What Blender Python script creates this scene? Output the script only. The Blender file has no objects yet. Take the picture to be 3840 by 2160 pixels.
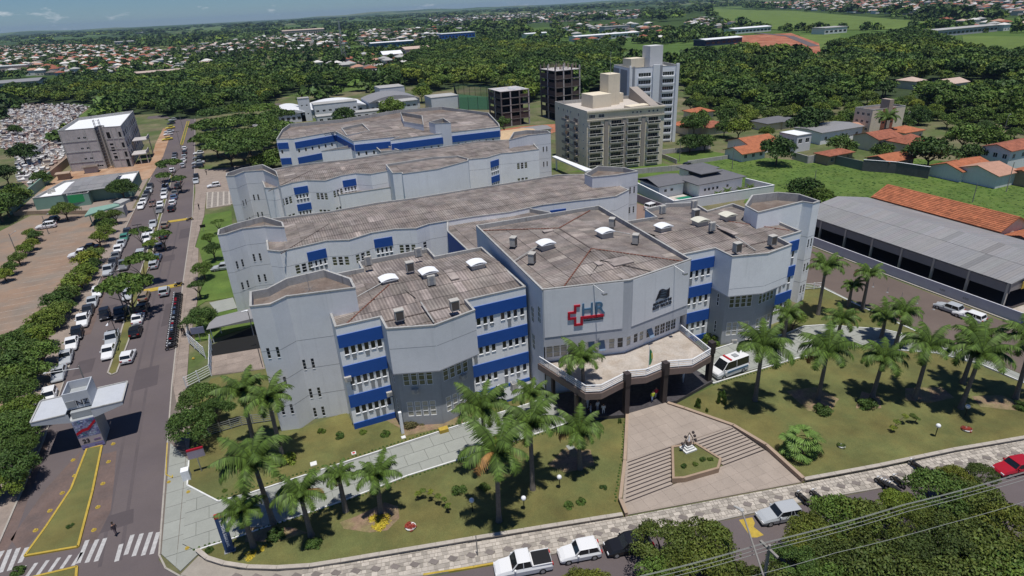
import bpy, math, random
import numpy as np
from mathutils import Vector, Matrix, noise
R=math.radians
C=bpy.context.scene.collection
rng=random.Random(7)
EXPOSURE=-0.06; SKY=.05; SUN=4.4; HAZE=5.5e-5
# ---------------------------------------------------------------- camera
cd=bpy.data.cameras.new('camera'); cam=bpy.data.objects.new('camera',cd); C.objects.link(cam)
bpy.context.scene.camera=cam
cd.sensor_width=36; cd.lens=36*2292/3840.; cd.clip_end=40000; cd.clip_start=0.5
_p=math.atan(1058/2292.); _r=math.atan(.0535); _th=R(22)
def camrot():
    fw=Vector((0,math.cos(_p),-math.sin(_p))); up=Vector((0,math.sin(_p),math.cos(_p))); rt=Vector((1,0,0))
    X=math.cos(_r)*rt-math.sin(_r)*up; Y=math.sin(_r)*rt+math.cos(_r)*up
    m=Matrix((X,Y,-fw)).transposed()
    return Matrix.Rotation(-_th,3,'Z')@m
cam.matrix_world=Matrix.Translation((0,0,46))@camrot().to_4x4()
# ---------------------------------------------------------------- sky, sun, exposure
sc=bpy.context.scene
sc.view_settings.view_transform='Standard'; sc.view_settings.look='None'; sc.view_settings.exposure=EXPOSURE
sc.view_settings.gamma=1; sc.view_settings.use_curve_mapping=False
SUN_EL=R(79)
w=bpy.data.worlds.new('World'); sc.world=w; w.use_nodes=True
nt=w.node_tree; nt.nodes.clear(); L=nt.links.new; N=nt.nodes.new
sky=N('ShaderNodeTexSky'); sky.sky_type='NISHITA'; sky.sun_disc=False; sky.sun_elevation=SUN_EL; sky.sun_rotation=R(180)
sky.altitude=450; sky.air_density=1.0; sky.dust_density=0.0; sky.ozone_density=3.5
tc=N('ShaderNodeTexCoord'); sep=N('ShaderNodeSeparateXYZ'); L(tc.outputs['Generated'],sep.inputs[0])
# small fair-weather clouds: noise on the plane of the cloud base
mp=N('ShaderNodeMapping'); mp.inputs['Scale'].default_value=(1,1,3.2); L(tc.outputs['Generated'],mp.inputs[0])
no=N('ShaderNodeTexNoise'); no.inputs['Scale'].default_value=19; no.inputs['Detail'].default_value=6; no.inputs['Roughness'].default_value=.6; L(mp.outputs[0],no.inputs['Vector'])
rp=N('ShaderNodeValToRGB'); rp.color_ramp.elements[0].position=.61; rp.color_ramp.elements[1].position=.72; rp.color_ramp.elements[1].color=(.6,.6,.6,1); L(no.outputs[0],rp.inputs[0])
tn=N('ShaderNodeVectorMath'); tn.operation='MULTIPLY'; tn.inputs[1].default_value=(.66,.95,1.36); L(sky.outputs[0],tn.inputs[0])
mx=N('ShaderNodeMix'); mx.data_type='RGBA'; L(rp.outputs[0],mx.inputs[0]); L(tn.outputs[0],mx.inputs[6]); mx.inputs[7].default_value=(17,17.5,18,1)
bg=N('ShaderNodeBackground'); bg.inputs[1].default_value=SKY; L(mx.outputs[2],bg.inputs[0])
wo=N('ShaderNodeOutputWorld'); L(bg.outputs[0],wo.inputs[0])
sl=bpy.data.lights.new('sun','SUN'); sl.energy=SUN; sl.angle=R(.53); sl.color=(1,.965,.91)
so=bpy.data.objects.new('sun',sl); C.objects.link(so); so.rotation_euler=(R(90)-SUN_EL,0,0)   # shines from -y, high
# ---------------------------------------------------------------- materials
def mat(name,col,rough=.85,var=.15,scale=.6,fine=8.,bump=0.,bscale=20.,tint=0,metal=0,col2=None,objcol=False,world=True,spec=.3,streak=0,extra=None,alpha=None):
    m=bpy.data.materials.new(name); m.use_nodes=True; nt=m.node_tree; b=nt.nodes['Principled BSDF']; L=nt.links.new; N=nt.nodes.new
    b.inputs['Roughness'].default_value=rough; b.inputs['Metallic'].default_value=metal; b.inputs['Specular IOR Level'].default_value=spec
    if world: vec=N('ShaderNodeNewGeometry').outputs['Position']
    else: vec=N('ShaderNodeTexCoord').outputs['Object']
    c=None
    base=N('ShaderNodeRGB'); base.outputs[0].default_value=(*col,1); c=base.outputs[0]
    if objcol:
        oi=N('ShaderNodeObjectInfo'); c=oi.outputs['Color']
    def noise_(s,d=4):
        n=N('ShaderNodeTexNoise'); n.inputs['Scale'].default_value=s; n.inputs['Detail'].default_value=d; n.inputs['Roughness'].default_value=.65
        L(vec,n.inputs['Vector']); return n.outputs[0]
    if col2:
        rp=N('ShaderNodeValToRGB'); rp.color_ramp.elements[0].position=.4; rp.color_ramp.elements[1].position=.62; L(noise_(scale,6),rp.inputs[0])
        q=N('ShaderNodeMix'); q.data_type='RGBA'; L(rp.outputs[0],q.inputs[0]); L(c,q.inputs[6]); q.inputs[7].default_value=(*col2,1); c=q.outputs[2]
    def mul(c,src,lo,hi,a=.3,bb=.7):
        mr=N('ShaderNodeMapRange'); mr.inputs[1].default_value=a; mr.inputs[2].default_value=bb; mr.inputs[3].default_value=lo; mr.inputs[4].default_value=hi; L(src,mr.inputs[0])
        q=N('ShaderNodeVectorMath'); q.operation='SCALE'; L(c,q.inputs[0]); L(mr.outputs[0],q.inputs['Scale']); return q.outputs[0]
    if var:
        c=mul(c,noise_(scale*1.7,5),1-var,1+var); c=mul(c,noise_(fine,3),1-var*.7,1+var*.7)
    if streak:
        mp=N('ShaderNodeMapping'); mp.inputs['Scale'].default_value=(1.6,1.6,.10); L(vec,mp.inputs[0]); n=N('ShaderNodeTexNoise'); n.inputs['Scale'].default_value=1.1; n.inputs['Detail'].default_value=7; n.inputs['Roughness'].default_value=.6; L(mp.outputs[0],n.inputs['Vector'])
        c=mul(c,n.outputs[0],1.0,1-streak*3.2,.56,.74)
        c=mul(c,noise_(.12,3),1-streak,1+streak)
    if tint:
        at=N('ShaderNodeAttribute'); at.attribute_name='tint'; q=N('ShaderNodeVectorMath'); q.operation='MULTIPLY'; L(c,q.inputs[0]); L(at.outputs['Color'],q.inputs[1]); c=q.outputs[0]
    if extra: c=extra(nt,c,b,vec)
    L(c,b.inputs['Base Color'])
    if bump:
        bp=N('ShaderNodeBump'); bp.inputs['Strength'].default_value=min(1,bump); bp.inputs['Distance'].default_value=.05; L(noise_(bscale,4),bp.inputs['Height']); L(bp.outputs[0],b.inputs['Normal'])
    return m
def corr(period,amp,col_amp):
    "corrugation across the u coordinate of the sheet (metres)"
    def f(nt,c,b,vec):
        L=nt.links.new; N=nt.nodes.new
        uv=N('ShaderNodeUVMap'); s=N('ShaderNodeSeparateXYZ'); L(uv.outputs[0],s.inputs[0])
        m=N('ShaderNodeMath'); m.operation='MULTIPLY'; m.inputs[1].default_value=2*math.pi/period; L(s.outputs[0],m.inputs[0])
        q=N('ShaderNodeMath'); q.operation='SINE'; L(m.outputs[0],q.inputs[0])
        bp=N('ShaderNodeBump'); bp.inputs['Strength'].default_value=amp; bp.inputs['Distance'].default_value=.05; L(q.outputs[0],bp.inputs['Height']); L(bp.outputs[0],b.inputs['Normal'])
        mr=N('ShaderNodeMapRange'); mr.inputs[1].default_value=-1; mr.inputs[2].default_value=1; mr.inputs[3].default_value=1-col_amp; mr.inputs[4].default_value=1+col_amp; L(q.outputs[0],mr.inputs[0])  # crests lighter, troughs darker: shading of the corrugation put into the colour
        sc_=N('ShaderNodeVectorMath'); sc_.operation='SCALE'; L(c,sc_.inputs[0]); L(mr.outputs[0],sc_.inputs['Scale']); return sc_.outputs[0]
    return f
def leafy(name,col,trans=.25):
    def ex(nt,c,b,vec):
        oi=nt.nodes.new('ShaderNodeObjectInfo'); cr=nt.nodes.new('ShaderNodeValToRGB'); e=cr.color_ramp.elements; e[0].color=(.62,.68,.75,1); e[1].color=(1.65,1.35,.9,1)
        q=e.new(.45); q.color=(1,1,1,1); q=e.new(.75); q.color=(1.2,1.15,.95,1); nt.links.new(oi.outputs['Random'],cr.inputs[0])
        v=nt.nodes.new('ShaderNodeVectorMath'); v.operation='MULTIPLY'; nt.links.new(c,v.inputs[0]); nt.links.new(cr.outputs[0],v.inputs[1]); return v.outputs[0]
    m=mat(name,col,.6,.12,.25,2.,tint=1,world=True,spec=.2,extra=ex)
    return m
WALL=mat('grey_blue_plaster',(.70,.705,.72),.9,.04,.25,3,streak=.035)
WALLW=mat('off_white_plaster',(.88,.885,.885),.9,.04,.3,3,streak=.03)
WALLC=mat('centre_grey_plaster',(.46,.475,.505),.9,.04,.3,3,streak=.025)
COPE=mat('coping_concrete',(.38,.375,.36),.9,.12,1,6,streak=.12)
BLUE=mat('cobalt_paint',(.018,.085,.34),.6,.05,1,4)
WHITE=mat('white_paint',(.78,.79,.8),.6,.04,1,4)
GREYP=mat('grey_panel',(.28,.29,.30),.6,.05)
GLASS=mat('dark_glass',(.02,.025,.03),.08,.1,spec=.6)
GLASSY=mat('olive_blind_glass',(.13,.135,.07),.2,.3,.8,3,spec=.5)
GLASSC=mat('cream_blind_glass',(.42,.40,.33),.25,.15,.8,3,spec=.5)
ROOF=mat('weathered_fibre_cement',(.25,.216,.196),.95,.2,.25,5,tint=1,col2=(.155,.133,.122),extra=corr(.42,.6,.22))
ROOFM=mat('grey_metal_roof',(.255,.25,.25),.5,.06,.3,4,tint=1,extra=corr(.5,.3,.05))
ROOFW=mat('white_metal_roof',(.8,.8,.8),.45,.03,.3,4,tint=1,extra=corr(.5,.2,.03))
DECK=mat('stained_roof_slab',(.15,.115,.095),.95,.25,.3,4,col2=(.20,.17,.15))
ALG=mat('light_stained_slab',(.37,.315,.26),.9,.14,.5,4,col2=(.43,.385,.34))
GRASS=mat('lawn_grass',(.118,.130,.044),.95,.30,.12,12,bump=.8,bscale=30,col2=(.150,.135,.045))
GRASSG=mat('lush_grass',(.080,.135,.026),.95,.25,.12,6,bump=.5,bscale=8,col2=(.10,.15,.03))
ASPH=mat('asphalt_road',(.115,.095,.098),.9,.10,.06,10,bump=.15,bscale=60,col2=(.125,.103,.10))
DIRT=mat('red_dirt',(.33,.19,.11),.95,.2,.15,4,col2=(.40,.27,.18))
REDD=mat('red_earth_bank',(.30,.095,.05),.95,.3,.05,1,col2=(.38,.17,.10))
CONC=mat('pale_concrete_path',(.29,.30,.27),.9,.06,.4,5,tint=1)
WALK=mat('brown_concrete_walk',(.27,.22,.185),.9,.15,.3,5,tint=1)
LOTM=mat('brick_paver_lot',(.27,.185,.13),.92,.12,.12,8,bump=.2,bscale=40,col2=(.22,.18,.145))
PLAZA=mat('pinkish_paver',(.335,.28,.235),.9,.08,.3,6,tint=1)
STONE=mat('split_stone',(.40,.36,.31),.9,.12,1,8,tint=1)
DSTONE=mat('dark_diamond_stone',(.19,.165,.15),.9,.1,1,8,tint=1)
KERB=mat('kerb_stone',(.35,.32,.28),.9,.12,1,8)
KWHITE=mat('whitewashed_kerb',(.66,.66,.64),.9,.1,1,8)
YEL=mat('yellow_paint',(.42,.30,.05),.8,.15,1,5)
ROADW=mat('worn_white_line',(.42,.41,.40),.85,.18,1.2,6)
BARK=mat('tree_bark',(.10,.075,.055),.95,.2,2,8,world=False)
PTRUNK=mat('palm_trunk',(.165,.145,.125),.9,.2,2,8,world=False)
PSHAFT=mat('palm_crownshaft',(.12,.19,.05),.5,.1,1,4,world=False)
FROND=mat('palm_frond',(.078,.128,.028),.6,.15,.5,3,tint=1,spec=.25)
LEAF=leafy('dark_leaves',(.055,.100,.023))
LEAFY=leafy('bright_leaves',(.115,.165,.032))
LEAFF=leafy('fresh_leaves',(.075,.155,.030))
LEAFG=leafy('mid_leaves',(.082,.138,.030))
RED=mat('red_paint',(.45,.02,.03),.5,.04)
BLACK=mat('black_plastic',(.015,.015,.016),.5,.05)
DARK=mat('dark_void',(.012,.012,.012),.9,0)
STEEL=mat('galvanised_steel',(.42,.43,.44),.4,.1,metal=.6)
TILE=mat('clay_roof_tile',(.36,.125,.06),.85,.25,.5,3,tint=1)
TILED=mat('old_clay_roof_tile',(.28,.10,.06),.9,.3,.5,3,tint=1)
CONCW=mat('raw_concrete',(.46,.43,.42),.95,.12,.3,3,streak=.12)
BEIGE=mat('beige_facade',(.70,.62,.48),.9,.05,.3,3,streak=.04)
BEIGED=mat('taupe_facade',(.33,.29,.255),.9,.05,.3,3)
GREENW=mat('sea_green_paint',(.20,.33,.27),.8,.06)
GREENB=mat('bright_green_paint',(.03,.28,.10),.7,.06)
BROWN=mat('brown_granite',(.20,.15,.13),.5,.1,3,10)
DBROWN=mat('dark_brown_column',(.05,.04,.04),.5,.1,3,10)
PAINT=mat('car_paint',(.5,.5,.5),.28,.0,objcol=True,world=False,spec=.6)
RUBBER=mat('tyre_rubber',(.02,.02,.02),.85,0)
CARGLASS=mat('car_glass',(.012,.015,.018),.06,0,spec=.7)
LAMPR=mat('tail_light_red',(.35,.01,.01),.3,0)
LAMPW=mat('headlight_clear',(.7,.7,.7),.15,0)
WATER=mat('pool_water',(.02,.22,.13),.05,.1)
SKIN=mat('skin',(.35,.2,.13),.6,0,world=False)
NAVY=mat('navy_cloth',(.03,.04,.09),.8,0)
FLOWER=mat('yellow_flowers',(.40,.32,.03),.8,.25,2,8,tint=1)
# ---------------------------------------------------------------- lettering and figures, evaluated once
TXT={}
def pre_text(specs):
    tmp=[]
    for body,size,ext,bold in specs:
        c=bpy.data.curves.new('lettering','FONT'); c.body=body; c.size=size; c.extrude=ext; c.offset=bold; o=bpy.data.objects.new('tmp',c); C.objects.link(o); tmp.append(o)
    dg=bpy.context.evaluated_depsgraph_get()
    for (body,size,ext,bold),o in zip(specs,tmp): me=bpy.data.meshes.new_from_object(o.evaluated_get(dg)); me.name='lettering'; TXT[(body,size)]=me; bpy.data.objects.remove(o)
pre_text([('HR',3.35,.07,.02),('HOSPITAL REGIONAL',.36,.03,.012),('DE PRESIDENTE PRUDENTE',.28,.03,.008),('GOVERNO DE',.66,.05,.03),('S\u00c3O PAULO',.80,.05,.035),('T',1.0,.02,0),('23',.75,.01,.02),('NZ',.95,.03,0),('HOSPITAL REGIONAL',.34,.01,.01)])
BODY={}
def pre_body():
    tmp=[]
    for pose in (0,1,2):
        sw=.26 if pose==1 else .06
        V=[(0,0,.95),(0,0,1.18),(0,0,1.42),(0,0,1.52),(0,.02,1.66),(.0,0,1.74),
           (-.10,0,.90),(-.11,-sw*.7,.5),(-.11,-sw*.2 if pose!=1 else sw*.1,.07),(-.11,.12+(sw*.1 if pose==1 else 0),.03),
           (.10,0,.90),(.11,sw,.5),(.11,sw*.9,.08),(.11,.14+sw*.9,.04),
           (-.19,0,1.42),(-.25,-.03,1.15),(-.24,.1 if pose!=2 else .22,.92),(-.24,.13 if pose!=2 else .3,.84),
           (.19,0,1.42),(.25,-.03,1.15),(.24,.12 if pose!=2 else .24,.93),(.24,.16 if pose!=2 else .32,.86)]
        E=[(0,1),(1,2),(2,3),(3,4),(4,5),(0,6),(6,7),(7,8),(8,9),(0,10),(10,11),(11,12),(12,13),(2,14),(14,15),(15,16),(16,17),(2,18),(18,19),(19,20),(20,21)]
        Rr=[.15,.14,.16,.06,.095,.06,.10,.065,.045,.045,.10,.065,.045,.045,.07,.05,.035,.035,.07,.05,.035,.035]
        me=bpy.data.meshes.new('body'); me.from_pydata(V,E,[]); o=bpy.data.objects.new('tmp',me); C.objects.link(o); mo=o.modifiers.new('s','SKIN')
        if me.skin_vertices:
            for i,sv in enumerate(me.skin_vertices[0].data): sv.radius=(Rr[i],Rr[i]*.8); sv.use_root=(i==0)
        else: print('NO SKIN LAYER')
        su=o.modifiers.new('u','SUBSURF'); su.levels=1; su.render_levels=1; tmp.append(o)
    dg=bpy.context.evaluated_depsgraph_get()
    for p,o in enumerate(tmp): BODY[p]=bpy.data.meshes.new_from_object(o.evaluated_get(dg)); bpy.data.objects.remove(o)
pre_body()
# ---------------------------------------------------------------- mesh building
class MB:
    def __init__(s): s.v=[]; s.f=[]; s.m=[]; s.t=[]; s.uv=[]; s.hasuv=False
    def face(s,pts,mi=0,t=1.,uv=None):
        b=len(s.v); s.v.extend(pts); s.f.append(tuple(range(b,b+len(pts)))); s.m.append(mi); s.t.append(t)
        if uv: s.hasuv=True
        s.uv.append(uv)
    def box(s,x0,y0,z0,x1,y1,z1,mi=0,t=1.):
        s.prism([(x0,y0),(x1,y0),(x1,y1),(x0,y1)],z0,z1,mi,t)
    def prism(s,poly,z0,z1,mi=0,t=1.,mt=None,bottom=True):
        "poly counter-clockwise or not; z0/z1 numbers or lists"
        a=area(poly); 
        if a<0:
            poly=poly[::-1]
            if isinstance(z1,(list,tuple)): z1=z1[::-1]
        n=len(poly); Z0=z0 if isinstance(z0,(list,tuple)) else [z0]*n; Z1=z1 if isinstance(z1,(list,tuple)) else [z1]*n
        b=len(s.v)
        for i,(x,y) in enumerate(poly): s.v.append((x,y,Z0[i]))
        for i,(x,y) in enumerate(poly): s.v.append((x,y,Z1[i]))
        for i in range(n):
            j=(i+1)%n; s._f((b+i,b+j,b+n+j,b+n+i),mi,t)
        s._f(tuple(range(b+n,b+2*n)),mi if mt is None else mt,t)
        if bottom: s._f(tuple(range(b+n-1,b-1,-1)),mi,t)
    def _f(s,idx,mi,t,uv=None): s.f.append(idx); s.m.append(mi); s.t.append(t); s.uv.append(uv)
    def tube(s,p0,p1,r0,r1=None,n=8,mi=0,t=1.,cap=True):
        r1=r0 if r1 is None else r1; p0=Vector(p0); p1=Vector(p1); d=(p1-p0).normalized()
        a=d.orthogonal().normalized(); c=d.cross(a); b=len(s.v)
        for p,r in((p0,r0),(p1,r1)):
            for i in range(n):
                q=2*math.pi*i/n; s.v.append(tuple(p+(a*math.cos(q)+c*math.sin(q))*r))
        for i in range(n):
            j=(i+1)%n; s._f((b+i,b+j,b+n+j,b+n+i),mi,t)
        if cap: s._f(tuple(range(b+n,b+2*n)),mi,t); s._f(tuple(range(b+n-1,b-1,-1)),mi,t)
    def path(s,pts,r,n=6,mi=0,t=1.):
        for a,b in zip(pts,pts[1:]): s.tube(a,b,r,r,n,mi,t)
    def ball(s,c,r,n=10,m=6,mi=0,t=1.,sz=1.,jit=0,rn=None):
        b=len(s.v); s.v.append((c[0],c[1],c[2]+r*sz))
        for j in range(1,m):
            ph=math.pi*j/m
            for i in range(n):
                q=2*math.pi*i/n; k=r*(1+(rn.uniform(-jit,jit) if jit else 0)); s.v.append((c[0]+k*math.sin(ph)*math.cos(q),c[1]+k*math.sin(ph)*math.sin(q),c[2]+k*sz*math.cos(ph)))
        s.v.append((c[0],c[1],c[2]-r*sz))
        for i in range(n): s._f((b,b+1+i,b+1+(i+1)%n),mi,t)
        for j in range(m-2):
            for i in range(n):
                a=b+1+j*n+i; d=b+1+j*n+(i+1)%n; s._f((a,a+n,d+n,d),mi,t)
        e=len(s.v)-1
        for i in range(n): s._f((e,b+1+(m-2)*n+(i+1)%n,b+1+(m-2)*n+i),mi,t)
    def mesh(s,name,mats,off=(0,0,0),smooth=False):
        me=bpy.data.meshes.new(name)
        v=np.array(s.v,dtype=np.float64).reshape(-1,3)-np.array(off)
        me.from_pydata(v.tolist(),[],s.f)
        for m in (mats if isinstance(mats,(list,tuple)) else [mats]): me.materials.append(m)
        me.polygons.foreach_set('material_index',s.m)
        if any(not isinstance(t,float) or t!=1. for t in s.t) or any(mm.name in TINTED for mm in me.materials):
            at=me.attributes.new('tint','FLOAT_COLOR','FACE'); a=np.ones((len(s.t),4),np.float32)
            for i,t in enumerate(s.t): a[i,:3]=t
            at.data.foreach_set('color',a.ravel())
        if s.hasuv:
            l=me.uv_layers.new(name='UVMap'); u=[]
            for f,uv in zip(s.f,s.uv):
                u.extend(uv if uv else [(0,0)]*len(f))
            l.data.foreach_set('uv',np.array(u,np.float32).ravel())
        if smooth: me.polygons.foreach_set('use_smooth',[True]*len(s.f))
        me.update(); return me
    def obj(s,name,mats,parent=None,smooth=False,kind=None,**kw):
        off=parent.location if parent is not None else (0,0,0)
        me=s.mesh(name,mats,off,smooth); return put(name,me,parent,kind=kind,**kw)
TINTED={'weathered_fibre_cement','grey_metal_roof','white_metal_roof','pale_concrete_path','brown_concrete_walk','pinkish_paver','split_stone','dark_diamond_stone','palm_frond','dark_leaves','bright_leaves','mid_leaves','fresh_leaves','olive_green_leaves','clay_roof_tile','old_clay_roof_tile','yellow_flowers','hedge'}
def put(name,me,parent=None,loc=None,rz=None,kind=None,label=None,cat=None,group=None,scale=None,col=None):
    o=bpy.data.objects.new(name,me); C.objects.link(o)
    if parent is not None: o.parent=parent
    if loc is not None: o.location=loc
    if rz is not None: o.rotation_euler=(0,0,rz)
    if scale is not None: o.scale=scale
    if col is not None: o.color=(*col,1)
    if kind: o['kind']=kind
    if label: o['label']=label
    if cat: o['category']=cat
    if group: o['group']=group
    return o
def thing(name,label,cat,loc=(0,0,0),group=None,rz=0):
    return put(name,None,None,tuple(loc) if len(loc)==3 else (*loc,0),rz,None,label,cat,group)
def dup(root,loc,rz=0,label=None,scale=None,col=None,group=None):
    r=root.copy(); C.objects.link(r); r.location=loc; r.rotation_euler=(0,0,rz)
    if label: r['label']=label
    if scale: r.scale=scale
    if group: r['group']=group
    def rec(a,b):
        for ch in a.children:
            c=ch.copy(); C.objects.link(c); c.parent=b
            if col is not None: c.color=(*col,1)
            rec(ch,c)
    if col is not None: r.color=(*col,1)
    rec(root,r); return r
def area(p): return .5*sum(p[i][0]*p[(i+1)%len(p)][1]-p[(i+1)%len(p)][0]*p[i][1] for i in range(len(p)))
def inset(poly,d):
    if area(poly)<0: poly=poly[::-1]
    n=len(poly); out=[]
    for i in range(n):
        a=Vector(poly[i-1][:2]); b=Vector(poly[i][:2]); c=Vector(poly[(i+1)%n][:2])
        e1=(b-a).normalized(); e2=(c-b).normalized(); n1=Vector((-e1.y,e1.x)); n2=Vector((-e2.y,e2.x))
        k=n1+n2; k=k/max(.3,k.length_squared/2)
        out.append((b.x+k.x*d,b.y+k.y*d))
    return out
def clip(poly,conv):
    "polygon (any) clipped by a convex counter-clockwise polygon; points may carry more than two values"
    if area(conv)<0: conv=conv[::-1]
    out=list(poly)
    for i in range(len(conv)):
        ax,ay=conv[i][:2]; bx,by=conv[(i+1)%len(conv)][:2]
        inp=out; out=[]
        if not inp: return []
        def side(p): return (bx-ax)*(p[1]-ay)-(by-ay)*(p[0]-ax)
        for j in range(len(inp)):
            p=inp[j-1]; q=inp[j]; sp=side(p); sq=side(q)
            if (sp>=0)!=(sq>=0):
                t=sp/(sp-sq); out.append(tuple(p[k]+(q[k]-p[k])*t for k in range(len(p))))
            if sq>=0: out.append(q)
    return out
def inside(x,y,poly):
    c=False; n=len(poly)
    for i in range(n):
        x1,y1=poly[i][:2]; x2,y2=poly[i-1][:2]
        if (y1>y)!=(y2>y) and x<(x2-x1)*(y-y1)/(y2-y1)+x1: c=not c
    return c
def pieces(parent,name,items,mats,limit=300,label=None):
    "items: (distance key, callable that adds the piece to an MB). Nearest become parts, the rest one joined part"
    items=sorted(items,key=lambda t:t[0])
    for k,f in items[:limit]:
        m=MB(); f(m); m.obj(name,mats,parent)
    if len(items)>limit:
        m=MB()
        for k,f in items[limit:]: f(m)
        m.obj(name,mats,parent,kind='stuff')
def sheet(name,poly,z,m,thick=0,kind='structure',**kw):
    b=MB()
    if thick: b.prism(poly,z-thick,z)
    else:
        p=poly if area(poly)>0 else poly[::-1]; b.face([(x,y,z) for x,y in p])
    return b.obj(name,m,None,kind=kind,**kw)
# facade frame: origin, direction along the wall, outward normal
class Fr:
    def __init__(s,p0,p1):
        s.o=Vector(p0[:2]); e=Vector(p1[:2])-s.o; s.len=e.length; s.d=e.normalized(); s.n=Vector((s.d.y,-s.d.x))
        s.rz=math.atan2(s.d.y,s.d.x)
    def P(s,a,n,z): q=s.o+s.d*a+s.n*n; return (q.x,q.y,z)
    def box(s,mb,a0,a1,n0,n1,z0,z1,mi=0,t=1.):
        q=[s.P(a0,n1,0)[:2],s.P(a1,n1,0)[:2],s.P(a1,n0,0)[:2],s.P(a0,n0,0)[:2]]; mb.prism(q,z0,z1,mi,t)
    def holes(s,mb,a0,a1,z0,z1,hs,dep=.09,mi=0,mr=0):
        "wall plane with openings hs=[(a,b,c,d)] and their reveals"
        A=sorted({a0,a1,*[h[0] for h in hs],*[h[1] for h in hs]}); Z=sorted({z0,z1,*[h[2] for h in hs],*[h[3] for h in hs]})
        A=[a for a in A if a0<=a<=a1]; Z=[z for z in Z if z0<=z<=z1]
        for i in range(len(A)-1):
            run=None
            for j in range(len(Z)-1):
                ca=(A[i]+A[i+1])/2; cz=(Z[j]+Z[j+1])/2
                hole=any(h[0]<ca<h[1] and h[2]<cz<h[3] for h in hs)
                if not hole and run is None: run=Z[j]
                if hole and run is not None: s._q(mb,A[i],A[i+1],run,Z[j],mi); run=None
            if run is not None: s._q(mb,A[i],A[i+1],run,Z[-1],mi)
        for a,b,c,d in hs:
            for (p,q) in (((a,c),(b,c)),((b,c),(b,d)),((b,d),(a,d)),((a,d),(a,c))):
                mb.face([s.P(p[0],0,p[1]),s.P(q[0],0,q[1]),s.P(q[0],-dep,q[1]),s.P(p[0],-dep,p[1])],mr)
            mb.face([s.P(a,-dep-.02,c),s.P(b,-dep-.02,c),s.P(b,-dep-.02,d),s.P(a,-dep-.02,d)],mr)
    def _q(s,mb,a,b,c,d,mi): mb.face([s.P(a,0,c),s.P(b,0,c),s.P(b,0,d),s.P(a,0,d)],mi)
WC={}
def window(parent,F,a,b,c,d,dep=.09,glass=None,frame=None,bars=(1,1),sill=0,name='window',fw=.05):
    "window part (frame, with pane as its sub-part) filling the opening a..b, c..d"
    glass=glass or GLASS; frame=frame or WHITE; w=round(b-a,2); h=round(d-c,2); key=(w,h,glass.name,frame.name,bars,sill,fw)
    if key not in WC:
        m=MB()
        m.box(0,-.0,0,fw,.05,h); m.box(w-fw,0,0,w,.05,h); m.box(fw,0,0,w-fw,.05,fw); m.box(fw,0,h-fw,w-fw,.05,h)
        for i in range(1,bars[0]): x=w*i/bars[0]; m.box(x-.025,.002,fw,x+.025,.048,h-fw)
        for j in range(1,bars[1]): z=h*j/bars[1]; m.box(fw,.004,z-.025,w-fw,.046,z+.025)
        if sill: m.box(-.04,-.3-sill,-.1,w+.04,-.02,-.01)
        g=MB(); g.box(.01,.055,.01,w-.01,.08,h-.01)
        WC[key]=(m.mesh('window',frame),g.mesh('pane',glass))
    p=F.P(a,-dep+.09,c); off=parent.location
    o=put(name,WC[key][0],parent,(p[0]-off[0],p[1]-off[1],p[2]-off[2]),F.rz)
    put('pane',WC[key][1],o)
    return o
# ================================================================ ground
def groundmat():
    m=bpy.data.materials.new('countryside'); m.use_nodes=True; nt=m.node_tree; b=nt.nodes['Principled BSDF']; L=nt.links.new; N=nt.nodes.new
    b.inputs['Roughness'].default_value=.95; b.inputs['Specular IOR Level'].default_value=.1
    g=N('ShaderNodeNewGeometry').outputs['Position']
    def n(s,d=5,typ='n'):
        q=N('ShaderNodeTexNoise'); q.inputs['Scale'].default_value=s; q.inputs['Detail'].default_value=d; q.inputs['Roughness'].default_value=.6; L(g,q.inputs['Vector']); return q.outputs[0]
    vo=N('ShaderNodeTexVoronoi'); vo.inputs['Scale'].default_value=.0016; mp=N('ShaderNodeMapping'); mp.inputs['Scale'].default_value=(1,.7,1); L(g,mp.inputs[0]); L(mp.outputs[0],vo.inputs['Vector'])
    sp=N('ShaderNodeSeparateColor'); L(vo.outputs['Color'],sp.inputs[0])
    rp=N('ShaderNodeValToRGB'); e=rp.color_ramp.elements; e[0].position=0; e[0].color=(.05,.085,.025,1); e[1].position=1; e[1].color=(.16,.115,.06,1)
    for p,c in((.3,(.075,.125,.03)),(.55,(.10,.15,.04)),(.75,(.13,.155,.055)),(.88,(.045,.075,.02))): q=e.new(p); q.color=(*c,1)
    rp.color_ramp.interpolation='CONSTANT'; L(sp.outputs[0],rp.inputs[0])
    mr=N('ShaderNodeMapRange'); mr.inputs[1].default_value=.3; mr.inputs[2].default_value=.7; mr.inputs[3].default_value=.7; mr.inputs[4].default_value=1.25; L(n(.02),mr.inputs[0])
    s=N('ShaderNodeVectorMath'); s.operation='SCALE'; L(rp.outputs[0],s.inputs[0]); L(mr.outputs[0],s.inputs['Scale'])
    L(s.outputs[0],b.inputs['Base Color']); return m
G_=groundmat()
_b=MB(); _b.face([(-16000,-3000,0),(16000,-3000,0),(16000,24000,0),(-16000,24000,0)]); _b.obj('ground',G_,None,kind='structure')
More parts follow.
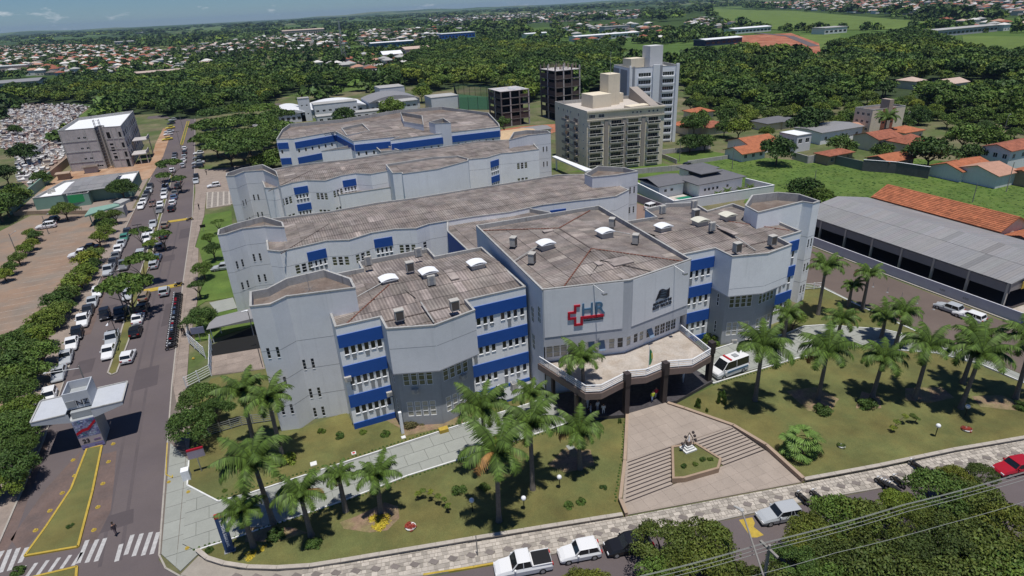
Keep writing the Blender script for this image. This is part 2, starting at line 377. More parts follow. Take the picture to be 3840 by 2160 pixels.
# far hills ringing the horizon
def hills():
    m=MB(); rn=random.Random(3)
    for k,(d0,d1,h) in enumerate(((5200,9500,52),(8200,13500,88))):
        pts=[]; n=130
        for i in range(n+1):
            a=R(-38+110*i/n); z=h*(.42+.40*noise.noise(Vector((i*.09,k*9.3,0)))+.16*noise.noise(Vector((i*.35,k*5,2))))
            pts.append(((math.sin(a)*d0,math.cos(a)*d0,-1),(math.sin(a)*(d0+d1)/2,math.cos(a)*(d0+d1)/2,max(2,z)),(math.sin(a)*d1,math.cos(a)*d1,-1)))
        for i in range(n):
            for j in range(2): m.face([pts[i+1][j],pts[i][j],pts[i][j+1],pts[i+1][j+1]])
    m.obj('hills',G_,None,kind='structure',smooth=True)
hills()
def blob(poly,z,name,m,sub=6,j=.0):
    "outline with small irregularities"
    out=[]; rn=random.Random(len(poly))
    for i in range(len(poly)):
        a=Vector(poly[i]); b=Vector(poly[(i+1)%len(poly)])
        for k in range(sub):
            q=a.lerp(b,k/sub); L=(b-a).length; out.append((q.x+rn.uniform(-j,j)*L/sub,q.y+rn.uniform(-j,j)*L/sub))
    return sheet(name,out,z,m)
# broad near-ground cover: worn town soil under streets and lots
SOIL=mat('town_soil',(.075,.105,.03),.95,.25,.05,1,col2=(.17,.145,.085))
sheet('town_ground',[(-200,-60),(260,-60),(260,430),(-200,430)],.01,SOIL)
# ---- main street on the left
sheet('street_road',[(-33.9,-40),(-17.2,-40),(-16.3,52),(-16.6,62),(-17.4,86),(-18.1,125),(-18.4,172),(-20.4,240),(-25.3,385),(-34.9,385),(-33.5,260),(-33.7,190),(-33.9,135)],.03,ASPH)
sheet('street_road',[(-16.3,52.4),(-15.4,50.7),(-14.2,49.3),(6.2,39.5),(17.4,36.8),(33.4,33.4),(49.7,30.0),(64.5,26.6),(110,16),(110,4),(60,14),(0,28),(-17.2,30)],.026,ASPH)
sheet('cross_road',[(-34.5,380),(-24.5,376),(20,392),(20,400),(-50,400),(-50,390)],.034,ASPH)
# right-hand side street beside the garden
sheet('side_street',[(83.6,66),(84.2,58),(83.6,50),(84.6,30),(86,8),(96.8,8),(96.5,40),(96.5,60),(96.4,100),(80,100),(80,80)],.03,mat('brown_asphalt',(.13,.10,.085),.92,.12,.08,8))
def kerb(name,pts,w=.15,h=.14,m=None,z=.0,parent=None,kind='structure'):
    mb=MB()
    for a,b in zip(pts,pts[1:]):
        F=Fr(a,b); F.box(mb,-.01,F.len+.01,-w/2,w/2,z,z+h)
    return mb.obj(name,m or KERB,parent,kind=kind)
kerb('street_kerb',[(-16.3,53),(-16.6,62),(-17.4,86),(-18.1,125),(-18.4,172),(-20.4,240),(-25.3,370)],.18,.15)
kerb('street_kerb',[(-31.3,40),(-31.3,79),(-33.9,135),(-33.6,192),(-33.2,232)],.18,.15)
# slabs laid in a grid: one part per slab
def slabs(parent,name,poly,z,mat_,sx,sy,th=.06,rot=0.,gap=.03,tv=.08,limit=300,org=None,jz=.004,stagger=0,keep=None):
    xs=[p[0] for p in poly]; ys=[p[1] for p in poly]; c,s=math.cos(rot),math.sin(rot); ox,oy=org or (min(xs),min(ys))
    def T(x,y): return (ox+(x)*c-(y)*s,oy+x*s+y*c)
    def TI(x,y): x-=ox;y-=oy; return (x*c+y*s,-x*s+y*c)
    q=[TI(*p) for p in poly]; i0=int(min(p[0] for p in q)//sx)-1; i1=int(max(p[0] for p in q)//sx)+1; j0=int(min(p[1] for p in q)//sy)-1; j1=int(max(p[1] for p in q)//sy)+1
    items=[]; rn=random.Random(int(sx*100+len(poly)))
    for j in range(j0,j1+1):
        for i in range(i0,i1+1):
            xo=i*sx+(stagger*sx if j%2 else 0); cell=[T(xo+gap/2,j*sy+gap/2),T(xo+sx-gap/2,j*sy+gap/2),T(xo+sx-gap/2,j*sy+sy-gap/2),T(xo+gap/2,j*sy+sy-gap/2)]
            cp=clip(poly,cell)
            if len(cp)<3 or abs(area(cp))<.02*sx*sy: continue
            cx=sum(p[0] for p in cp)/len(cp); cy=sum(p[1] for p in cp)/len(cp)
            if keep and not keep(cx,cy): continue
            t=1+rn.uniform(-tv,tv); zz=z+rn.uniform(-jz,jz)
            items.append((math.hypot(cx,cy),lambda m,cp=cp,t=t,zz=zz: m.prism(cp,zz-th,zz,0,t,bottom=False)))
    pieces(parent,name,items,mat_,limit)
# ---- footway beside the street
WKP=[(-16.2,53),(-16.5,62),(-17.3,86),(-18.0,125),(-18.3,172),(-18.7,200),(-15.6,200),(-15.6,173),(-16.8,147.5),(-16,146),(-15.2,115),(-15.7,97.5),(-15.5,86.5),(-14.5,80),(-14.4,67),(-14.3,62.5),(-14.3,53)]
wk=sheet('sidewalk',WKP,.105,mat('joint_mortar',(.16,.135,.115),.95,.1),thick=.1)
slabs(wk,'slab',[p for p in WKP if p[1]>66 or p[0]<-16.1 and p[1]>66],.15,WALK,1.6,1.3)
sheet('forecourt_paving',[(-20.5,240),(-18.6,235),(-14.2,232),(-2,232),(-2,199),(-9,199),(-9.0,180),(-15.2,180),(-15.6,200),(-18.7,200)],.1,WALK,thick=.08)
# patterned terrace with steps beside block three
pt=sheet('patterned_pavement',[(-15.6,199),(-9.0,196),(-8.4,181),(-15.2,180)],.16,STONE,thick=.1)
slabs(pt,'paver',[(-15.4,198.6),(-9.2,195.8),(-8.6,181.4),(-15.0,180.4)],.2,DSTONE,1.5,1.0,gap=.45,tv=.15)
# ---- lawns
for i,pl in enumerate([
 [(-15.4,174),(-8.9,174),(-8.9,162),(-9,150),(-9,113.6),(-13.8,114.2),(-15.1,112.5),(-14.3,130.3),(-15.9,146),(-16.7,147.5)],
 [(-13.2,108.6),(-6.5,107.5),(-6,99.7),(-12.5,98),(-14.9,98),(-15.1,108)],
 [(-12.3,85.1),(-9.8,85.0),(-4.9,84.1),(-4.1,67.8),(-1.9,67.2),(3.9,68),(4.2,64),(9.3,64),(9.8,60.7),(14.3,60.2),(19.4,61.5),(19.6,63.4),(27.7,63.4),(27.7,59.3),(24.6,59.1),(16,59.1),(0.7,58.5),(-8.2,58.1),(-11.1,58.3),(-14.25,62.5),(-14.4,67),(-14.2,80)],
 ]):
    sheet('lawn',pl,.11+.003*i,GRASS if i==2 else GRASSG,thick=.1)
sheet('lawn',[(-13.1,51.9),(-10,51.9),(0.7,52.2),(8,52.9),(17,52.8),(28,53.3),(34.4,51.0),(26.4,39.6),(25.8,37.8),(11.4,41.4),(-.5,44.3),(-6,46.2),(-9.3,47.9),(-11.6,49.8)],.12,GRASS,thick=.12)
sheet('lawn',[(41.6,50.6),(50.2,52.0),(61.8,51.6),(67.6,51.3),(72,50.2),(76.4,46.6),(79.6,44.1),(81.5,40),(82.2,34),(82.5,25.5),(70.8,28.1),(62.4,30.1),(53.5,31.8),(44.7,33.7),(45.3,39.4),(44.3,43.6),(41.5,49)],.12,GRASS,thick=.12)
sheet('lawn',[(57.9,58.9),(66.2,57.6),(70.4,58),(73.4,56.9),(76.4,54.4),(79.3,52.3),(82.8,46),(82.9,60),(83.3,66),(80,69),(77.3,68.5),(76,64),(70,61),(58,58.9)],.12,GRASS,thick=.12)
# ---- garden path of big concrete slabs, with whitewashed kerbs
PP=[(-14.3,53.5),(-13.2,52.2),(-10.1,52.15),(.7,52.4),(8,53.1),(17,53.1),(28.5,53.4),(28,60),(24.7,58.9),(16.1,58.7),(1.7,58.2),(-8.2,57.8),(-11.2,58.1),(-14.3,62.3)]
pth=sheet('garden_path',PP,.08,mat('path_joint',(.17,.18,.16),.95,.1),thick=.08)
slabs(pth,'slab',PP,.13,CONC,2.4,1.9,gap=.05,tv=.05,rot=0.02,stagger=.5)
PY=[(-16.1,53),(-14.3,50),(-12.8,51.5),(-13.2,52.1),(-14.3,53.4),(-14.3,66.8),(-16.6,71.5)]
pth2=sheet('corner_pavement',PY,.08,CONC,thick=.08); slabs(pth2,'slab',PY,.13,CONC,1.9,2.4,gap=.05,tv=.05)
PR=[(48,52.3),(53.7,52.4),(61.8,51.9),(67.7,51.6),(72.1,50.5),(76.6,46.9),(79.8,44.3),(82.1,40),(82.6,34),(82.8,24),(84.6,24),(84.0,35),(83.3,51),(83.35,59),(84.0,67),(83.3,67),(82.9,59),(82.9,46),(79.2,52.1),(76.3,54.2),(73.3,56.7),(70.4,57.8),(66.2,57.3),(57.9,58.7),(54,58.6),(47,57.5)]
pr_=sheet('garden_path',PR,.08,CONC,thick=.08); slabs(pr_,'slab',PR,.13,CONC,2.4,2.2,gap=.05,tv=.05)
for pts in ([(-13.1,52.0),(-10,52.02),(.7,52.3),(8,53),(17,52.95),(28.5,53.3)],[(-14.35,66.8),(-14.3,62.4),(-11.15,58.2),(-8.2,57.95),(1.7,58.35),(16.1,58.85),(27,59)],[(48.5,52.1),(61.8,51.75),(67.7,51.45),(72,50.35),(76.5,46.75),(79.7,44.2),(82,40),(82.5,30)],[(54,58.8),(57.9,58.85),(66.2,57.45),(70.4,57.95),(73.4,56.8),(76.4,54.3),(79.3,52.2),(82.8,46)],[(83.4,67),(82.95,59),(82.9,46)]):
    kerb('path_kerb',pts,.16,.2,KWHITE)
# ---- parking lot across the street
LOT=[(-36.5,75),(-37.6,118),(-36.3,134),(-35.8,151),(-37,173),(-41,176),(-43.5,192),(-60,201),(-64,188),(-90,160),(-90,60),(-45,60)]
sheet('parking_lot',LOT,.09,LOTM,thick=.08)
mb=MB()
for y in range(98,178,3): mb.box(-48.6,y,.09,-43.6,y+.12,.098); 
for y in range(84,170,3): mb.box(-63,y,.09,-58,y+.12,.098)
for y in range(80,150,3): mb.box(-42.8,y,.09,-38.4,y+.12,.098)
mb.obj('parking_bay_lines',mat('faded_bay_paint',(.36,.30,.25),.9,.25,1,6),None,kind='structure')
sheet('verge_path',[(-31.3,60),(-31.3,79),(-33.9,135),(-33.6,192),(-37.0,192),(-36.9,173),(-35.8,151),(-36.3,134),(-37.5,118),(-36.4,75)],.1,WALK,thick=.1)
# ---- medians
def median(poly,ycol,name='median'):
    s=sheet(name,inset(poly,.12),.16,GRASS,thick=.16)
    kerb('median_kerb',poly+[poly[0]],.22,.2,ycol)
median([(-28.4,58.7),(-23.8,57.7),(-23.9,66),(-24.3,74.8),(-25.9,75.1),(-26.2,67.6),(-27.4,62.3)],YEL)
median([(-29.2,55.6),(-23.4,54.9),(-22.8,50.5),(-31,44)],YEL)
median([(-26.4,94.1),(-25.8,93.2),(-25.2,93.5),(-24.87,104.3),(-25.2,117),(-25.3,143),(-26,171),(-26.2,197),(-26.7,232),(-27.4,232),(-27,197),(-26.8,171),(-26.6,143),(-26.6,116),(-26.35,101.3)],KERB)
median([(-27.9,290),(-26.9,290),(-27.6,362),(-28.7,362)],YEL)
# ---- street paint
mb=MB()
for i,(a,b) in enumerate([((-23.43, 55.44),(-23.15, 58.37)),((-22.67, 55.16),(-22.24, 58.02)),((-21.88, 54.94),(-21.53, 57.86)),((-20.04, 54.06),(-19.93, 56.27)),((-19.33, 54.57),(-19.05, 57.13)),((-18.59, 54.04),(-18.21, 56.9)),((-17.77, 53.73),(-17.36, 56.68)),((-17.02, 53.54),(-16.68, 56.35)),
  ((-30.96, 58.31),(-30.7, 60.55)),((-30.07, 57.46),(-30.08, 60.46)),((-29.37, 57.38),(-29.33, 60.28)),((-28.69, 58.05),(-28.55, 59.99))]):
    F=Fr(a,b); F.box(mb,0,F.len,-.2,.2,.03,.036 if i not in(3,4,5) else .034)
for i in range(6):
    F=Fr((-28.6+i*.95,55.75-.08*i),(-28.1+i*.95,57.5-.12*i)); F.box(mb,0,F.len*.95,-.17,.17,.012,.036)
mb.obj('zebra_crossing',ROADW,None,kind='structure')
for y,n in ((125.4,0),(172.6,1)):
    mb=MB(); mb.box(-24.9,y-.9,.03,-18.15,y+.9,.11); mb.obj('speed_hump',YEL,None,kind='structure')
sheet('yellow_street_marking',[(35.46, 32.69),(36.82, 32.4),(36.54, 31.75),(36.08, 31.43),(36.22, 30.27),(35.45, 30.32),(34.96, 30.56)],.036,YEL)
# ---- split-stone promenade along the front with dark diamonds
UP=[(-14.3,49.6),(-12.8,51.2),(-11.6,49.7),(-9.3,47.8),(-6,46.0),(-.5,44.2),(11.4,41.3),(25.8,37.7),(44.6,33.6),(53.5,31.65),(62.4,30.0),(70.8,28.0),(84,25)]
LO=[(84,22),(70,25.3),(64.5,26.8),(49.7,30.2),(42.7,31.9),(33.4,33.6),(23.4,35.7),(17.4,37),(6.2,39.8),(-4,44.0),(-11.5,47.4)]
PM=UP+LO
pm=sheet('promenade',PM,.1,mat('promenade_mortar',(.30,.27,.23),.95,.1),thick=.1)
def promenade():
    rn=random.Random(5); items=[]; dia=[]
    def yc(x):  # centreline
        L1=[(p[0],p[1]) for p in UP]; L2=LO[::-1]
        f=lambda L:np.interp(x,[p[0] for p in L],[p[1] for p in L])
        return (f(L1)+f(L2))/2, (f(L1)-f(L2))
    x=-9.5; D=[]
    while x<83:
        y,w_=yc(x); D.append((x,float(y)-.15)); x+=1.68
    for x,y in D: dia.append([(x-.50,y+.13),(x+.05,y-.42),(x+.50,y-.13),(x-.05,y+.42)])
    for (a,b) in zip(UP,UP[1:]): pass
    # rows of stones along the slope of the walk
    rot=math.atan2(-14.2,63); c,s=math.cos(rot),math.sin(rot)
    v=-9
    while v<9:
        hgt=rn.choice((.34,.42,.5)); u=-25.
        while u<75:
            wd=rn.choice((.3,.42,.55,.7)); 
            def T(a,b): return (20+a*c-b*s,37.5+a*s+b*c)
            cell=[T(u+.02,v+.02),T(u+wd-.02,v+.02),T(u+wd-.02,v+hgt-.02),T(u+.02,v+hgt-.02)]
            u+=wd
            cx,cy=cell[0]
            if not (-15<cx<84) : continue
            y,w_=yc(cx)
            if abs(cy-y)>w_/2+1: continue
            cp=clip(PM,cell)
            if len(cp)<3 or abs(area(cp))<.02: continue
            mx_=sum(p[0] for p in cp)/len(cp); my=sum(p[1] for p in cp)/len(cp)
            if any(abs(mx_-d[0])+abs(my-d[1])*1.1<.42 for d in D): continue
            t=rn.choice((.72,.85,1,1,1.08,1.15,1.22)); zz=.14+rn.uniform(-.006,.006)
            items.append((math.hypot(mx_,my),lambda m,cp=cp,t=t,zz=zz: m.prism(cp,zz-.05,zz,0,t,bottom=False)))
        v+=hgt
    pieces(pm,'stone',items,STONE,300)
    for d in dia:
        mb=MB(); mb.prism(d,.095,.158,0,rn.uniform(.85,1.1)); mb.obj('diamond_stone',DSTONE,pm)
promenade()
kerb('promenade_kerb',[(84,21.9),(70,25.2),(64.5,26.7),(49.7,30.1),(42.7,31.8),(33.4,33.5),(23.4,35.6),(17.4,36.9),(6.2,39.7),(-4,43.9),(-11.5,47.3),(-14.3,49.4),(-15.6,51),(-16.3,53)],.16,.15)
kerb('yellow_kerb_paint',[(6.04, 39.8),(7.65, 39.37),(10.42, 38.62),(12.2, 38.21)],.2,.17,YEL)
# ---- plaza, steps, planter
U0=.5
sheet('plaza',[(26.0,37.9),(26.5,39.3),(44.9,39.2),(45.1,38.5),(44.6,33.8)],.13,PLAZA,thick=.12)
pz=sheet('upper_plaza',[(30.2,44.1),(35.0,51.2),(40.2,51.0),(41.4,48.8),(44.2,43.7)],U0,PLAZA,thick=.5)
pz0=bpy.data.objects['plaza']
slabs(pz0,'paver',[(26.1,38.0),(26.5,39.2),(44.8,39.1),(45.0,38.4),(44.5,33.9)],.15,PLAZA,1.25,1.25,gap=.012,tv=.05)
slabs(pz,'paver',[(30.3,44.2),(35.1,51.1),(40.1,50.9),(41.3,48.7),(44.1,43.8)],U0+.02,PLAZA,1.25,1.25,gap=.012,tv=.05)
porch=sheet('porch_floor',[(27.8,53.6),(28.5,58.8),(37.8,56.8),(48,57.8),(48.6,52.2),(41.6,50.7),(40.2,51.05),(34.9,51.25),(34.4,51.2)],U0-.01,mat('dark_granite_floor',(.07,.065,.07),.25,.25,1.5,6),thick=.45)
PLT=[(33.9,39.0),(38.0,38.6),(39.3,39.7),(38.5,43.1),(35.75,43.75),(32.7,39.5)]
st=thing('stairway','broad pinkish stone stairway with dark nosings leading up to the hospital entrance','stairs',(35,41.5,0))
def stair():
    ys=[39.25,39.72,40.2,40.68,41.15,41.6,42.05,42.5,42.95,43.4,43.85,44.15]
    def xl(y): return np.interp(y,[38,39.2,44.1],[25.9,26.5,30.1])
    def xr(y): return np.interp(y,[38.5,39.2,43.7,44.2],[45.2,44.9,44.2,44.0])
    for i in range(len(ys)-1):
        y0,y1=ys[i],ys[i+1]; z=.13+(U0-.13)*(i+1)/len(ys)
        for side in (0,1):
            yy=(y0+y1)/2
            if side==0: a=[float(xl(y0)),float(xl(y1))]; b=[float(np.interp(yy,[39.5,43.75],[32.7,35.75]))]*2
            else:
                if 4<=i<=5 : zz=z
                a=[float(np.interp(yy,[39.7,43.1,43.8],[39.2,38.5,36.0]))]*2; b=[float(xr(y0)),float(xr(y1))]
            m=MB(); m.prism([(a[0],y0),(b[0],y0),(b[1],y1),(a[1],y1)],.02,z); m.obj('step',PLAZA,st)
            m=MB(); m.box(max(a)+.02,y0-.02,z-.03,min(b)-.02,y0+.09,z+.012); m.obj('step_nosing',DBROWN,st)
stair()
pl=thing('planter','raised stone planter bed with a small shrine in the middle of the stairs','planter',(36,41,0))
m=MB(); q=inset(PLT,.25)
P2=PLT if area(PLT)>0 else PLT[::-1]
for i in range(len(P2)):
    j=(i+1)%len(P2); m.prism([P2[i],P2[j],q[j],q[i]],.0,.75)
m.obj('planter_wall',mat('tan_stone',(.33,.24,.17),.9,.1),pl); m=MB(); m.prism(q,.1,.62); m.obj('soil',GRASS,pl)
def wall_line(name,pts,h,w_,m,label,cat='wall',cope=None,z=0,group=None):
    t=thing(name,label,cat,(*pts[0][:2],0),group)
    for a,b in zip(pts,pts[1:]):
        F=Fr(a,b); mb=MB(); F.box(mb,0,F.len,-w_/2,w_/2,z,h); mb.obj('wall_panel',m,t)
        if cope: mb=MB(); F.box(mb,-.03,F.len+.03,-w_/2-.05,w_/2+.05,h,h+.08); mb.obj('coping',cope,t)
    return t
TAN=mat('tan_plaster',(.36,.27,.20),.9,.1)
wall_line('low_wall',[(26.0,37.7),(26.5,39.6),(30,44.2),(34.7,51.0)],.55,.25,TAN,'low tan kerb wall along the left edge of the entrance plaza',cope=TAN)
wall_line('low_wall',[(40.4,50.7),(41.5,48.9),(44.4,43.7),(45.2,39.4),(44.7,33.8)],.62,.3,TAN,'low tan wall curving down the right edge of the entrance plaza',cope=TAN)
_fw=mat('retaining_wall_stone',(.34,.30,.25),.95,.12)
def garden_wall(pts,label):
    t=thing('retaining_wall',label,'wall',(*pts[0],0))
    for a,b in zip(pts,pts[1:]):
        F=Fr(a,b); mb=MB(); F.box(mb,0,F.len,-.12,.12,0,.38); mb.obj('wall_panel',_fw,t)
        n=max(1,int(F.len/1.6))
        for i in range(n): mb=MB(); F.box(mb,F.len*i/n+.015,F.len*(i+1)/n-.015,-.22,.2,.38,.45+rng.uniform(-.008,.008)); mb.obj('coping_stone',STONE,t)
garden_wall([(-12.9,51.8),(-12.0,50.3),(-10.5,48.9),(-8.5,47.5),(-6,46.2),(-3.2,45.1),(-.5,44.4),(11.4,41.5),(25.7,37.9)],'long low stone retaining wall edging the left front lawn above the patterned pavement')
garden_wall([(44.9,33.8),(53.5,31.9),(62.4,30.2),(70.8,28.2),(82.5,25.6)],'low stone retaining wall edging the right front lawn with the palms')

DUST=mat('reddish_road_dust',(.15,.105,.09),.95,.15,.3,5,col2=(.12,.092,.085))
blob([(-24.0,73),(-22.5,73),(-21.6,62),(-22.4,57.6),(-23.7,57.8),(-23.8,66)],.034,'road_dust',DUST,4,.02)
blob([(-26.6,75),(-28.9,69),(-30.4,62),(-29,59.5),(-27.5,62.5),(-26.4,67.6)],.034,'road_dust',DUST,4,.02)
blob([(-31.2,50),(-30.2,62),(-30.6,79),(-31.3,79),(-31.3,50)],.034,'road_dust',DUST,4,.02)
blob([(-33.6,192),(-32.2,150),(-31.2,110),(-32.5,110),(-33.8,140)],.034,'road_dust',DUST,4,.02)
_pt=mat('asphalt_patch',(.088,.073,.076),.9,.08,.2,8)
for i,(x,y,a,b) in enumerate(((-21,90,1.6,3.2),(-30,98,1.2,2.4),(-19.6,112,.9,5),(-22,143,1.4,2),(-29.6,118,1,3.5),(-21,60,1.8,1.2),(-19.5,160,1.2,4),(10,33,2.4,1),(44,27,3,.9))):
    blob([(x-a,y-b),(x+a,y-b*.9),(x+a*.9,y+b),(x-a,y+b*.95)],.033,'asphalt_patch',_pt,3,.02)
for x in (-19.9,-21.6): sheet('tyre_track',[(x,54),(x+.35,54),(x-.6,86),(x-1.0,125),(x-1.4,170),(x-1.7,170),(x-1.35,125),(x-.95,86)],.0325,mat('tyre_track',(.10,.083,.085),.8,.1,.1,6) if 'tyre_track' not in bpy.data.materials else bpy.data.materials['tyre_track'])
# ================================================================ hospital
class Block:
    def __init__(s,name,label,poly,h,deck,wall,cat='hospital wing',cope=None,z0=0.,pw=.22,deckm=None,group=None):
        s.poly=[p[:2] for p in (poly if area(poly)>0 else poly[::-1])]; s.h=h; s.deck=deck; s.wall=wall; s.cope=cope or COPE; s.z0=z0; s.pw=pw
        s.t=thing(name,label,cat,(*s.poly[0],0),group); s.H={}; s.W=[]; s.deckm=deckm or DECK; s.top={}
        s.F=[Fr(s.poly[i],s.poly[(i+1)%len(s.poly)]) for i in range(len(s.poly))]
    def edge(s,p):
        "index of the edge whose middle is closest to p"
        return min(range(len(s.F)),key=lambda i:(Vector(s.F[i].P(s.F[i].len/2,0,0)[:2])-Vector(p)).length)
    def win(s,i,a,b,c,d,**k):
        F=s.F[i]
        if a<.02 or b>F.len-.02: return
        s.H.setdefault(i,[]).append((a,b,c,d)); s.W.append((F,a,b,c,d,k))
    def done(s,walls=True):
        if walls:
            for i,F in enumerate(s.F):
                m=MB(); F.holes(m,0,F.len,s.z0,s.h,s.H.get(i,[])); m.obj('wall',s.wall,s.t)
        for F,a,b,c,d,k in s.W: window(s.t,F,a,b,c,d,**k)
        q=inset(s.poly,s.pw); P=s.poly; n=len(P); m=MB()
        if s.h>s.deck:
            for i in range(n):
                j=(i+1)%n
                m.face([(*P[i],s.h),(*P[j],s.h),(*q[j],s.h),(*q[i],s.h)]); m.face([(*q[i],s.h),(*q[j],s.h),(*q[j],s.deck),(*q[i],s.deck)])
            for i in range(n):
                F=s.F[i]; F.box(m,-.02,F.len+.02,-.0,.045,s.h-.14,s.h+.012)
            m.obj('parapet',s.cope,s.t)
        m=MB(); m.face([(x,y,s.deck) for x,y in inset(P,.05)]); m.obj('roof_slab',s.deckm,s.t)
        return s.t
def planes_hip(x0,y0,x1,y1,ez,sl,hl=True,hr=True,half=None):
    "roof planes over a rectangle, ridge along x. returns (poly, z function, slope axis)"
    w_=(y1-y0)/2; ym=(y0+y1)/2; a=x0+(w_ if hl else 0); b=x1-(w_ if hr else 0)
    if a>b: a=b=(x0+x1)/2
    out=[([(x0,y0),(x1,y0),(b,ym),(a,ym)],lambda x,y:ez+(y-y0)*sl,'y'),([(x1,y1),(x0,y1),(a,ym),(b,ym)],lambda x,y:ez+(y1-y)*sl,'y')]
    if hl: k=w_*sl/max(.01,a-x0); out.append(([(x0,y1),(x0,y0),(a,ym)],lambda x,y:ez+(x-x0)*k,'x'))
    if hr: k2=w_*sl/max(.01,x1-b); out.append(([(x1,y0),(x1,y1),(b,ym)],lambda x,y:ez+(x1-x)*k2,'x'))
    return out
def roof_sheets(t,poly,planes,mat_,name='roof_sheet',sw=1.1,sl_=2.6,ins=.24,limit=300,tv=.16,lights=.03,ov=.05,skip=None,seed=1):
    pin=inset(poly,ins) if ins else poly; items=[]; rn=random.Random(seed)
    for pl,zf,ax in planes:
        if area(pl)<0: pl=pl[::-1]
        xs=[p[0] for p in pl]; ys=[p[1] for p in pl]
        dx,dy=(sw,sl_) if ax=='y' else (sl_,sw)
        X=min(xs)
        while X<max(xs):
            Y=min(ys); colt=rn.uniform(-.05,.05)
            while Y<max(ys):
                cell=clip([(X+.01,Y+.01),(X+dx-.01,Y+.01),(X+dx-.01,Y+dy-.01),(X+.01,Y+dy-.01)],pl)
                if len(cell)>2:
                    cp=clip(pin,cell)
                    if len(cp)>2 and abs(area(cp))>.08:
                        cx=sum(p[0] for p in cp)/len(cp); cy=sum(p[1] for p in cp)/len(cp)
                        tt=1+rn.uniform(-tv,tv)*.7+colt+.10*noise.noise(Vector((cx*.12,cy*.12,seed)))
                        r_=rn.random()
                        if r_<lights: tt=1.55
                        elif r_<lights+.04: tt*=.78
                        tc_=(tt*(1+rn.uniform(-.02,.03)),tt,tt*(1+rn.uniform(-.03,.02)))
                        # each sheet laps over the next one down the slope
                        g=(zf(cx+.01,cy)-zf(cx,cy),zf(cx,cy+.01)-zf(cx,cy)); up=(g[0]>0)-(g[0]<0) if ax=='x' else (g[1]>0)-(g[1]<0)
                        def f(m,cp=cp,tc_=tc_,X=X,Y=Y,zf=zf,ax=ax,up=up,dx=dx,dy=dy):
                            def lap(x,y):
                                k=(y-Y)/dy if ax=='y' else (x-X)/dx
                                return ov*(1-k if up>0 else k)
                            if area(cp)<0: cp=cp[::-1]
                            m.face([(x,y,zf(x,y)+.03+lap(x,y)) for x,y in cp],0,tc_,[(x,y) if ax=='y' else (y,x) for x,y in cp])
                            for i in range(len(cp)):
                                a=cp[i]; b=cp[(i+1)%len(cp)]
                                m.face([(a[0],a[1],zf(*a)-.03),(b[0],b[1],zf(*b)-.03),(b[0],b[1],zf(*b)+.03+lap(*b)),(a[0],a[1],zf(*a)+.03+lap(*a))],0,tc_)
                        if not(skip and skip(cx,cy)): items.append((math.hypot(cx,cy,)+0,f))
                Y+=dy
            X+=dx
    pieces(t,name,items,mat_,limit)
BANDS=[(11.5,13.1),(7.4,9.05),(3.27,4.95)]
def slot_panel(B,i,a0,a1,slots,base=True,long=(),t=None):
    "white wall with protruding blue bands and short slot windows below each"
    F=B.F[i]
    for k,(z0,z1) in enumerate(BANDS+([(0.0,.95)] if base else [])):
        m=MB(); F.box(m,a0+.0,a1-.0,.0,.10,z0,z1); m.obj('blue_band',BLUE,B.t)
        if k==3: continue
        rn=random.Random(int(a0*10)+k*7+i)
        for s in slots:
            a=a0+(a1-a0)*s; B.win(i,a-.26,a+.26,z0-1.05,z0-.04,bars=(1,1),glass=GLASS,fw=.02)
            m=MB(); F.box(m,a-.30,a+.30,.0,.07,z0-1.12,z0-1.07); F.box(m,a-.31,a-.275,0,.05,z0-1.06,z0-.04); F.box(m,a+.275,a+.31,0,.05,z0-1.06,z0-.04); m.obj('window_box',WHITE,B.t)
            g=rn.random()
            if g<.62:
                m=MB(); F.box(m,a-.22,a+.22,.0,.05,z0-1.13-rn.choice((.35,.6,1.0)),z0-1.13); m.obj('infill_panel',GREYP,B.t)
def win_group(B,i,a0,a1,n,z0,z1,w_,glass=None,rows=(1,3),prob=1,frame=None):
    for k in range(n):
        a=a0+(a1-a0)*(k+.5)/n; B.win(i,a-w_/2,a+w_/2,z0,z1,bars=rows,glass=glass or GLASSC,frame=frame or WHITE,fw=.05)
# ---- left front wing
WA=[(4.2,68.6),(4.2,63.95),(9.3,63.95),(9.3,60.75),(14.3,58.95),(19.6,60.3),(19.6,63.3),(27.4,63.3),(27.5,79.0),(20.4,79.0),(20.4,82.6),(10.2,82.6),(10.2,79.8),(6.0,79.8),(6.0,68.7)]
A=Block('hospital_wing','left front wing of the hospital with blue bands either side of a faceted bay',WA,14.3,13.1,WALLW)
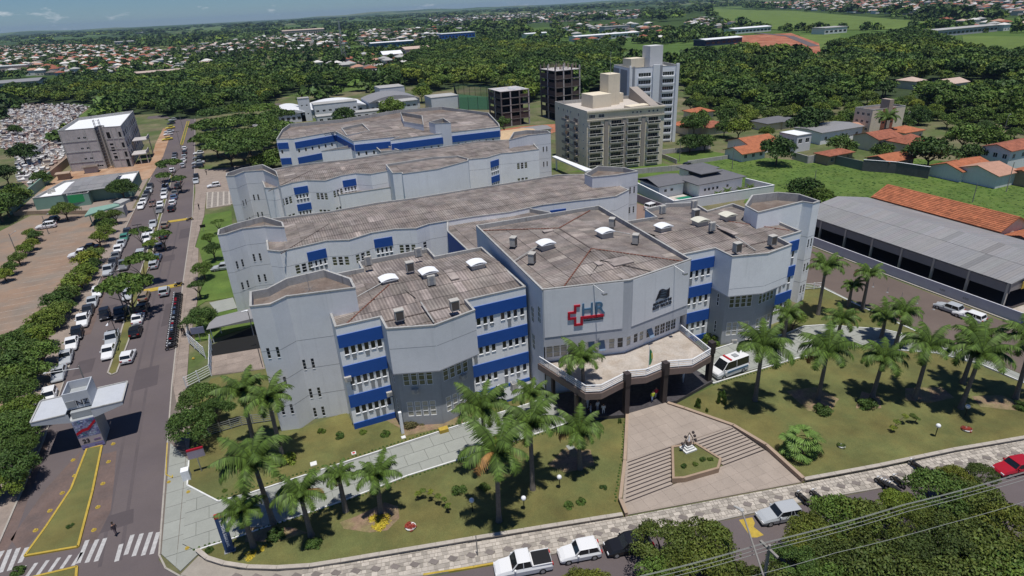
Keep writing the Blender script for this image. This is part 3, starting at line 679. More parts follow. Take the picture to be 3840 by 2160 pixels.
# bay: full-height outline is the upper box; the lower storeys stand back
def wing(B,panelL,panelR,bay,slL,slR,mir=False):
    i=B.edge(panelL); slot_panel(B,i,0,B.F[i].len,slL)
    j=B.edge(panelR); slot_panel(B,j,0,B.F[j].len,slR)
i_=A.edge((6.75,63.95)); slot_panel(A,i_,0,A.F[i_].len,[.15,.3,.45,.6,.75,.9])
i_=A.edge((23.5,63.3)); slot_panel(A,i_,0,A.F[i_].len,[.07,.17,.28,.39,.58,.69,.80,.92])
BAYE_A=[A.edge((9.3,62.3)),A.edge((11.8,59.85)),A.edge((17,59.6)),A.edge((19.6,61.8))]
def bay(B,pts,z1,m_up):
    "pts: corner points left to right of the cantilevered upper box; below it the wall stands back"
    lo=[(pts[0][0]+.05,pts[0][1]),(pts[1][0]+.55,pts[1][1]+1.0),(pts[2][0],pts[2][1]+1.05),(pts[3][0]-.55,pts[3][1]+1.0),(pts[4][0]-.05,pts[4][1])]
    for a,b in zip(lo,lo[1:]):
        F=Fr(a,b); hs=[]
        if F.len>3.2:
            for (z0,z1_,gl) in ((5.9,7.9,GLASSY),(1.5,3.6,GLASSC)):
                n=4
                for k in range(n):
                    c=F.len*(.12+.76*(k+.5)/n); hs.append((c-.36,c+.36,z0,z1_,gl))
        else:
            c=F.len*.5
            for z0 in (5.9,1.6): hs.append((c-.2,c+.2,z0,z0+1.9,GLASS))
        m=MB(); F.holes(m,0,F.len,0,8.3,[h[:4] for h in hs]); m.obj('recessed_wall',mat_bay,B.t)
        for h in hs: window(B.t,F,*h[:4],bars=(1,3),glass=h[4])
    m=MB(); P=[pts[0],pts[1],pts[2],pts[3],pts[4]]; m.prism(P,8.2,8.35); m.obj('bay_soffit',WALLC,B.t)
mat_bay=mat('bay_lower_plaster',(.36,.375,.39),.9,.05,.3,3,streak=.06)  # darker plaster: shade below the overhanging box put into the colour
def split_done(B,bayedges,up,z1=8.2):
    "finish the block, walls of the bay edges only above z1"
    for i,F in enumerate(B.F):
        m=MB()
        if i in bayedges: F.holes(m,0,F.len,z1,B.h,[]); m.obj('bay_wall',up,B.t)
        else: F.holes(m,0,F.len,0,B.h,B.H.get(i,[])); m.obj('wall',B.wall,B.t)
    return B.done(walls=False)
split_done(A,BAYE_A,WALL)
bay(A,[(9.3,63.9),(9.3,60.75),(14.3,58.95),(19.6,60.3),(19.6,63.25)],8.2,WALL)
roof_sheets(A.t,A.poly,planes_hip(4.2,63.4,33,79.4,13.7,.125,hl=True,hr=False)+[([(4,56),(33,56),(33,63.4),(4,63.4)],lambda x,y:13.7-(63.4-y)*.03,'y'),([(4,79.4),(33,79.4),(33,84),(4,84)],lambda x,y:13.7-(y-79.4)*.03,'y')],ROOF,seed=3,limit=300,tv=.26,lights=.05)
# red ridge tiles running up the hip
def ridge(t,a,b,col,n=None,r=.09,poly=None):
    a=Vector(a); b=Vector(b); n=n or int((b-a).length/.45)
    for k in range(n):
        c_=a.lerp(b,k/n)
        if poly and not inside(c_.x,c_.y,inset(poly,.35)): continue
        m=MB(); m.tube(a.lerp(b,k/n),a.lerp(b,(k+.86)/n),r*1.15,r*.85,6); m.obj('ridge_tile',col,t)
RIDT=mat('red_ridge_tile',(.20,.085,.06),.9,.2,2,8); RIDG=mat('grey_ridge_tile',(.16,.13,.12),.9,.2,2,8)
ridge(A.t,(4.6,63.8,13.82),(12.2,71.4,14.78),RIDT,poly=A.poly); ridge(A.t,(9.6,63.4,13.82),(19.6,63.4,13.82),RIDG)
# ---- left tower with its sunken flat roof
TA=[(-4.05,67.75),(-1.93,67.2),(-.1,68.5),(7.46,66.98),(7.47,69.95),(4.93,74.6),(.27,74.0),(-2.0,72.0),(-3.9,72.1)]
T=Block('stair_tower','left front corner tower of the hospital with a sunken stained roof',TA,17.2,16.2,WALL,cat='tower')
def slits(B,spec,w_=.34,hh=1.38):
    for i,a,z in spec: B.win(i,a-w_/2,a+w_/2,z,z+hh,bars=(1,3),fw=.015,glass=GLASS,frame=GREYP)
def slit_sill(B,spec,w_=.28):
    for i,a,z in spec:
        m=MB(); B.F[i].box(m,a-w_/2-.03,a+w_/2+.03,0,.04,z-.06,z); m.obj('sill',WHITE,B.t)
def towerwin(B,fi,offs,zs):
    sp=[]
    for k,(i,a) in enumerate(offs):
        for z in zs[k]: sp.append((i,a,z))
    slits(B,sp); slit_sill(B,sp)
i0=T.edge((-3,67.5)); i1=T.edge((-1,67.8)); i2=T.edge((3.6,67.7))
towerwin(T,0,[(i0,.75),(i0,1.8),(i2,.3),(i2,1.3)],[(10.35,6.3,2.4)]*2+[(7.3,3.15,.3)]*2)
T.done()
m=MB(); m.box(-2.9,68.6,16.2,-.9,69.4,16.45); m.obj('roof_hatch',mat('tan_concrete',(.36,.27,.21),.9,.1),T.t)
def antenna(t,x,y,z,h):
    m=MB(); m.tube((x,y,z),(x,y,z+h),.03); 
    for k in range(6): a=k*1.05; m.tube((x,y,z+h*.1),(x+math.cos(a)*1.1,y+math.sin(a)*1.1,z+.05),.015,.015,4)
    m.obj('antenna_mast',STEEL,t)
antenna(T.t,2.6,71.2,16.2,2.2)
# ---- centre block
CB=[(27.62,58.97),(38.0,56.3),(48.23,57.93),(49.99,83.74),(28.9,85.0)]
Bc=Block('entrance_block','tall central entrance block of the hospital carrying the red cross and HR sign',CB,15.6,13.9,WALLC,cat='hospital block')
f0=Bc.edge((33,57.5)); f1=Bc.edge((43,57)); fl=Bc.edge((28.2,72))
F0,F1,FL=Bc.F[f0],Bc.F[f1],Bc.F[fl]
for k,z0 in ((0,9.6),(1,10.6),(0,5.7),):
    Bc.win(fl,FL.len-(1.2 if k else 3.4)-.45,FL.len-(1.2 if k else 3.4)+.45,z0,z0+2.2,bars=(2,3),glass=GLASSY)
def centre():
    t=Bc.t
    for i,F in enumerate(Bc.F):
        m=MB()
        if i in(f0,f1): F.holes(m,0,F.len,7.75,15.6,[]); m.obj('front_wall',WALLC,t)
        else: F.holes(m,0,F.len,0,15.6,Bc.H.get(i,[])); m.obj('wall',WALL,t)
    # plastered raised field above
    for F,a,b in ((F0,.15,F0.len-.8),(F1,.45,F1.len-.2)):
        m=MB(); F.box(m,a,b,.0,.07,9.1,15.42); m.obj('raised_panel',WALL,t)
    # set-back terrace storey with windows
    d=.75
    lo=[(28.2,59.9),(38.1,57.2),(47.8,58.7)]
    for ei,(a,b) in enumerate(zip(lo,lo[1:])):
        F=Fr(a,b); hs=[]
        if ei==0:
            for k in range(4): hs.append((.15+k*.92,.15+k*.92+.84,5.55,7.6,GLASSC,(1,3)))
            for k,c in enumerate((4.6,5.9,7.3,8.6,9.7)): hs.append((c-.38,c+.38,5.8,7.4,(GLASS,GLASSC)[k%2],(1,2)))
        else:
            for k,c in enumerate((.7,1.9,2.9,4.1)): hs.append((c-.36,c+.36,5.8,7.4,(GLASSC,GLASS)[k%2],(1,2)))
            for k in range(4): hs.append((5.2+k*.98,5.2+k*.98+.9,5.55,7.55,GLASS,(2,4)))
        m=MB(); F.holes(m,0,F.len,0,7.8,[h[:4] for h in hs]); m.obj('terrace_wall',WALLW,t)
        for h in hs: window(t,F,*h[:4],bars=h[5],glass=h[4],name='window')
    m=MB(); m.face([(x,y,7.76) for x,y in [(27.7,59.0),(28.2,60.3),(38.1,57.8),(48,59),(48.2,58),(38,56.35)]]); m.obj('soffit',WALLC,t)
    # two wedge windows that stand open
    for F,a in ((Fr(lo[0],lo[1]),7.2),(Fr(lo[0],lo[1]),5.9),(Fr(lo[1],lo[2]),4.1)):
        m=MB(); p=[F.P(a-.4,.0,7.35),F.P(a+.4,.0,7.35),F.P(a+.4,.75,6.1),F.P(a-.4,.75,6.1)]; m.face(p); m.face([F.P(a-.4,.03,7.38),F.P(a+.4,.03,7.38),F.P(a+.4,.78,6.13),F.P(a-.4,.78,6.13)]); m.obj('open_sash',mat('pale_blue_glass',(.20,.27,.36),.2,.05) if 'pale_blue_glass' not in bpy.data.materials else bpy.data.materials['pale_blue_glass'],t)
    Bc.W=[w_ for w_ in Bc.W]; Bc.done(walls=False)
centre()
def tri_roof(t,poly,apex,zr,ze,mat_,seed):
    "hip roof with ridge between two apexes along y"
    (ax,ay0),(bx,ay1)=apex
    x0,x1=min(p[0] for p in poly)-.5,max(p[0] for p in poly)+.5; y0,y1=min(p[1] for p in poly)-1,max(p[1] for p in poly)+.5
    kf=(zr-ze)/(ay0-y0); kl=(zr-ze)/(ax-x0); kr=(zr-ze)/(x1-ax); kb=(zr-ze)/(y1-ay1)
    pls=[([(x0,y0),(x1,y0),(ax,ay0)],lambda x,y:ze+(y-y0)*kf,'y'),([(x0,y1),(x0,y0),(ax,ay0),(ax,ay1)],lambda x,y:ze+(x-x0)*kl,'x'),([(x1,y0),(x1,y1),(ax,ay1),(ax,ay0)],lambda x,y:ze+(x1-x)*kr,'x'),([(x1,y1),(x0,y1),(ax,ay1)],lambda x,y:ze+(y1-y)*kb,'y')]
    roof_sheets(t,poly,pls,mat_,seed=seed)
    ridge(t,(x0+.6,y0+1.2,ze+.2),(ax,ay0,zr+.1),RIDT,poly=poly); ridge(t,(x1-.6,y0+1.2,ze+.2),(ax,ay0,zr+.1),RIDT,poly=poly); ridge(t,(ax,ay0,zr+.1),(ax,ay1,zr+.1),RIDG,poly=poly); ridge(t,(x0+.6,y1-.7,ze+.2),(ax,ay1,zr+.1),RIDT,poly=poly); ridge(t,(x1-.6,y1-.7,ze+.2),(ax,ay1,zr+.1),RIDT,poly=poly)
tri_roof(Bc.t,Bc.poly,((38.6,66.5),(38.9,76)),15.95,14.75,ROOF,9)
# floodlights on arms
for x,y,s in ((33.6,57.35,1),(45.2,57.5,1)):
    m=MB(); m.tube((x,y,15.5),(x+.5,y-1.5,15.0),.05); m.box(x+.25,y-1.85,14.75,x+.8,y-1.45,15.0); fl_=m.obj('floodlight',STEEL,Bc.t)
# ---- signs on the front
def text(body,size,F,a,z,n,mat_,parent,ext=.06,name='lettering',sx=1.,bold=0,fit=None):
    me=TXT[(body,size)].copy(); me.materials.clear(); me.materials.append(mat_)
    o=bpy.data.objects.new(name,me); C.objects.link(o); o.parent=parent
    p=F.P(a,n,z); off=parent.location; o.location=(p[0]-off[0],p[1]-off[1],p[2]-off[2]); o.rotation_euler=(R(90),0,F.rz); o.scale=(sx,1,1)
    if fit: xs=[v.co.x for v in me.vertices]; ys=[v.co.y for v in me.vertices]; o.scale=(fit[0]/(max(xs)-min(xs)),fit[1]/(max(ys)-min(ys)),1); o.location.z-=min(ys)*o.scale[1]
    return o
SB=mat('steel_blue_letter',(.075,.16,.26),.5,.03); SR=mat('sign_red',(.42,.012,.03),.5,.03); SK=mat('sign_black',(.02,.02,.03),.6,0); SHD=mat('sign_white_edge',(.6,.6,.6),.6,0)
s1=thing('hospital_sign','red cross and steel blue HR hospital logo on the central facade','sign',F0.P(5,.1,10))
def cross(F,a,z,s,n):
    m=MB()
    def bx(a0,a1,z0,z1): F.box(m,a+a0*s,a+a1*s,n,n+.14,z+z0*s,z+z1*s)
    # outlined cross, open at the centre
    bx(.78,1.06,1.98,2.88); bx(1.06,1.55,2.62,2.88); bx(0,.27,.94,2.02); bx(.27,1.06,1.74,2.02); bx(.27,1.06,.94,1.2); bx(.78,1.06,0,.94); bx(1.06,1.9,0,.27); bx(1.6,1.9,.27,1.2)
    bx(1.9,4.55,.88,1.2)
    return m
cross(F0,3.03,10.28,.98,.07).obj('red_cross',SR,s1)
text('HR',3.35,F0,4.66,11.58,.10,SB,s1,.05,bold=.045,fit=(2.85,1.6))
text('HOSPITAL REGIONAL',.36,F0,5.0,10.98,.10,SK,s1,.03,fit=(2.45,.2)); text('DE PRESIDENTE PRUDENTE',.28,F0,5.0,10.74,.10,SK,s1,.03,fit=(2.45,.15))
s2=thing('government_sign','dark wavy striped emblem above GOVERNO DE SÃO PAULO lettering on the central facade','sign',F1.P(6,.1,10))
text('GOVERNO DE',.66,F1,3.95,10.86,.09,SK,s2,.04,fit=(3.2,.34)); text('SÃO PAULO',.80,F1,3.9,10.3,.09,SK,s2,.04,fit=(3.3,.48))
def wavy():
    for k in range(6):
        m=MB(); n=14; z0=11.45+k*.21
        for i in range(n):
            u0,u1=i/n,(i+1)/n
            f=lambda u:(4.35+k*.1+u*(2.35-k*.1), z0+.2*math.sin(u*5.6+.3)+u*.12)
            p,q=f(u0),f(u1); h=.125
            for a_,b_ in (((p,q),1),): 
                m.face([F1.P(p[0],.16,p[1]),F1.P(q[0],.16,q[1]),F1.P(q[0],.16,q[1]+h),F1.P(p[0],.16,p[1]+h)])
                m.face([F1.P(p[0],.08,p[1]),F1.P(q[0],.08,q[1]),F1.P(q[0],.16,q[1]),F1.P(p[0],.16,p[1])]); m.face([F1.P(p[0],.16,p[1]+h),F1.P(q[0],.16,q[1]+h),F1.P(q[0],.08,q[1]+h),F1.P(p[0],.08,p[1]+h)])
        m.obj('wave_stripe',SK,s2)
wavy()
# ---- entrance terrace with railings, columns, flag
TE=[(27.0,60.2)]+[(27.16, 59.97),(27.12, 52.86),(29.17, 51.47),(30.9, 50.74),(34.39, 51.53),(35.06, 51.88),(37.32, 51.14),(39.66, 51.44),(40.33, 51.55),(43.53, 50.42),(47.13, 51.38),(47.82, 58.45),(47.69, 58.98)]
TE=[p for k,p in enumerate(TE) if k not in (0,2,13)]+[(47.9,59.2),(38,57.6)]
te=thing('entrance_terrace','broad stained flat terrace over the main entrance with zigzag brown fascia and white railings','terrace',(36,55,0))
m=MB(); m.prism(TE,4.15,5.0,0); m.obj('terrace_fascia',BROWN,te); m=MB(); P_=TE if area(TE)>0 else TE[::-1]; m.face([(x,y,5.006) for x,y in inset(P_,.18)]); m.obj('terrace_slab',ALG,te)
fr=TE[:11]
def rail(t,pts,z,h=1.05,n=4,m_=WHITE,r=.075,post=1.6):
    for a,b in zip(pts,pts[1:]):
        F=Fr(a,b)
        if F.len<.2: continue
        for k in range(n): m=MB(); zz=z+h*(k+1)/n; m.tube(F.P(0,0,zz),F.P(F.len,0,zz),r if k==n-1 else r*.8,None,5); m.obj('rail',m_,t)
        c=max(1,round(F.len/post))
        for k in range(c+1): m=MB(); m.tube(F.P(F.len*k/c,0,z-.05),F.P(F.len*k/c,0,z+h),.03,None,5); m.obj('rail_post',m_,t)
ins_=inset(P_,.15); rail(te,[p for p in ins_ if p[1]<59.5 and not(p[1]>57 and 30<p[0]<46)] if False else [ins_[P_.index(q)] for q in fr if q in P_],5.0)
cols=[(34.75,51.45),(40.1,51.3),(48.1,52.6)]
for x,y in cols:
    m=MB(); m.box(x-.32,y-.32,0,x+.32,y+.32,4.6); m.prism([(x-.36,y-.42),(x+.36,y-.42),(x+.36,y+.36),(x-.36,y+.36)],4.6,6.25); m.obj('column',DBROWN,te)
for x,y in ((28.8,52.9),(28.3,58),(47,58)):
    m=MB(); m.box(x-.2,y-.2,0,x+.2,y+.2,4.2); m.obj('column',DBROWN,te)
m=MB(); m.tube((38.2,52.0,5),(38.2,52.0,8.6),.035); m.obj('flagpole',WHITE,te)
fg=thing('flag','green and yellow national flag hanging limp from the pole on the terrace railing','flag',(38.2,52,5.7))
m=MB(); rn_=random.Random(1)
for k in range(8):
    z0=6.0+k*.27; w0=.32*math.sin(.4+k*.33)+.12; w1=.32*math.sin(.4+(k+1)*.33)+.12
    for s,mi in ((0,0),(1,1 if 2<k<6 else 0)):
        m.face([(38.2+(w0*s)*.6,52-.02-.1*s,z0),(38.2+(w0*(s+1))*.6,52-.1*(1-s),z0),(38.2+(w1*(s+1))*.6,52-.1*(1-s),z0+.27),(38.2+(w1*s)*.6,52-.02-.1*s,z0+.27)],mi)
m.obj('flag_cloth',[mat('flag_green',(.02,.22,.07),.8,0),mat('flag_yellow',(.55,.45,.02),.8,0)],fg)
# glazed entrance behind the columns
m=MB(); Fg=Fr((29,59.6),(47.5,58.6)); Fg.box(m,0,Fg.len,-.1,0,.5,4.1); m.obj('entrance_glazing',GLASS,te)
# ---- right front wing and tower
WB=[(48.2,62.4),(55.6,62.0),(55.5,58.5),(60.3,57.05),(65.3,57.9),(65.8,60.7),(70.4,61.1),(71.4,70.8),(71.4,76.5),(65.45,75.6),(66.4,80.2),(62.4,82.2),(57.4,81.4),(56.7,77.4),(51.0,78.0),(50.2,66)]
Bw=Block('hospital_wing','right front wing of the hospital with a white faceted bay beside the palms',WB,14.3,13.1,WALLW)
i_=Bw.edge((52,62.2)); slot_panel(Bw,i_,1.8,Bw.F[i_].len,[.35,.52,.69,.86])
i_=Bw.edge((68.1,60.9)); slot_panel(Bw,i_,.3,Bw.F[i_].len*.95,[.15,.35,.55,.78],base=False)
BE=[Bw.edge((55.5,60.2)),Bw.edge((57.9,57.8)),Bw.edge((62.8,57.5)),Bw.edge((65.6,59.3))]
split_done(Bw,BE,WALLW)
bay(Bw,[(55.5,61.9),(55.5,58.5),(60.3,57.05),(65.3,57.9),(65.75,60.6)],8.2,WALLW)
roof_sheets(Bw.t,Bw.poly,planes_hip(42,61.4,71.4,78,13.7,.12,hl=False,hr=True)+[([(48,54),(72,54),(72,61.4),(48,61.4)],lambda x,y:13.7-(61.4-y)*.03,'y'),([(48,78),(72,78),(72,84),(48,84)],lambda x,y:13.7-(y-78)*.03,'y')],ROOF,seed=5)
ridge(Bw.t,(70.9,61.9,13.82),(63.2,69.6,14.75),RIDT,poly=Bw.poly); ridge(Bw.t,(56,61.4,13.8),(65.2,61.4,13.8),RIDG)
TB=[(65.8,65.2),(75.03,65.78),(75.6,64.32),(77.3,64.61),(77.6,68.88),(75.6,71.4),(71.2,72.3),(66.56,68.74)]
T2=Block('stair_tower','right front corner tower of the hospital with a mossy sunken roof',TB,16.8,15.5,WALLW,cat='tower')
j0=T2.edge((70,65.4)); j1=T2.edge((76.4,64.4))
towerwin(T2,0,[(j1,.45),(j1,1.2),(j0,7.2),(j0,8.1)],[(9.5,5.4,1.6)]*2+[(10.5,6.6,2.6)]*2)
T2.done()
# ---- second row
R2=[(-1.39, 101.87),(0.36, 100.21),(8.0, 101.42),(11.45, 99.83),(15.53, 101.41),(19.53, 101.22),(22.96, 99.65),(25.5,100.7),(33.65,100.5),(40.5,99.4),(47.3,100.1),(53.8,99.2),(58,98.2),(62,97.6),(66.5,100),(66.5,114.5),(60,118.5),(50,118.2),(38,118.4),(28,118.3),(20,119.2),(11,118.4),(.3,119.8),(-1.2,113)]
B2=Block('hospital_wing','long second row of the hospital under a brown corrugated roof',R2,11.8,10.6,WALLW)
def row_windows(B,xs,y,zs,w_=.8,h=1.5,gl=None,n=3,bars=(1,3)):
    for x in xs:
        i=B.edge((x,y)); F=B.F[i]; a=(Vector((x,y))-F.o).dot(F.d)
        for k in range(n):
            for z in zs: B.win(i,a+(k-(n-1)/2)*(w_+.45)-w_/2,a+(k-(n-1)/2)*(w_+.45)+w_/2,z,z+h,bars=bars,glass=gl or GLASS)
def edge_x(B,x,yref):
    best=None
    for i,F in enumerate(B.F):
        a,b=F.o.x,F.o.x+F.d.x*F.len
        if F.d.x>.5 and a<=x<=b: best=i if best is None or F.o.y<B.F[best].o.y else best
    return best
def front(B,items):
    for x,kind in items:
        i=edge_x(B,x,0)
        if i is None: continue
        F=B.F[i]; a=(x-F.o.x)/F.d.x
        if kind=='b':
            for z1 in (B.h-1.3,B.h-5.3):
                m=MB(); F.box(m,a-1.6,a+1.6,0,.1,z1-1.6,z1); m.obj('blue_band',BLUE,B.t)
                for k in range(4):
                    c=a-1.15+k*.76; B.win(i,c-.2,c+.2,z1-2.7,z1-1.72,fw=.04)
                    m=MB(); F.box(m,c-.28,c+.28,0,.12,z1-2.8,z1-2.72); m.obj('window_box',WHITE,B.t)
                    m=MB(); F.box(m,c-.18,c+.18,0,.04,z1-3.5,z1-2.8); m.obj('infill_panel',GREYP,B.t)
        else:
            for z in (B.h-4.6,B.h-8.6):
                for k in range(3): c=a+(k-1)*1.05; B.win(i,c-.38,c+.38,z,z+1.6,bars=(1,3),fw=.04,glass=GLASS if k%2 else GLASSY)
front(B2,[(3.6,'w'),(6.0,'b'),(9.6,'w'),(13.4,'w'),(17.3,'b'),(21.2,'w'),(24.3,'w'),(31.5,'b'),(37,'w'),(44,'w'),(50.5,'b'),(56,'w')])
B2.done()
roof_sheets(B2.t,B2.poly,planes_hip(-1.5,97.4,67,119.5,11.3,.10,hl=True,hr=False),ROOF,seed=8,sl_=2.8,tv=.12,lights=.008)
ridge(B2.t,(.5,99.5,11.6),(9.5,108.4,12.45),RIDG)
T3=Block('stair_tower','left end tower of the second hospital row',[(-8.41, 106.55),(-7.28, 106.34),(-4.64, 107.83),(-1.06, 107.12),(1.91, 104.83),(1.87, 107.85),(-1.02, 113.33),(-5.96, 111.36),(-8.31, 109.57)],14.3,13.3,WALL,cat='tower')
k0=T3.edge((-6,107.1)); k1=T3.edge((-2.8,107.4)); k2=T3.edge((.4,106.0))
towerwin(T3,0,[(k0,.7),(k0,1.7),(k1,.8),(k1,1.8)],[(7.8,3.9)]*2+[(8.2,4.3)]*2); T3.done(); antenna(T3.t,-1,110,13.3,2)
T4=Block('stair_tower','right end tower of the second hospital row near the pool house',[(60.58,104.2),(65.5,103.0),(70.6,103.1),(69.9,107.3),(66,111.3),(60.4,107)],14.3,13.3,WALL,cat='tower')
q0=T4.edge((68,103.05)); towerwin(T4,0,[(q0,1.2),(q0,2.2),(q0,3.3),(q0,4.3)],[(9.8,5.6)]*4); T4.done()
# link with its own small roof and curved blue wall between rows one and two
Bl=Block('link_building','low link building with a curved blue parapet between the first and second rows',[(27.4,85),(27.4,96),(29,101),(37,101),(44,101.5),(47,96),(47,84.5)],11.6,10.4,BLUE,cat='building'); Bl.done()
roof_sheets(Bl.t,Bl.poly,planes_hip(27,84,48,102,10.6,.08),ROOF,seed=12)
# ---- third row
R3=[(0.38, 145.11),(2.21, 143.5),(6.26, 146.2),(9.68, 146.5),(13.4, 143.59),(17.37, 146.25),(20.92, 146.62),(23.88, 143.68),(27.76, 144.32),(29,144),(49,144.2),(53,143.4),(57.8,145.8),(60.6,145),(68,144.5),(70,152),(68,160),(58,164.5),(46,163),(34,164.8),(22,163),(10,165),(1,163),(.2,152)]
B3=Block('hospital_wing','long third row of the hospital with blue panels and a projecting blank block',R3,11.8,10.6,WALLW)
front(B3,[(4.4,'w'),(8,'b'),(12.2,'w'),(16,'w'),(19.1,'b'),(55.5,'b'),(63.2,'w')]); B3.done()
roof_sheets(B3.t,B3.poly,planes_hip(-.5,141,71,165,11.2,.10,hl=True,hr=True),ROOF,seed=14,sl_=2.8,tv=.12,lights=.008)
ridge(B3.t,(1,142.5,11.5),(11.5,153,12.45),RIDG)
T5=Block('stair_tower','left end tower of the third hospital row',[(-7.13, 150.79),(-5.4, 150.06),(-3.23, 153.08),(0.87, 151.67),(3.54, 142.74),(3.6, 148.88),(1.1, 158.29),(-3.68, 157.16),(-6.95, 153.79)],14.3,13.3,WALL,cat='tower')
k0=T5.edge((-4.3,151.5)); k1=T5.edge((-1.2,152.3)); towerwin(T5,0,[(k0,.9),(k0,1.9),(k1,.9),(k1,1.9)],[(6.8,2.5)]*2+[(7.3,3)]*2); T5.done(); antenna(T5.t,-5,153,13.3,2.2)
T6=Block('stair_tower','right end tower of the third hospital row beside the beige apartments',[(61.4,148.6),(68.1,151.4),(74.6,150.7),(75.2,154),(70.9,158.2),(66.7,157.8)],14.3,13.3,WALL,cat='tower')
q0=T6.edge((71.5,151)); towerwin(T6,0,[(q0,1.4),(q0,2.4),(q0,4.3),(q0,5.3)],[(9.3,5.2)]*4); T6.done()
PB=[(28.13, 145.96),(27.54, 136.53),(29.52, 135.9),(29.35, 134.59),(37.3, 134.23),(46.15, 137.91),(47.08, 140.07),(45.84, 144.41),(40.08, 146.77)]
Bp=Block('service_block','blank-walled block with a ladder projecting from the third hospital row',PB,13,12.2,WALLW,cat='hospital block')
Bp.win(Bp.edge((PB[4])),2.2,3.2,4.5,6,bars=(2,2)) ; Bp.done()
roof_sheets(Bp.t,Bp.poly,planes_hip(25,131,52,150,12.25,.05),ROOF,seed=15)
Ba=Block('low_annex','low annex with a parapet roof in front of the third hospital row',[(16.19, 150.05),(16.0, 143.07),(28.44, 142.88),(28.82, 149.38)],8.2,7.5,WALLW,cat='annex'); Ba.done()
# ladder on the blank block
m=MB(); Fz=Fr((33.5,140.3),(34.5,140.2)); 
for a in (0,.55): m.tube((33.3+a,139.9-.1*a,4),(33.3+a,139.9-.1*a,13),.03,None,4)
for k in range(22): m.tube((33.3,139.9,4.2+k*.4),(33.85,139.85,4.2+k*.4),.02,None,4)
m.obj('ladder',STEEL,Bp.t)
# ---- fourth building at the back
R4L=[(6.63, 202.32),(9.01, 203.02),(10.72, 209.55),(11.76, 200.92),(24.81, 204.05),(22.72, 178.68),(27,185),(55,187),(62,176),(72,185),(72,205),(60,212),(45,214),(30,212),(12,205)]
B4=Block('hospital_building','far hospital building with two blue bands and white walls below a wide grey roof',[(6.81, 202.18),(10.01, 200.99),(11.65, 199.75),(24.81, 204.05),(27,184),(40,182),(36.67, 178.38),(54.01, 178.58),(70.54, 177.6),(72.13, 182.04),(77.6, 205.28),(68.66, 230.84),(52.67, 234.58),(30.4, 227.36),(13.05, 229.88),(9.89, 220.06)],12.5,11.4,WALLW,cat='building')
for i,F in enumerate(B4.F):
    if F.d.x>.3 and F.len>3:
        for z0,z1 in ((9.4,11.3),(4.6,6.6)): m=MB(); F.box(m,.1,F.len-.1,0,.15,z0,z1); m.obj('blue_band',BLUE,B4.t)
        for k in range(int(F.len//2.2)): B4.win(i,1+k*2.2-.3,1+k*2.2+.3,8.0,9.1,fw=.04)
    elif F.d.x<-.3 or F.len>3:
        m=MB(); F.box(m,.1,F.len-.1,0,.15,9.4,11.3); m.obj('blue_band',BLUE,B4.t)
B4.done(); roof_sheets(B4.t,B4.poly,planes_hip(6,165,76,222,11.45,.05),ROOF,seed=17,sw=2.2,sl_=5,tv=.2,lights=.05,ov=.1)
B4b=Block('front_annex','lower blue-banded front annex with a curved parapet on the far hospital building',[(24.15, 190.35),(33.64, 191.82),(33.24, 176.66),(37.96, 175.37),(36,186),(18,188)],10,9.3,WALLW,cat='annex')
m=MB(); F=B4b.F[B4b.edge((28.84, 191.08))]; F.box(m,.1,F.len-.1,0,.12,7.0,9.2); m.obj('blue_band',BLUE,B4b.t); B4b.done()
for (pl,h,lab) in (([(48.98, 215.46),(45.12, 195.45),(48.73, 185.22),(53.3, 203.0)],14.5,'square grey light well walls on the far hospital roof'),([(49.81, 182.79),(50.62, 179.3),(54.89, 177.22),(55.66, 186.83)],15.5,'grey roof tower with a small window on the far hospital building'),([(27.1, 205.92),(26.41, 191.58),(34.07, 194.81),(34.73, 210.28)],13,'open light well on the left of the far hospital roof')):
    bb=Block('roof_box',lab,pl,h,h-1.2,WALL,cat='roof structure'); bb.done()
# ---- rooftop machines: each one a thing of its own
def condenser(loc,rz,label,tall=1.35):
    t=thing('air_conditioner',label,'air conditioner',loc,'rooftop air conditioners',rz)
    m=MB(); m.box(-.5,-.38,.12,.5,.38,tall); put('casing',m.mesh('casing',mat_ac),t); m=MB(); m.box(-.42,-.40,.25,.42,-.385,tall-.12); put('grille',m.mesh('grille',GREYP if tall>1.5 else BROWNG),t)
    m=MB(); m.box(-.55,-.43,tall,.55,.43,tall+.07); put('top_panel',m.mesh('top_panel',mat_ac),t)
    for s in(-1,1): m=MB(); m.box(s*.42-.05,-.4,0,s*.42+.05,.4,.12); put('foot',m.mesh('foot',BLACK),t)
    return t
def fanunit(loc,rz,label):
    t=thing('air_conditioner',label,'air conditioner',loc,'rooftop air conditioners',rz)
    m=MB(); m.box(-.5,-.2,.1,.5,.2,1.35); put('casing',m.mesh('casing',mat_ac),t)
    for z in (.42,1.0): m=MB(); m.tube((0,-.23,z),(0,-.19,z),.29,.29,14); put('fan_guard',m.mesh('fan_guard',GREYP),t)
    m=MB(); m.box(-.5,-.22,0,.5,.22,.1); put('foot',m.mesh('foot',BLACK),t); return t
mat_ac=mat('ac_casing',(.45,.43,.39),.6,.08,world=False); BROWNG=mat('ac_grille_brown',(.10,.085,.075),.7,.1)
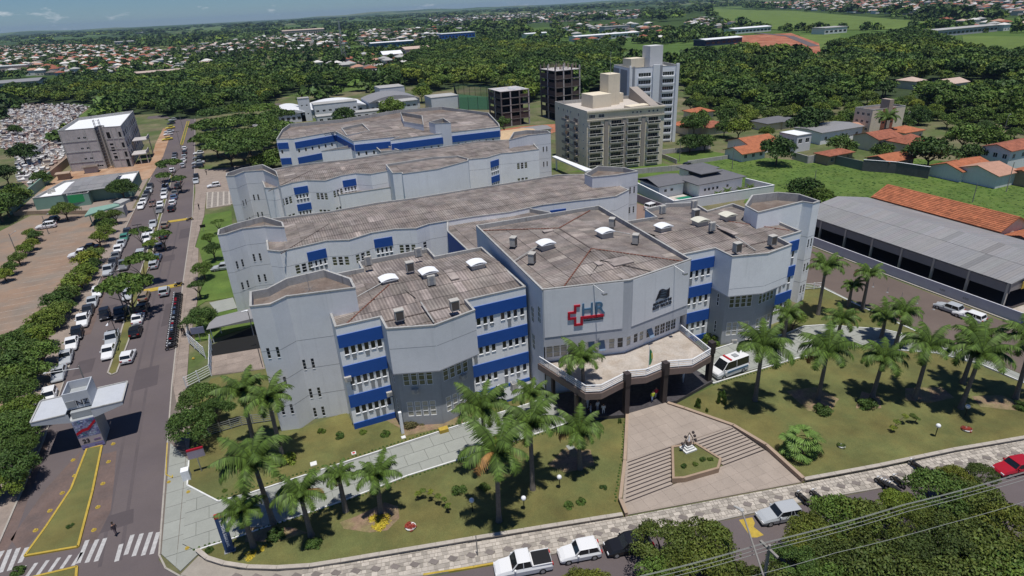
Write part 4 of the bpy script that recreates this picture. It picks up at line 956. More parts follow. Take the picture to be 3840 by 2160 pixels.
def skylight(loc,rz,label,m_=WHITE):
    t=thing('roof_skylight',label,'skylight',loc,'curved roof skylights',rz)
    m=MB(); m.box(-.95,-.7,-.3,.95,.7,.75); put('curb',m.mesh('curb',GREYP if 0 else STEEL),t)
    m=MB(); n=7
    for k in range(n):
        u0,u1=-1+2*k/n,-1+2*(k+1)/n; f=lambda u:(u*1.15,.75+.26*(1-u*u))
        (x0,z0),(x1,z1)=f(u0),f(u1)
        for y0,y1 in ((-.95,.95),): m.face([(x0,y0,z0),(x1,y0,z1),(x1,y1,z1),(x0,y1,z0)]); m.face([(x0,y0,z0-.08),(x1,y0,z1-.08),(x1,y0,z1),(x0,y0,z0)]); m.face([(x1,y1,z1-.08),(x0,y1,z0-.08),(x0,y1,z0),(x1,y1,z1)])
    m.box(-1.15,-.95,.68,1.15,.95,.76); put('curved_cover',m.mesh('curved_cover',m_),t); return t
SKC=mat('cream_cover',(.62,.60,.50),.6,.05)
for p,rz,l in (((12.36, 72.71, 14.32),.05,'white curved skylight nearest the left tower'),((17.42, 71.73, 14.62),.05,'white curved skylight in the middle of the left wing roof'),((23.91, 71.3, 14.62),.05,'white curved skylight beside the central block wall'),((33.98, 70.85, 15.62),.05,'large white curved skylight left of the central roof ridge'),((43.16, 70.57, 15.72),.05,'white curved skylight at the back right of the central roof'),((53.08, 70.46, 14.72),.05,'white curved skylight at the left of the right wing roof')):
    skylight(p,rz,l)
skylight((59.25, 69.85, 14.72),.0,'cream curved skylight in the middle of the right wing roof',SKC); skylight((64.33, 69.65, 14.72),.0,'cream curved skylight at the back of the right wing roof',SKC)
for p,rz,l in (((11.19, 62.21, 14.12),0,'boxy cooler with a brown grille near the front left edge of the left wing roof'),((17.46, 61.16, 14.32),0,'boxy cooler near the right corner of the faceted bay roof'),((15.64, 74.22, 14.72),.0,'boxy cooler behind the skylights of the left wing'),((30.51, 74.08, 15.42),.8,'boxy cooler at the left edge of the central roof'),((30.31, 67.52, 15.32),.8,'boxy cooler in front of the large central skylight'),((45.92, 73.19, 15.72),.8,'boxy cooler against the back right wall of the central roof'),((45.51, 66.42, 15.42),.8,'boxy cooler at the right edge of the central roof'),((60.64, 72.67, 14.72),0,'boxy cooler behind the cream skylights of the right wing'),((57.07, 59.44, 14.22),0,'boxy cooler near the front edge of the right wing roof'),((62.94, 59.17, 14.22),0,'boxy cooler by the right corner of the right wing roof')):
    condenser(p,rz,l)
for p,rz,l in (((11.12, 79.44, 14.62),0,'slim twin-fan unit at the back left of the left wing roof'),((18.09, 79.02, 14.62),0,'slim twin-fan unit on the raised back part of the left wing roof'),((16.99, 68.91, 14.52),0,'slim twin-fan unit in front of the middle skylight'),((57.59, 76.89, 14.72),0,'slim twin-fan unit at the back of the right wing roof'),((63.41, 76.5, 14.72),0,'slim twin-fan unit beside the back parapet of the right wing'),((58.83, 66.66, 14.72),0,'slim twin-fan unit in front of the cream skylight')):
    fanunit(p,rz,l)
for i,p in enumerate([(22.6,61.9,0),(24.6,61.9,0)]): 
    t=thing('condenser_unit',['left dark round-fan condenser on the grating below the left wing','right pale round-fan condenser on the grating below the left wing'][i],'air conditioner',p)
    m=MB(); m.box(-.4,-.4,.5,.4,.4,1.8); put('casing',m.mesh('casing',(BLACK,mat_ac)[i]),t); m=MB(); m.tube((0,0,1.8),(0,0,1.86),.36,.36,14); put('fan_guard',m.mesh('fan_guard',(WHITE,STEEL)[i]),t)
def quick(name,label,cat,fn,mats,loc=(0,0,0),**k):
    m=MB(); fn(m); o=m.obj(name,mats); o['label']=label; o['category']=cat
    for a,b in k.items(): o[a]=b
    return o
quick('grating_platform','dark grating platform over a blue plinth under the left wing windows','platform',lambda m:(m.box(20.2,60.6,.35,28.5,63.1,.5),m.box(20.2,60.6,0,28.5,60.75,.34,1)),[GREYP,BLUE])

# pipes, cables and debris lying on the roofs
def roof_pipe(label,pts,r,m_):
    t=thing('roof_pipe',label,'pipe',pts[0]); m=MB(); m.path(pts,r,5); m.obj('pipe',m_,t)
roof_pipe('pale drain pipe running down the middle of the left wing roof',[(14.46, 64.97, 14.5),(14.63, 60.27, 13.9)],.09,COPE)
roof_pipe('pale conduit from the left skylight towards the tower',[(11.27, 72.12, 14.8),(7.95, 70.96, 14.2)],.08,COPE)
roof_pipe('white conduit beside the large central skylight',[(28.24, 69.31, 15.2),(32.98, 71.48, 15.8)],.09,COPE)
roof_pipe('dark cable across the central roof towards the floodlight',[(33.36, 58.92, 15.1),(38.03, 63.04, 15.7),(42.13, 57.83, 15.2)],.05,BLACK)
roof_pipe('white pipe behind the right central cooler',[(44.88, 70.89, 16.0),(46.72, 69.58, 15.6)],.08,COPE)
roof_pipe('pale pipe down the front of the right wing roof',[(61.24, 70.18, 14.9),(60.76, 63.28, 14.3),(60.29, 59.35, 13.9)],.09,COPE)
roof_pipe('dark cable along the left wing roof',[(13.51, 69.56, 14.5),(14.27, 66.79, 14.3)],.05,BLACK)
for i,(p,w_,d_) in enumerate((((40.08, 61.88, 15.6),3.0,2.2),((38.29, 58.14, 15.2),.9,3.0),((37.28, 62.45, 15.7),.8,1.2),((20.17, 70.7, 14.7),1.1,3.4),((26.01, 70.95, 14.5),2.6,2.2),((36.87, 76.05, 16.0),1.6,.8),((60.97, 65.77, 14.7),1.,3.6))):
    m=MB(); m.box(p[0]-w_/2,p[1]-d_/2,p[2]-.12,p[0]+w_/2,p[1]+d_/2,p[2]+.02,0,1.5); o=m.obj('replacement_sheet',ROOF,None); o['label']=['large pale replaced sheets in the front triangle of the central roof','pale narrow sheet near the front edge of the central roof','small pale patch at the head of the central front ridge','pale strip of sheets beside the middle skylight on the left wing','yellowish patch of sheets beside the central block wall','pale patch near the back of the central roof','pale strip of sheets in the middle of the right wing roof'][i]; o['category']='roof sheet'

# shallow plaster joints at the floor lines and little wall machines
JN=mat('plaster_joint',(.22,.225,.235),.9,.1)
for B in (T,T2,T3,T5,T4,T6):
    for F in B.F:
        if F.n.y<.1 and F.len>.8:
            for z in (3.6,7.4,11.3):
                if z<B.h-1: m=MB(); F.box(m,.02,F.len-.02,.0,.006,z,z+.045); m.obj('wall_joint',JN,B.t)
for B in (B2,B3):
    for F in B.F:
        if F.n.y<-.3 and F.len>2:
            m=MB(); F.box(m,.02,F.len-.02,.0,.006,B.h-2.9,B.h-2.86); m.obj('wall_joint',JN,B.t)
for i in BAYE_A[1:3]: 
    m=MB(); A.F[i].box(m,.05,A.F[i].len-.05,0,.006,11.6,11.64); m.obj('wall_joint',JN,A.t)
for i in BE[1:3]:
    m=MB(); Bw.F[i].box(m,.05,Bw.F[i].len-.05,0,.006,9.4,9.44); m.obj('wall_joint',JN,Bw.t)
def wallac(label,F,a,z,n=0):
    t=thing('wall_air_conditioner',label,'air conditioner',F.P(a,n,z)); m=MB(); F.box(m,a-.4,a+.4,n+.02,n+.42,z,z+.6); m.obj('casing',mat_ac,t); c=F.P(a+.1,n+.43,z+.3); d=F.P(a+.1,n+.46,z+.3); m=MB(); m.tube(c,d,.22,.22,10); m.obj('fan_guard',GREYP,t)
Fq=Fr((9.9,61.8),(14.3,60.0)); wallac('white air conditioner under the second olive window of the left bay',Fq,1.9,4.9); wallac('white air conditioner high on the right side of the left bay',Fr((14.3,60.0),(19.1,61.3)),3.4,5.2)
wallac('pale air conditioner at the left edge of the left blue-banded panel',A.F[A.edge((6.75,63.95))],.3,7.1); wallac('pale air conditioner low at the right end of the left blue-banded panel',A.F[A.edge((6.75,63.95))],4.8,3.6)
wallac('air conditioner standing on the lawn against the right bay, left one',Fr((56,60),(60.3,58.1)),2.2,.1); wallac('air conditioner standing on the lawn against the right bay, right one',Fr((56,60),(60.3,58.1)),4.2,.1)
# ================================================================ neighbouring buildings
def planes_gable(x0,y0,x1,y1,ez,sl,axis='x'):
    if axis=='x':
        ym=(y0+y1)/2; return [([(x0,y0),(x1,y0),(x1,ym),(x0,ym)],lambda x,y:ez+(y-y0)*sl,'y'),([(x1,y1),(x0,y1),(x0,ym),(x1,ym)],lambda x,y:ez+(y1-y)*sl,'y')]
    xm=(x0+x1)/2; return [([(x0,y1),(x0,y0),(xm,y0),(xm,y1)],lambda x,y:ez+(x-x0)*sl,'x'),([(x1,y0),(x1,y1),(xm,y1),(xm,y0)],lambda x,y:ez+(x1-x)*sl,'x')]
def planes_hipy(x0,y0,x1,y1,ez,sl):
    "hip roof with the ridge along y"
    w_=(x1-x0)/2; xm=(x0+x1)/2; a=min(y0+w_,(y0+y1)/2); b=max(y1-w_,(y0+y1)/2); k=w_*sl/max(.01,a-y0)
    return [([(x0,y1),(x0,y0),(xm,a),(xm,b)],lambda x,y:ez+(x-x0)*sl,'x'),([(x1,y0),(x1,y1),(xm,b),(xm,a)],lambda x,y:ez+(x1-x)*sl,'x'),([(x0,y0),(x1,y0),(xm,a)],lambda x,y:ez+(y-y0)*k,'y'),([(x1,y1),(x0,y1),(xm,b)],lambda x,y:ez+(y1-y)*k,'y')]
def house(name,label,x0,y0,x1,y1,h,wall,roof,kind='gx',sl=.3,cat='house',over=.5,group=None,win=None,sheets=None,glass=GLASS,z0=0,limit=300,tv=.1,ov=.05):
    t=thing(name,label,cat,(x0,y0,0),group)
    P=[(x0,y0),(x1,y0),(x1,y1),(x0,y1)]
    Fs=[Fr(P[i],P[(i+1)%4]) for i in range(4)]
    ho={0:[],3:[],1:[],2:[]}
    for e,items in (win or {}).items():
        F=Fs[e]
        for (a,w_,z,hh,bars) in items:
            if 0<a*F.len-w_/2 and a*F.len+w_/2<F.len: ho[e].append((a*F.len-w_/2,a*F.len+w_/2,z,z+hh,bars))
    for i,F in enumerate(Fs):
        m=MB(); F.holes(m,0,F.len,z0,h,[q[:4] for q in ho[i]],dep=.15); m.obj('wall',wall,t)
        for q in ho[i]: window(t,F,*q[:4],dep=.15,bars=q[4],glass=glass)
    X0,Y0,X1,Y1=x0-over,y0-over,x1+over,y1+over; ez=h-over*sl+.02
    pl={'gx':lambda:planes_gable(X0,Y0,X1,Y1,ez,sl,'x'),'gy':lambda:planes_gable(X0,Y0,X1,Y1,ez,sl,'y'),'hip':lambda:planes_hip(X0,Y0,X1,Y1,ez,sl),'hipy':lambda:planes_hipy(X0,Y0,X1,Y1,ez,sl)}.get(kind)
    if kind=='flat':
        m=MB(); m.box(x0-.1,y0-.1,h,x1+.1,y1+.1,h+.25); m.box(x0+.25,y0+.25,h+.25,x1-.25,y1-.25,h+.26,1); m.obj('roof',[COPE,roof],t); return t
    pls=pl()
    m=MB()
    for p,zf,ax in pls:
        if area(p)<0: p=p[::-1]
        m.face([(x,y,zf(x,y)) for x,y in p],0,1.,[(x,y) if ax=='y' else (y,x) for x,y in p])
        n=len(p)
        for i in range(n):
            a=p[i]; b=p[(i+1)%n]
            edge=(abs(a[0]-b[0])<1e-6 and (abs(a[0]-X0)<1e-6 or abs(a[0]-X1)<1e-6)) or (abs(a[1]-b[1])<1e-6 and (abs(a[1]-Y0)<1e-6 or abs(a[1]-Y1)<1e-6))
            if edge: m.face([(*a,zf(*a)-.18),(*b,zf(*b)-.18),(*b,zf(*b)),(*a,zf(*a))])
    o=m.obj('roof',roof,t)
    if kind in('gx','gy'):
        m=MB()
        if kind=='gx':
            zt=h+(y1-y0)/2*sl
            for x in (x0,x1): m.face([(x,y0,h),(x,y1,h),(x,(y0+y1)/2,zt)])
        else:
            zt=h+(x1-x0)/2*sl
            for y in (y0,y1): m.face([(x0,y,h),(x1,y,h),((x0+x1)/2,y,zt)])
        m.obj('gable',wall,t)
    if sheets: roof_sheets(t,[(X0,Y0),(X1,Y0),(X1,Y1),(X0,Y1)],pls,roof,name=sheets[0],sw=sheets[1],sl_=sheets[2],ins=.0,tv=tv,lights=0,limit=limit,ov=ov)
    return t
W4=lambda n,z=1.,h=1.1,w_=1.1,b=(2,1):[((k+.5)/n,w_,z,h,b) for k in range(n)]
# concrete frame building under construction
C0=Block('unfinished_building','raw concrete office block under construction with a bright white roof',[(-61,259.5),(-49.7,257.6),(-49.4,262.4),(-47.6,262.2),(-47.4,257.2),(-41.3,255.2),(-42.4,300),(-60.9,292.6)],14.4,13.4,CONCW,cat='building',deckm=WHITE)
e0=C0.edge((-55.3,258.5)); e1=C0.edge((-44.3,256.2))
for z in (10.9,7.3,3.7): C0.win(e0,5.2,6.2,z,z+.8,bars=(2,1),glass=DARK); C0.win(e0,7.0,8.1,z,z+.8,bars=(2,1),glass=DARK)
C0.win(e0,8.6,10.6,.9,1.6,bars=(3,1),glass=DARK)
for a,b,c,d in ((.8,2.1,10.2,12.6),(.9,2.2,7.9,8.7),(.9,2.2,5.8,7.4),(1.0,2.3,4.7,5.3),(1.0,2.3,2.7,4.3),(4.9,5.8,10.6,12.5),(4.9,5.9,6.9,8.8),(4.9,5.9,3.6,5.6),(4.7,5.9,.1,2.9)): C0.win(e1,a,b,c,d,bars=(1,1),glass=DARK,frame=CONCW)
er=C0.edge((-41.8,278)); F=C0.F[er]
for k in range(8):
    for z in (10.4,6.8,3.2): C0.win(er,2+k*5.3,4.2+k*5.3,z,z+1.9,bars=(1,1),glass=DARK,frame=CONCW)
C0.done()
for F in (C0.F[e0],C0.F[e1],C0.F[er]):
    for z in (2.9,6.5,10.1): m=MB(); F.box(m,.02,F.len-.02,0,.1,z,z+.28); m.obj('floor_edge',COPE,C0.t)
for F,aa in ((C0.F[e0],(.1,8.0,11)),(C0.F[e1],(.1,2.6,4.4,5.9)),(C0.F[er],(6,12,18,24,30,36,42))):
    for a in aa: m=MB(); F.box(m,a,a+.3,0,.13,0,13.9); m.obj('pilaster',COPE,C0.t)
sc_=thing('builders_hoist','dark open lattice hoist tower standing in the slot of the concrete building','hoist',(-48.6,257,0))
for x,y in ((-49.4,257),(-47.8,256.8),(-49.4,258.8),(-47.8,258.6)): m=MB(); m.tube((x,y,0),(x,y,17),.09,None,4); m.obj('mast',BLACK,sc_)
for k in range(17): m=MB(); z=k+.5; m.tube((-49.4,257,z),(-47.8,256.8,z+.5),.05,None,4); m.tube((-49.4,257,z),(-49.4,258.8,z+.5),.05,None,4); m.tube((-47.8,256.8,z),(-47.8,258.6,z+.5),.05,None,4); m.obj('lattice',STEEL,sc_)
pz_=thing('side_balcony','unfinished concrete balcony frame on posts beside the concrete building','balcony',(-40,262,0))
for z in (3.4,6.8): 
    m=MB(); m.box(-41.2,258 if z<5 else 268,z,-36.2,266 if z<5 else 276,z+.25); m.box(-36.4,258 if z<5 else 268,z+.25,-36.2,266 if z<5 else 276,z+1.1); m.obj('balcony_slab',CONCW,pz_)
for x,y in ((-36.5,258.4),(-36.5,265.6),(-36.5,275.4),(-38.8,258.4)): m=MB(); m.box(x-.15,y-.15,0,x+.15,y+.15,3.4 if y<268 else 6.8); m.obj('post',CONCW,pz_)
house('site_hut','small sheet-roofed brick hut at the foot of the concrete building',-55.8,252.6,-52,255.6,2.3,CONCW,DECK,'gx',.15,cat='hut')
house('site_hut','tan timber shed beside the cemetery wall',-62.5,246.5,-59.2,249.5,2.2,TAN,TAN,'gx',.12,cat='hut')
# green painted low building beside it
GB=Block('clinic','low sea green clinic with a grey roof and white flat roofs at both ends',[(-59.9,206.5),(-51.5,205.8),(-51.3,204.4),(-46,204),(-46,208),(-35.5,207.5),(-35.5,227),(-56,226)],3.6,3.0,GREENW,cat='clinic',deckm=WHITE)
GB.win(GB.edge((-55,206)),5.2,7.0,.4,1.6,bars=(1,1),glass=DARK,frame=GREENW); GB.done()
roof_sheets(GB.t,[(-52.6,205.3),(-40.4,206.0),(-40.2,226),(-51.4,226)],planes_gable(-53,204,-39,228,3.7,.05,'x'),ROOFM,sw=2,sl_=4,tv=.05,lights=0,ins=0)
m=MB(); m.box(-51.2,204.1,1.2,-46.1,204.3,3.4); m.obj('green_panel',GREENB,GB.t)
for k,(x,y) in enumerate(((-57.5,212),(-56.8,213.5),(-57.6,215))): m=MB(); m.box(x,y,3.0,x+.9,y+.4,3.9); m.obj('roof_unit',mat_ac,GB.t)
gc=thing('guard_canopy','small booth with a green tilted metal canopy at the parking lot entrance','canopy',(-38,182,0))
m=MB(); m.prism([(-42.6,178.2),(-35.6,184.6),(-36.6,187.6),(-42.6,185.8)],2.9,3.3); m.obj('canopy_roof',GREENW,gc); m=MB(); m.prism([(-35.4,185),(-33.6,188.8),(-35.8,190.6),(-37.4,187.4)],2.9,3.6); m.obj('roof',COPE,gc)
m=MB(); m.box(-38.4,183.2,0,-34.8,188,2.9); m.obj('booth_wall',COPE,gc)
for x,y in ((-41.8,179.6),(-41.8,185)): m=MB(); m.box(x-.1,y-.1,0,x+.1,y+.1,2.9); m.obj('post',GREENW,gc)
wall_line('boundary_wall',[(-65.8,205.5),(-65.6,217.2),(-65,250)],2.8,.3,GREENW,'tall sea green wall between the clinic yard and the cemetery')
wall_line('boundary_wall',[(-65,250),(-64.6,274),(-68,294)],2.8,.3,TAN,'tan stained wall along the cemetery behind the concrete building')
wall_line('boundary_wall',[(-64.5,203.6),(-59,201.6),(-44,192.6)],1.1,.2,TAN,'low tan wall along the back of the parking lot')
sheet('clinic_yard',[(-65,206),(-60,203),(-44,193),(-34.5,191),(-34,232),(-65,232)],.06,WALK)
sheet('dirt_verge',[(-36.9,228),(-33.6,231),(-32.6,268),(-34.0,337),(-38.5,346),(-38,300),(-36,260)],.07,DIRT)
sheet('construction_yard',[(-64.5,231),(-36,229),(-36,262),(-41,262),(-64.5,262)],.05,DIRT)
# beige apartments
PBE=[(89.6,157.4),(112.9,152.6),(118.8,175.5),(91.4,181.2)]
Be=Block('apartment_building','beige eight-storey apartment block with rows of white balconies',PBE,17.5,16.5,BEIGE,cat='apartment building',deckm=mat('pale_roof_slab',(.52,.47,.42),.9,.08))
ef=0; F=Be.F[ef]; El=3; FLn=Be.F[3]
for s_,cxs in ((F,(2.6,9.0,14.2,20.4)),):
    for k,a in enumerate(cxs):
        w_=(2.2,2.1,2.1,2.0)[k]
        for fl in range(6):
            z=13.0-fl*2.33
            if z<0: continue
            Be.win(ef,a-w_*.75,a+w_*.75,z,z+1.35,bars=(4,1),glass=GLASS if (k+fl)%2 else GLASSY,frame=BEIGED)
            m=MB(); n1=1.05; F.box(m,a-w_,a+w_,.0,n1,z-.35,z-.2); F.box(m,a-w_,a+w_,n1-.12,n1,z+.35,z+.47)
            for q in (-w_,-.06,w_-.12): F.box(m,a+q,a+q+.12,n1-.12,n1,z-.2,z+.35)
            F.box(m,a-w_,a-w_+.1,0,n1-.12,z-.2,z+.47); F.box(m,a+w_-.1,a+w_,0,n1-.12,z-.2,z+.47); m.obj('balcony',mat_cream if 'mat_cream' in globals() else globals().setdefault('mat_cream',mat('cream_white',(.62,.59,.53),.8,.04)),Be.t)
            m=MB(); F.box(m,a-w_+.15,a+w_-.15,n1-.08,n1-.05,z-.18,z+.33); m.obj('balcony_glass',GLASS,Be.t)
for a in (5.9,11.4,17.3): m=MB(); F.box(m,a-.55,a+.55,.0,.25,0,14.6); m.obj('dark_pilaster',BEIGED,Be.t)
for a in (1.6,4.4): Be.win(ef,a-.9,a+.9,15.4,16.4,bars=(4,1))
for a in (14.,15.3,16.4,19,20.3,21.6): Be.win(ef,a-.3,a+.3,15.8,16.4,bars=(1,1))
m=MB(); F.box(m,0,F.len,.0,.35,14.75,15.0); F.box(m,-.1,F.len+.1,.0,.5,17.0,17.4); m.obj('cornice',BEIGE,Be.t)
F=FLn
for fl in range(6):
    z=13.2-fl*2.33
    for a in (9.5,16): 
        m=MB(); F.box(m,a-2,a+2,0,1.0,z-.3,z-.15); F.box(m,a-2,a+2,.9,1.0,z-.15,z+.55); m.obj('balcony',BEIGED,Be.t); Be.win(3,a-1.5,a+1.5,z,z+1.3,bars=(3,1))
    Be.win(3,21.2,21.8,z,z+.5)
for a in (3,7,10,12.5,18): Be.win(3,a-.35,a+.35,15.3,16.2)
Be.done()
def boxon(t,name,x0,y0,x1,y1,z0,z1,m_): m=MB(); m.box(x0,y0,z0,x1,y1,z1); m.obj(name,m_,t)
boxon(Be.t,'stair_house',96.5,166,103,173,16.5,20.3,BEIGE); boxon(Be.t,'lift_tower',103.1,168,107.2,173,16.5,25.6,BEIGE); boxon(Be.t,'roof_room',107.3,171,110.5,176,16.5,19.3,BEIGE)
m=MB(); m.prism([(110,155.6),(112.6,155),(118.4,175),(115.8,175.8)],16.5,[17.2,17.2,20.2,20.2]); m.obj('sloped_parapet',BEIGED,Be.t); m=MB(); m.tube((105,170,25.6),(105,170,32),.06); m.obj('antenna_mast',STEEL,Be.t)
boxon(Be.t,'roof_planter',104,157,111,160.5,16.5,17.3,BEIGE)
# white tower block
PWT=[(118.4,189.5),(120.2,180.5),(136.0,176.8),(139.5,190.5),(122,197)]
Wt=Block('tower_block','slim white and grey tower block behind the beige apartments',[(120.0,182.6),(135.9,177.0),(139.5,190.3),(123,197)],25.3,24.4,mat('white_tower_plaster',(.84,.85,.88),.8,.04,.3,3),cat='apartment building',deckm=COPE)
F=Wt.F[0]; GT=mat('grey_tower_plaster',(.30,.31,.34),.9,.05)
for fl in range(10):
    z=22.2-fl*2.35
    for a0,a1 in ((3.2,7.4),(11.4,15.2)):
        Wt.win(0,a0,a1,z,z+1.25,bars=(5,1),glass=GLASS)
        m=MB(); F.box(m,a0-.1,a1+.1,0,.6,z-.55,z-.05); m.obj('balcony',WHITE,Wt.t)
    Wt.win(0,9.6,9.95,z+.3,z+.7)
for a0,a1 in ((1.2,1.9),(10.3,11.2)): m=MB(); F.box(m,a0,a1,0,.3,0,25.6); m.obj('grey_pilaster',GT,Wt.t)
for a0,a1 in ((8,10.2),(15.8,16.8),(-.02,.6)): m=MB(); F.box(m,a0,a1,0,.7,0,25.9); m.obj('white_pilaster',WHITE,Wt.t)
FW=Wt.F[3]
for a0,a1 in ((.5,5.5),(7,13)): m=MB(); FW.box(m,a0,a1,0,.12,0,24.4); m.obj('grey_panel',GT,Wt.t)
Wt.done(); boxon(Wt.t,'lift_tower',129,184,134.2,188.5,24.4,31.4,mat('pale_lift',(.6,.6,.6),.8,.03)); boxon(Wt.t,'plant_room',123.5,187,128.9,192,24.4,27.6,BEIGE)
# two unfinished concrete frames
OLDC=mat('old_dark_concrete',(.17,.15,.14),.95,.15,.3,3)
def skeleton(label,x0,y0,x1,y1,nf,fh,ncol,top=False,fill=.4,seed=1):
    t=thing('concrete_skeleton_building',label,'building frame',(x0,y0,0)); rn=random.Random(seed); BR=mat_brick if 'mat_brick' in globals() else globals().setdefault('mat_brick',mat('hollow_brick',(.085,.06,.055),.9,.2,.5,3))
    for f in range(nf+1): m=MB(); z=f*fh; m.box(x0-.3,y0-.3,z-.14,x1+.3,y1+.3,z+.06); m.obj('floor_slab',CONCW if f==nf else OLDC,t)
    for i in range(ncol+1):
        for j in range(3):
            x=x0+(x1-x0)*i/ncol; y=y0+(y1-y0)*j/2; m=MB(); m.box(x-.25,y-.25,0,x+.25,y+.25,nf*fh+(1.6 if top else .0)); m.obj('column',CONCW if (i+j)%2 else OLDC,t)
    m=MB(); m.box(x0+1.5,y0+2.5,.1,x1-1.5,y1-1,nf*fh-.3); m.obj('inner_wall',DARK,t)  # added near-black block standing in for the shade between the open floors
    for f in range(nf):
        for i in range(ncol):
            if rn.random()<fill:
                m=MB(); a=x0+(x1-x0)*i/ncol+.35; b=x0+(x1-x0)*(i+1)/ncol-.35; m.box(a,y0-.1,f*fh+.09,b,y0+.1,f*fh+fh*rn.choice((.5,.95))-.25); m.obj('brick_infill',BR,t)
        if rn.random()<.9: m=MB(); m.box(x0-.1,y0+.5,f*fh+.09,x0+.1,y1-.5,f*fh+fh*.6); m.obj('brick_infill',BR,t)
    if top:
        for k in range(60):
            x=rn.uniform(x0,x1); y=rn.uniform(y0,y1); m=MB(); m.tube((x,y,nf*fh),(x+rn.uniform(-.15,.15),y,nf*fh+rn.uniform(1.2,2.8)),.07,None,4); m.obj('timber_prop',TAN,t)
    else:
        for k in range(14): x=rn.uniform(x0,x1-2); y=rn.uniform(y0,y1-1); m=MB(); m.box(x,y,nf*fh+.1,x+rn.uniform(.6,2),y+.3,nf*fh+rn.uniform(.3,.8)); m.obj('roof_block',WALLW,t)
    return t
skeleton('dark open concrete frame of five floors next to the green sports netting',97.2,241.5,109.6,255,5,2.85,3,seed=3)
skeleton('taller concrete frame bristling with timber props behind the beige apartments',121.5,240,133,254,6,3.4,3,top=True,seed=5)
ROOFTAN=mat('tan_sheet_roof',(.50,.36,.22),.85,.12)
# school with curved white roofs
sh=mat('school_white',(.66,.67,.69),.8,.05,.3,3); shd=mat('school_shade_glass',(.10,.12,.13),.4,.1)
def vault(name,label,x0,y0,x1,y1,h,r,wall,roof,n=8,win=None):
    t=thing(name,label,'school building',(x0,y0,0)); m=MB(); m.box(x0,y0,0,x1,y1,h); m.obj('wall',wall,t)
    m=MB(); F=Fr((x0,y0),(x1,y0))
    for k in range(int((x1-x0)/2.5)): mw=MB(); F.box(mw,.8+k*2.5,2.2+k*2.5,0,.06,1.4,2.6); mw.obj('window',GLASS,t)
    m=MB()
    for k in range(n):
        u0,u1=k/n,(k+1)/n; z=lambda u:h+r*(1-(2*u-1)**2); a,b=x0+(x1-x0)*u0,x0+(x1-x0)*u1
        m.face([(a,y0-.5,z(u0)),(b,y0-.5,z(u1)),(b,y1,z(u1)),(a,y1,z(u0))]); m.face([(a,y0-.5,h-.2),(b,y0-.5,h-.2),(b,y0-.5,z(u1)),(a,y0-.5,z(u0))])
    m.obj('curved_roof',roof,t); return t
vault('school_hall','white hall with a shallow curved roof at the left of the school',14,318,26,345,4.5,1.5,sh,sh)
vault('school_hall','large white hall with a grey curved roof right of the school tower',58,322,84,345,5,2.5,sh,ROOFM)
vault('school_hall','long white curved-roof hall in the middle of the school',30,326,57,350,4,2.0,sh,sh)
house('school_tower','small white square tower with little windows in the school',24,318,29,323,10.5,sh,COPE,'flat',cat='tower',win={0:[(.25,.8,7,.7,(1,1)),(.7,.8,7,.7,(1,1)),(.25,.8,3,.7,(1,1)),(.7,.8,3,.7,(1,1))]})
house('white_box_building','plain white flat box building behind the far hospital roof',86,307,100.5,319,6,sh,COPE,'flat',cat='building')
house('school_annex','long low white annex with dark windows in front of the school',30,306,62,313,3,sh,COPE,'flat',cat='annex',win={0:W4(9,1,1,1.6)})
house('school_block','grey flat-roofed block at the right end of the school',70,352,84,366,8,sh,COPE,'flat',cat='building')
house('school_wing','stepped white wing with a lean-to roof right of the school tower',31,322,52,331,6.5,sh,COPE,'flat',cat='school building',win={0:W4(7,3,1,1.4)})
house('school_wing','white two-storey wing at the right front of the school',62,312,80,321,5.5,sh,COPE,'gx',.1,cat='school building',win={0:W4(6,2.6,1,1.4)})
house('school_gate_house','low pale gate house among the trees left of the school',2,300,12,308,3,sh,ROOFM,'gx',.15,cat='building')
house('courtyard_roof','tan sheet roof between the third row and the dark frame',76,196,94,214,4,TAN,ROOFTAN,'gx',.12,cat='shed')
house('small_white_store','small white flat store beside the tan sheet roof',73,206,78,214,4,WALLW,WHITE,'flat',cat='store')
house('small_grey_store','small grey-roofed store in front of the taller frame',95,210,104,218,3.4,WALLW,ROOFM,'gx',.12,cat='store')
blob([(88,218),(100,212),(116,222),(118,234),(104,238),(92,236)],.09,'red_earth_bank',REDD,4,.05)
# sports netting
sn=thing('sports_court_netting','tall green netting on dark posts around a turf court','netting',(98,290,0))
NET=bpy.data.materials.new('green_netting'); NET.use_nodes=True; b_=NET.node_tree.nodes['Principled BSDF']; b_.inputs['Base Color'].default_value=(.03,.13,.10,1); b_.inputs['Alpha'].default_value=.22; b_.inputs['Roughness'].default_value=.9
CP=[(98,300),(110,290),(128,330),(116,362)]
for a,b in zip(CP,CP[1:]+CP[:1]):
    F=Fr(a,b); m=MB(); F.box(m,0,F.len,-.02,.02,0,6); m.obj('net_panel',NET,sn)
    for k in range(int(F.len//5)+1): m=MB(); m.tube(F.P(k*5,0,0),F.P(k*5,0,6.3),.1,None,5); m.obj('net_post',BLACK,sn)
sheet('sports_turf',CP,.06,mat('turf',(.03,.09,.04),.9,.1))
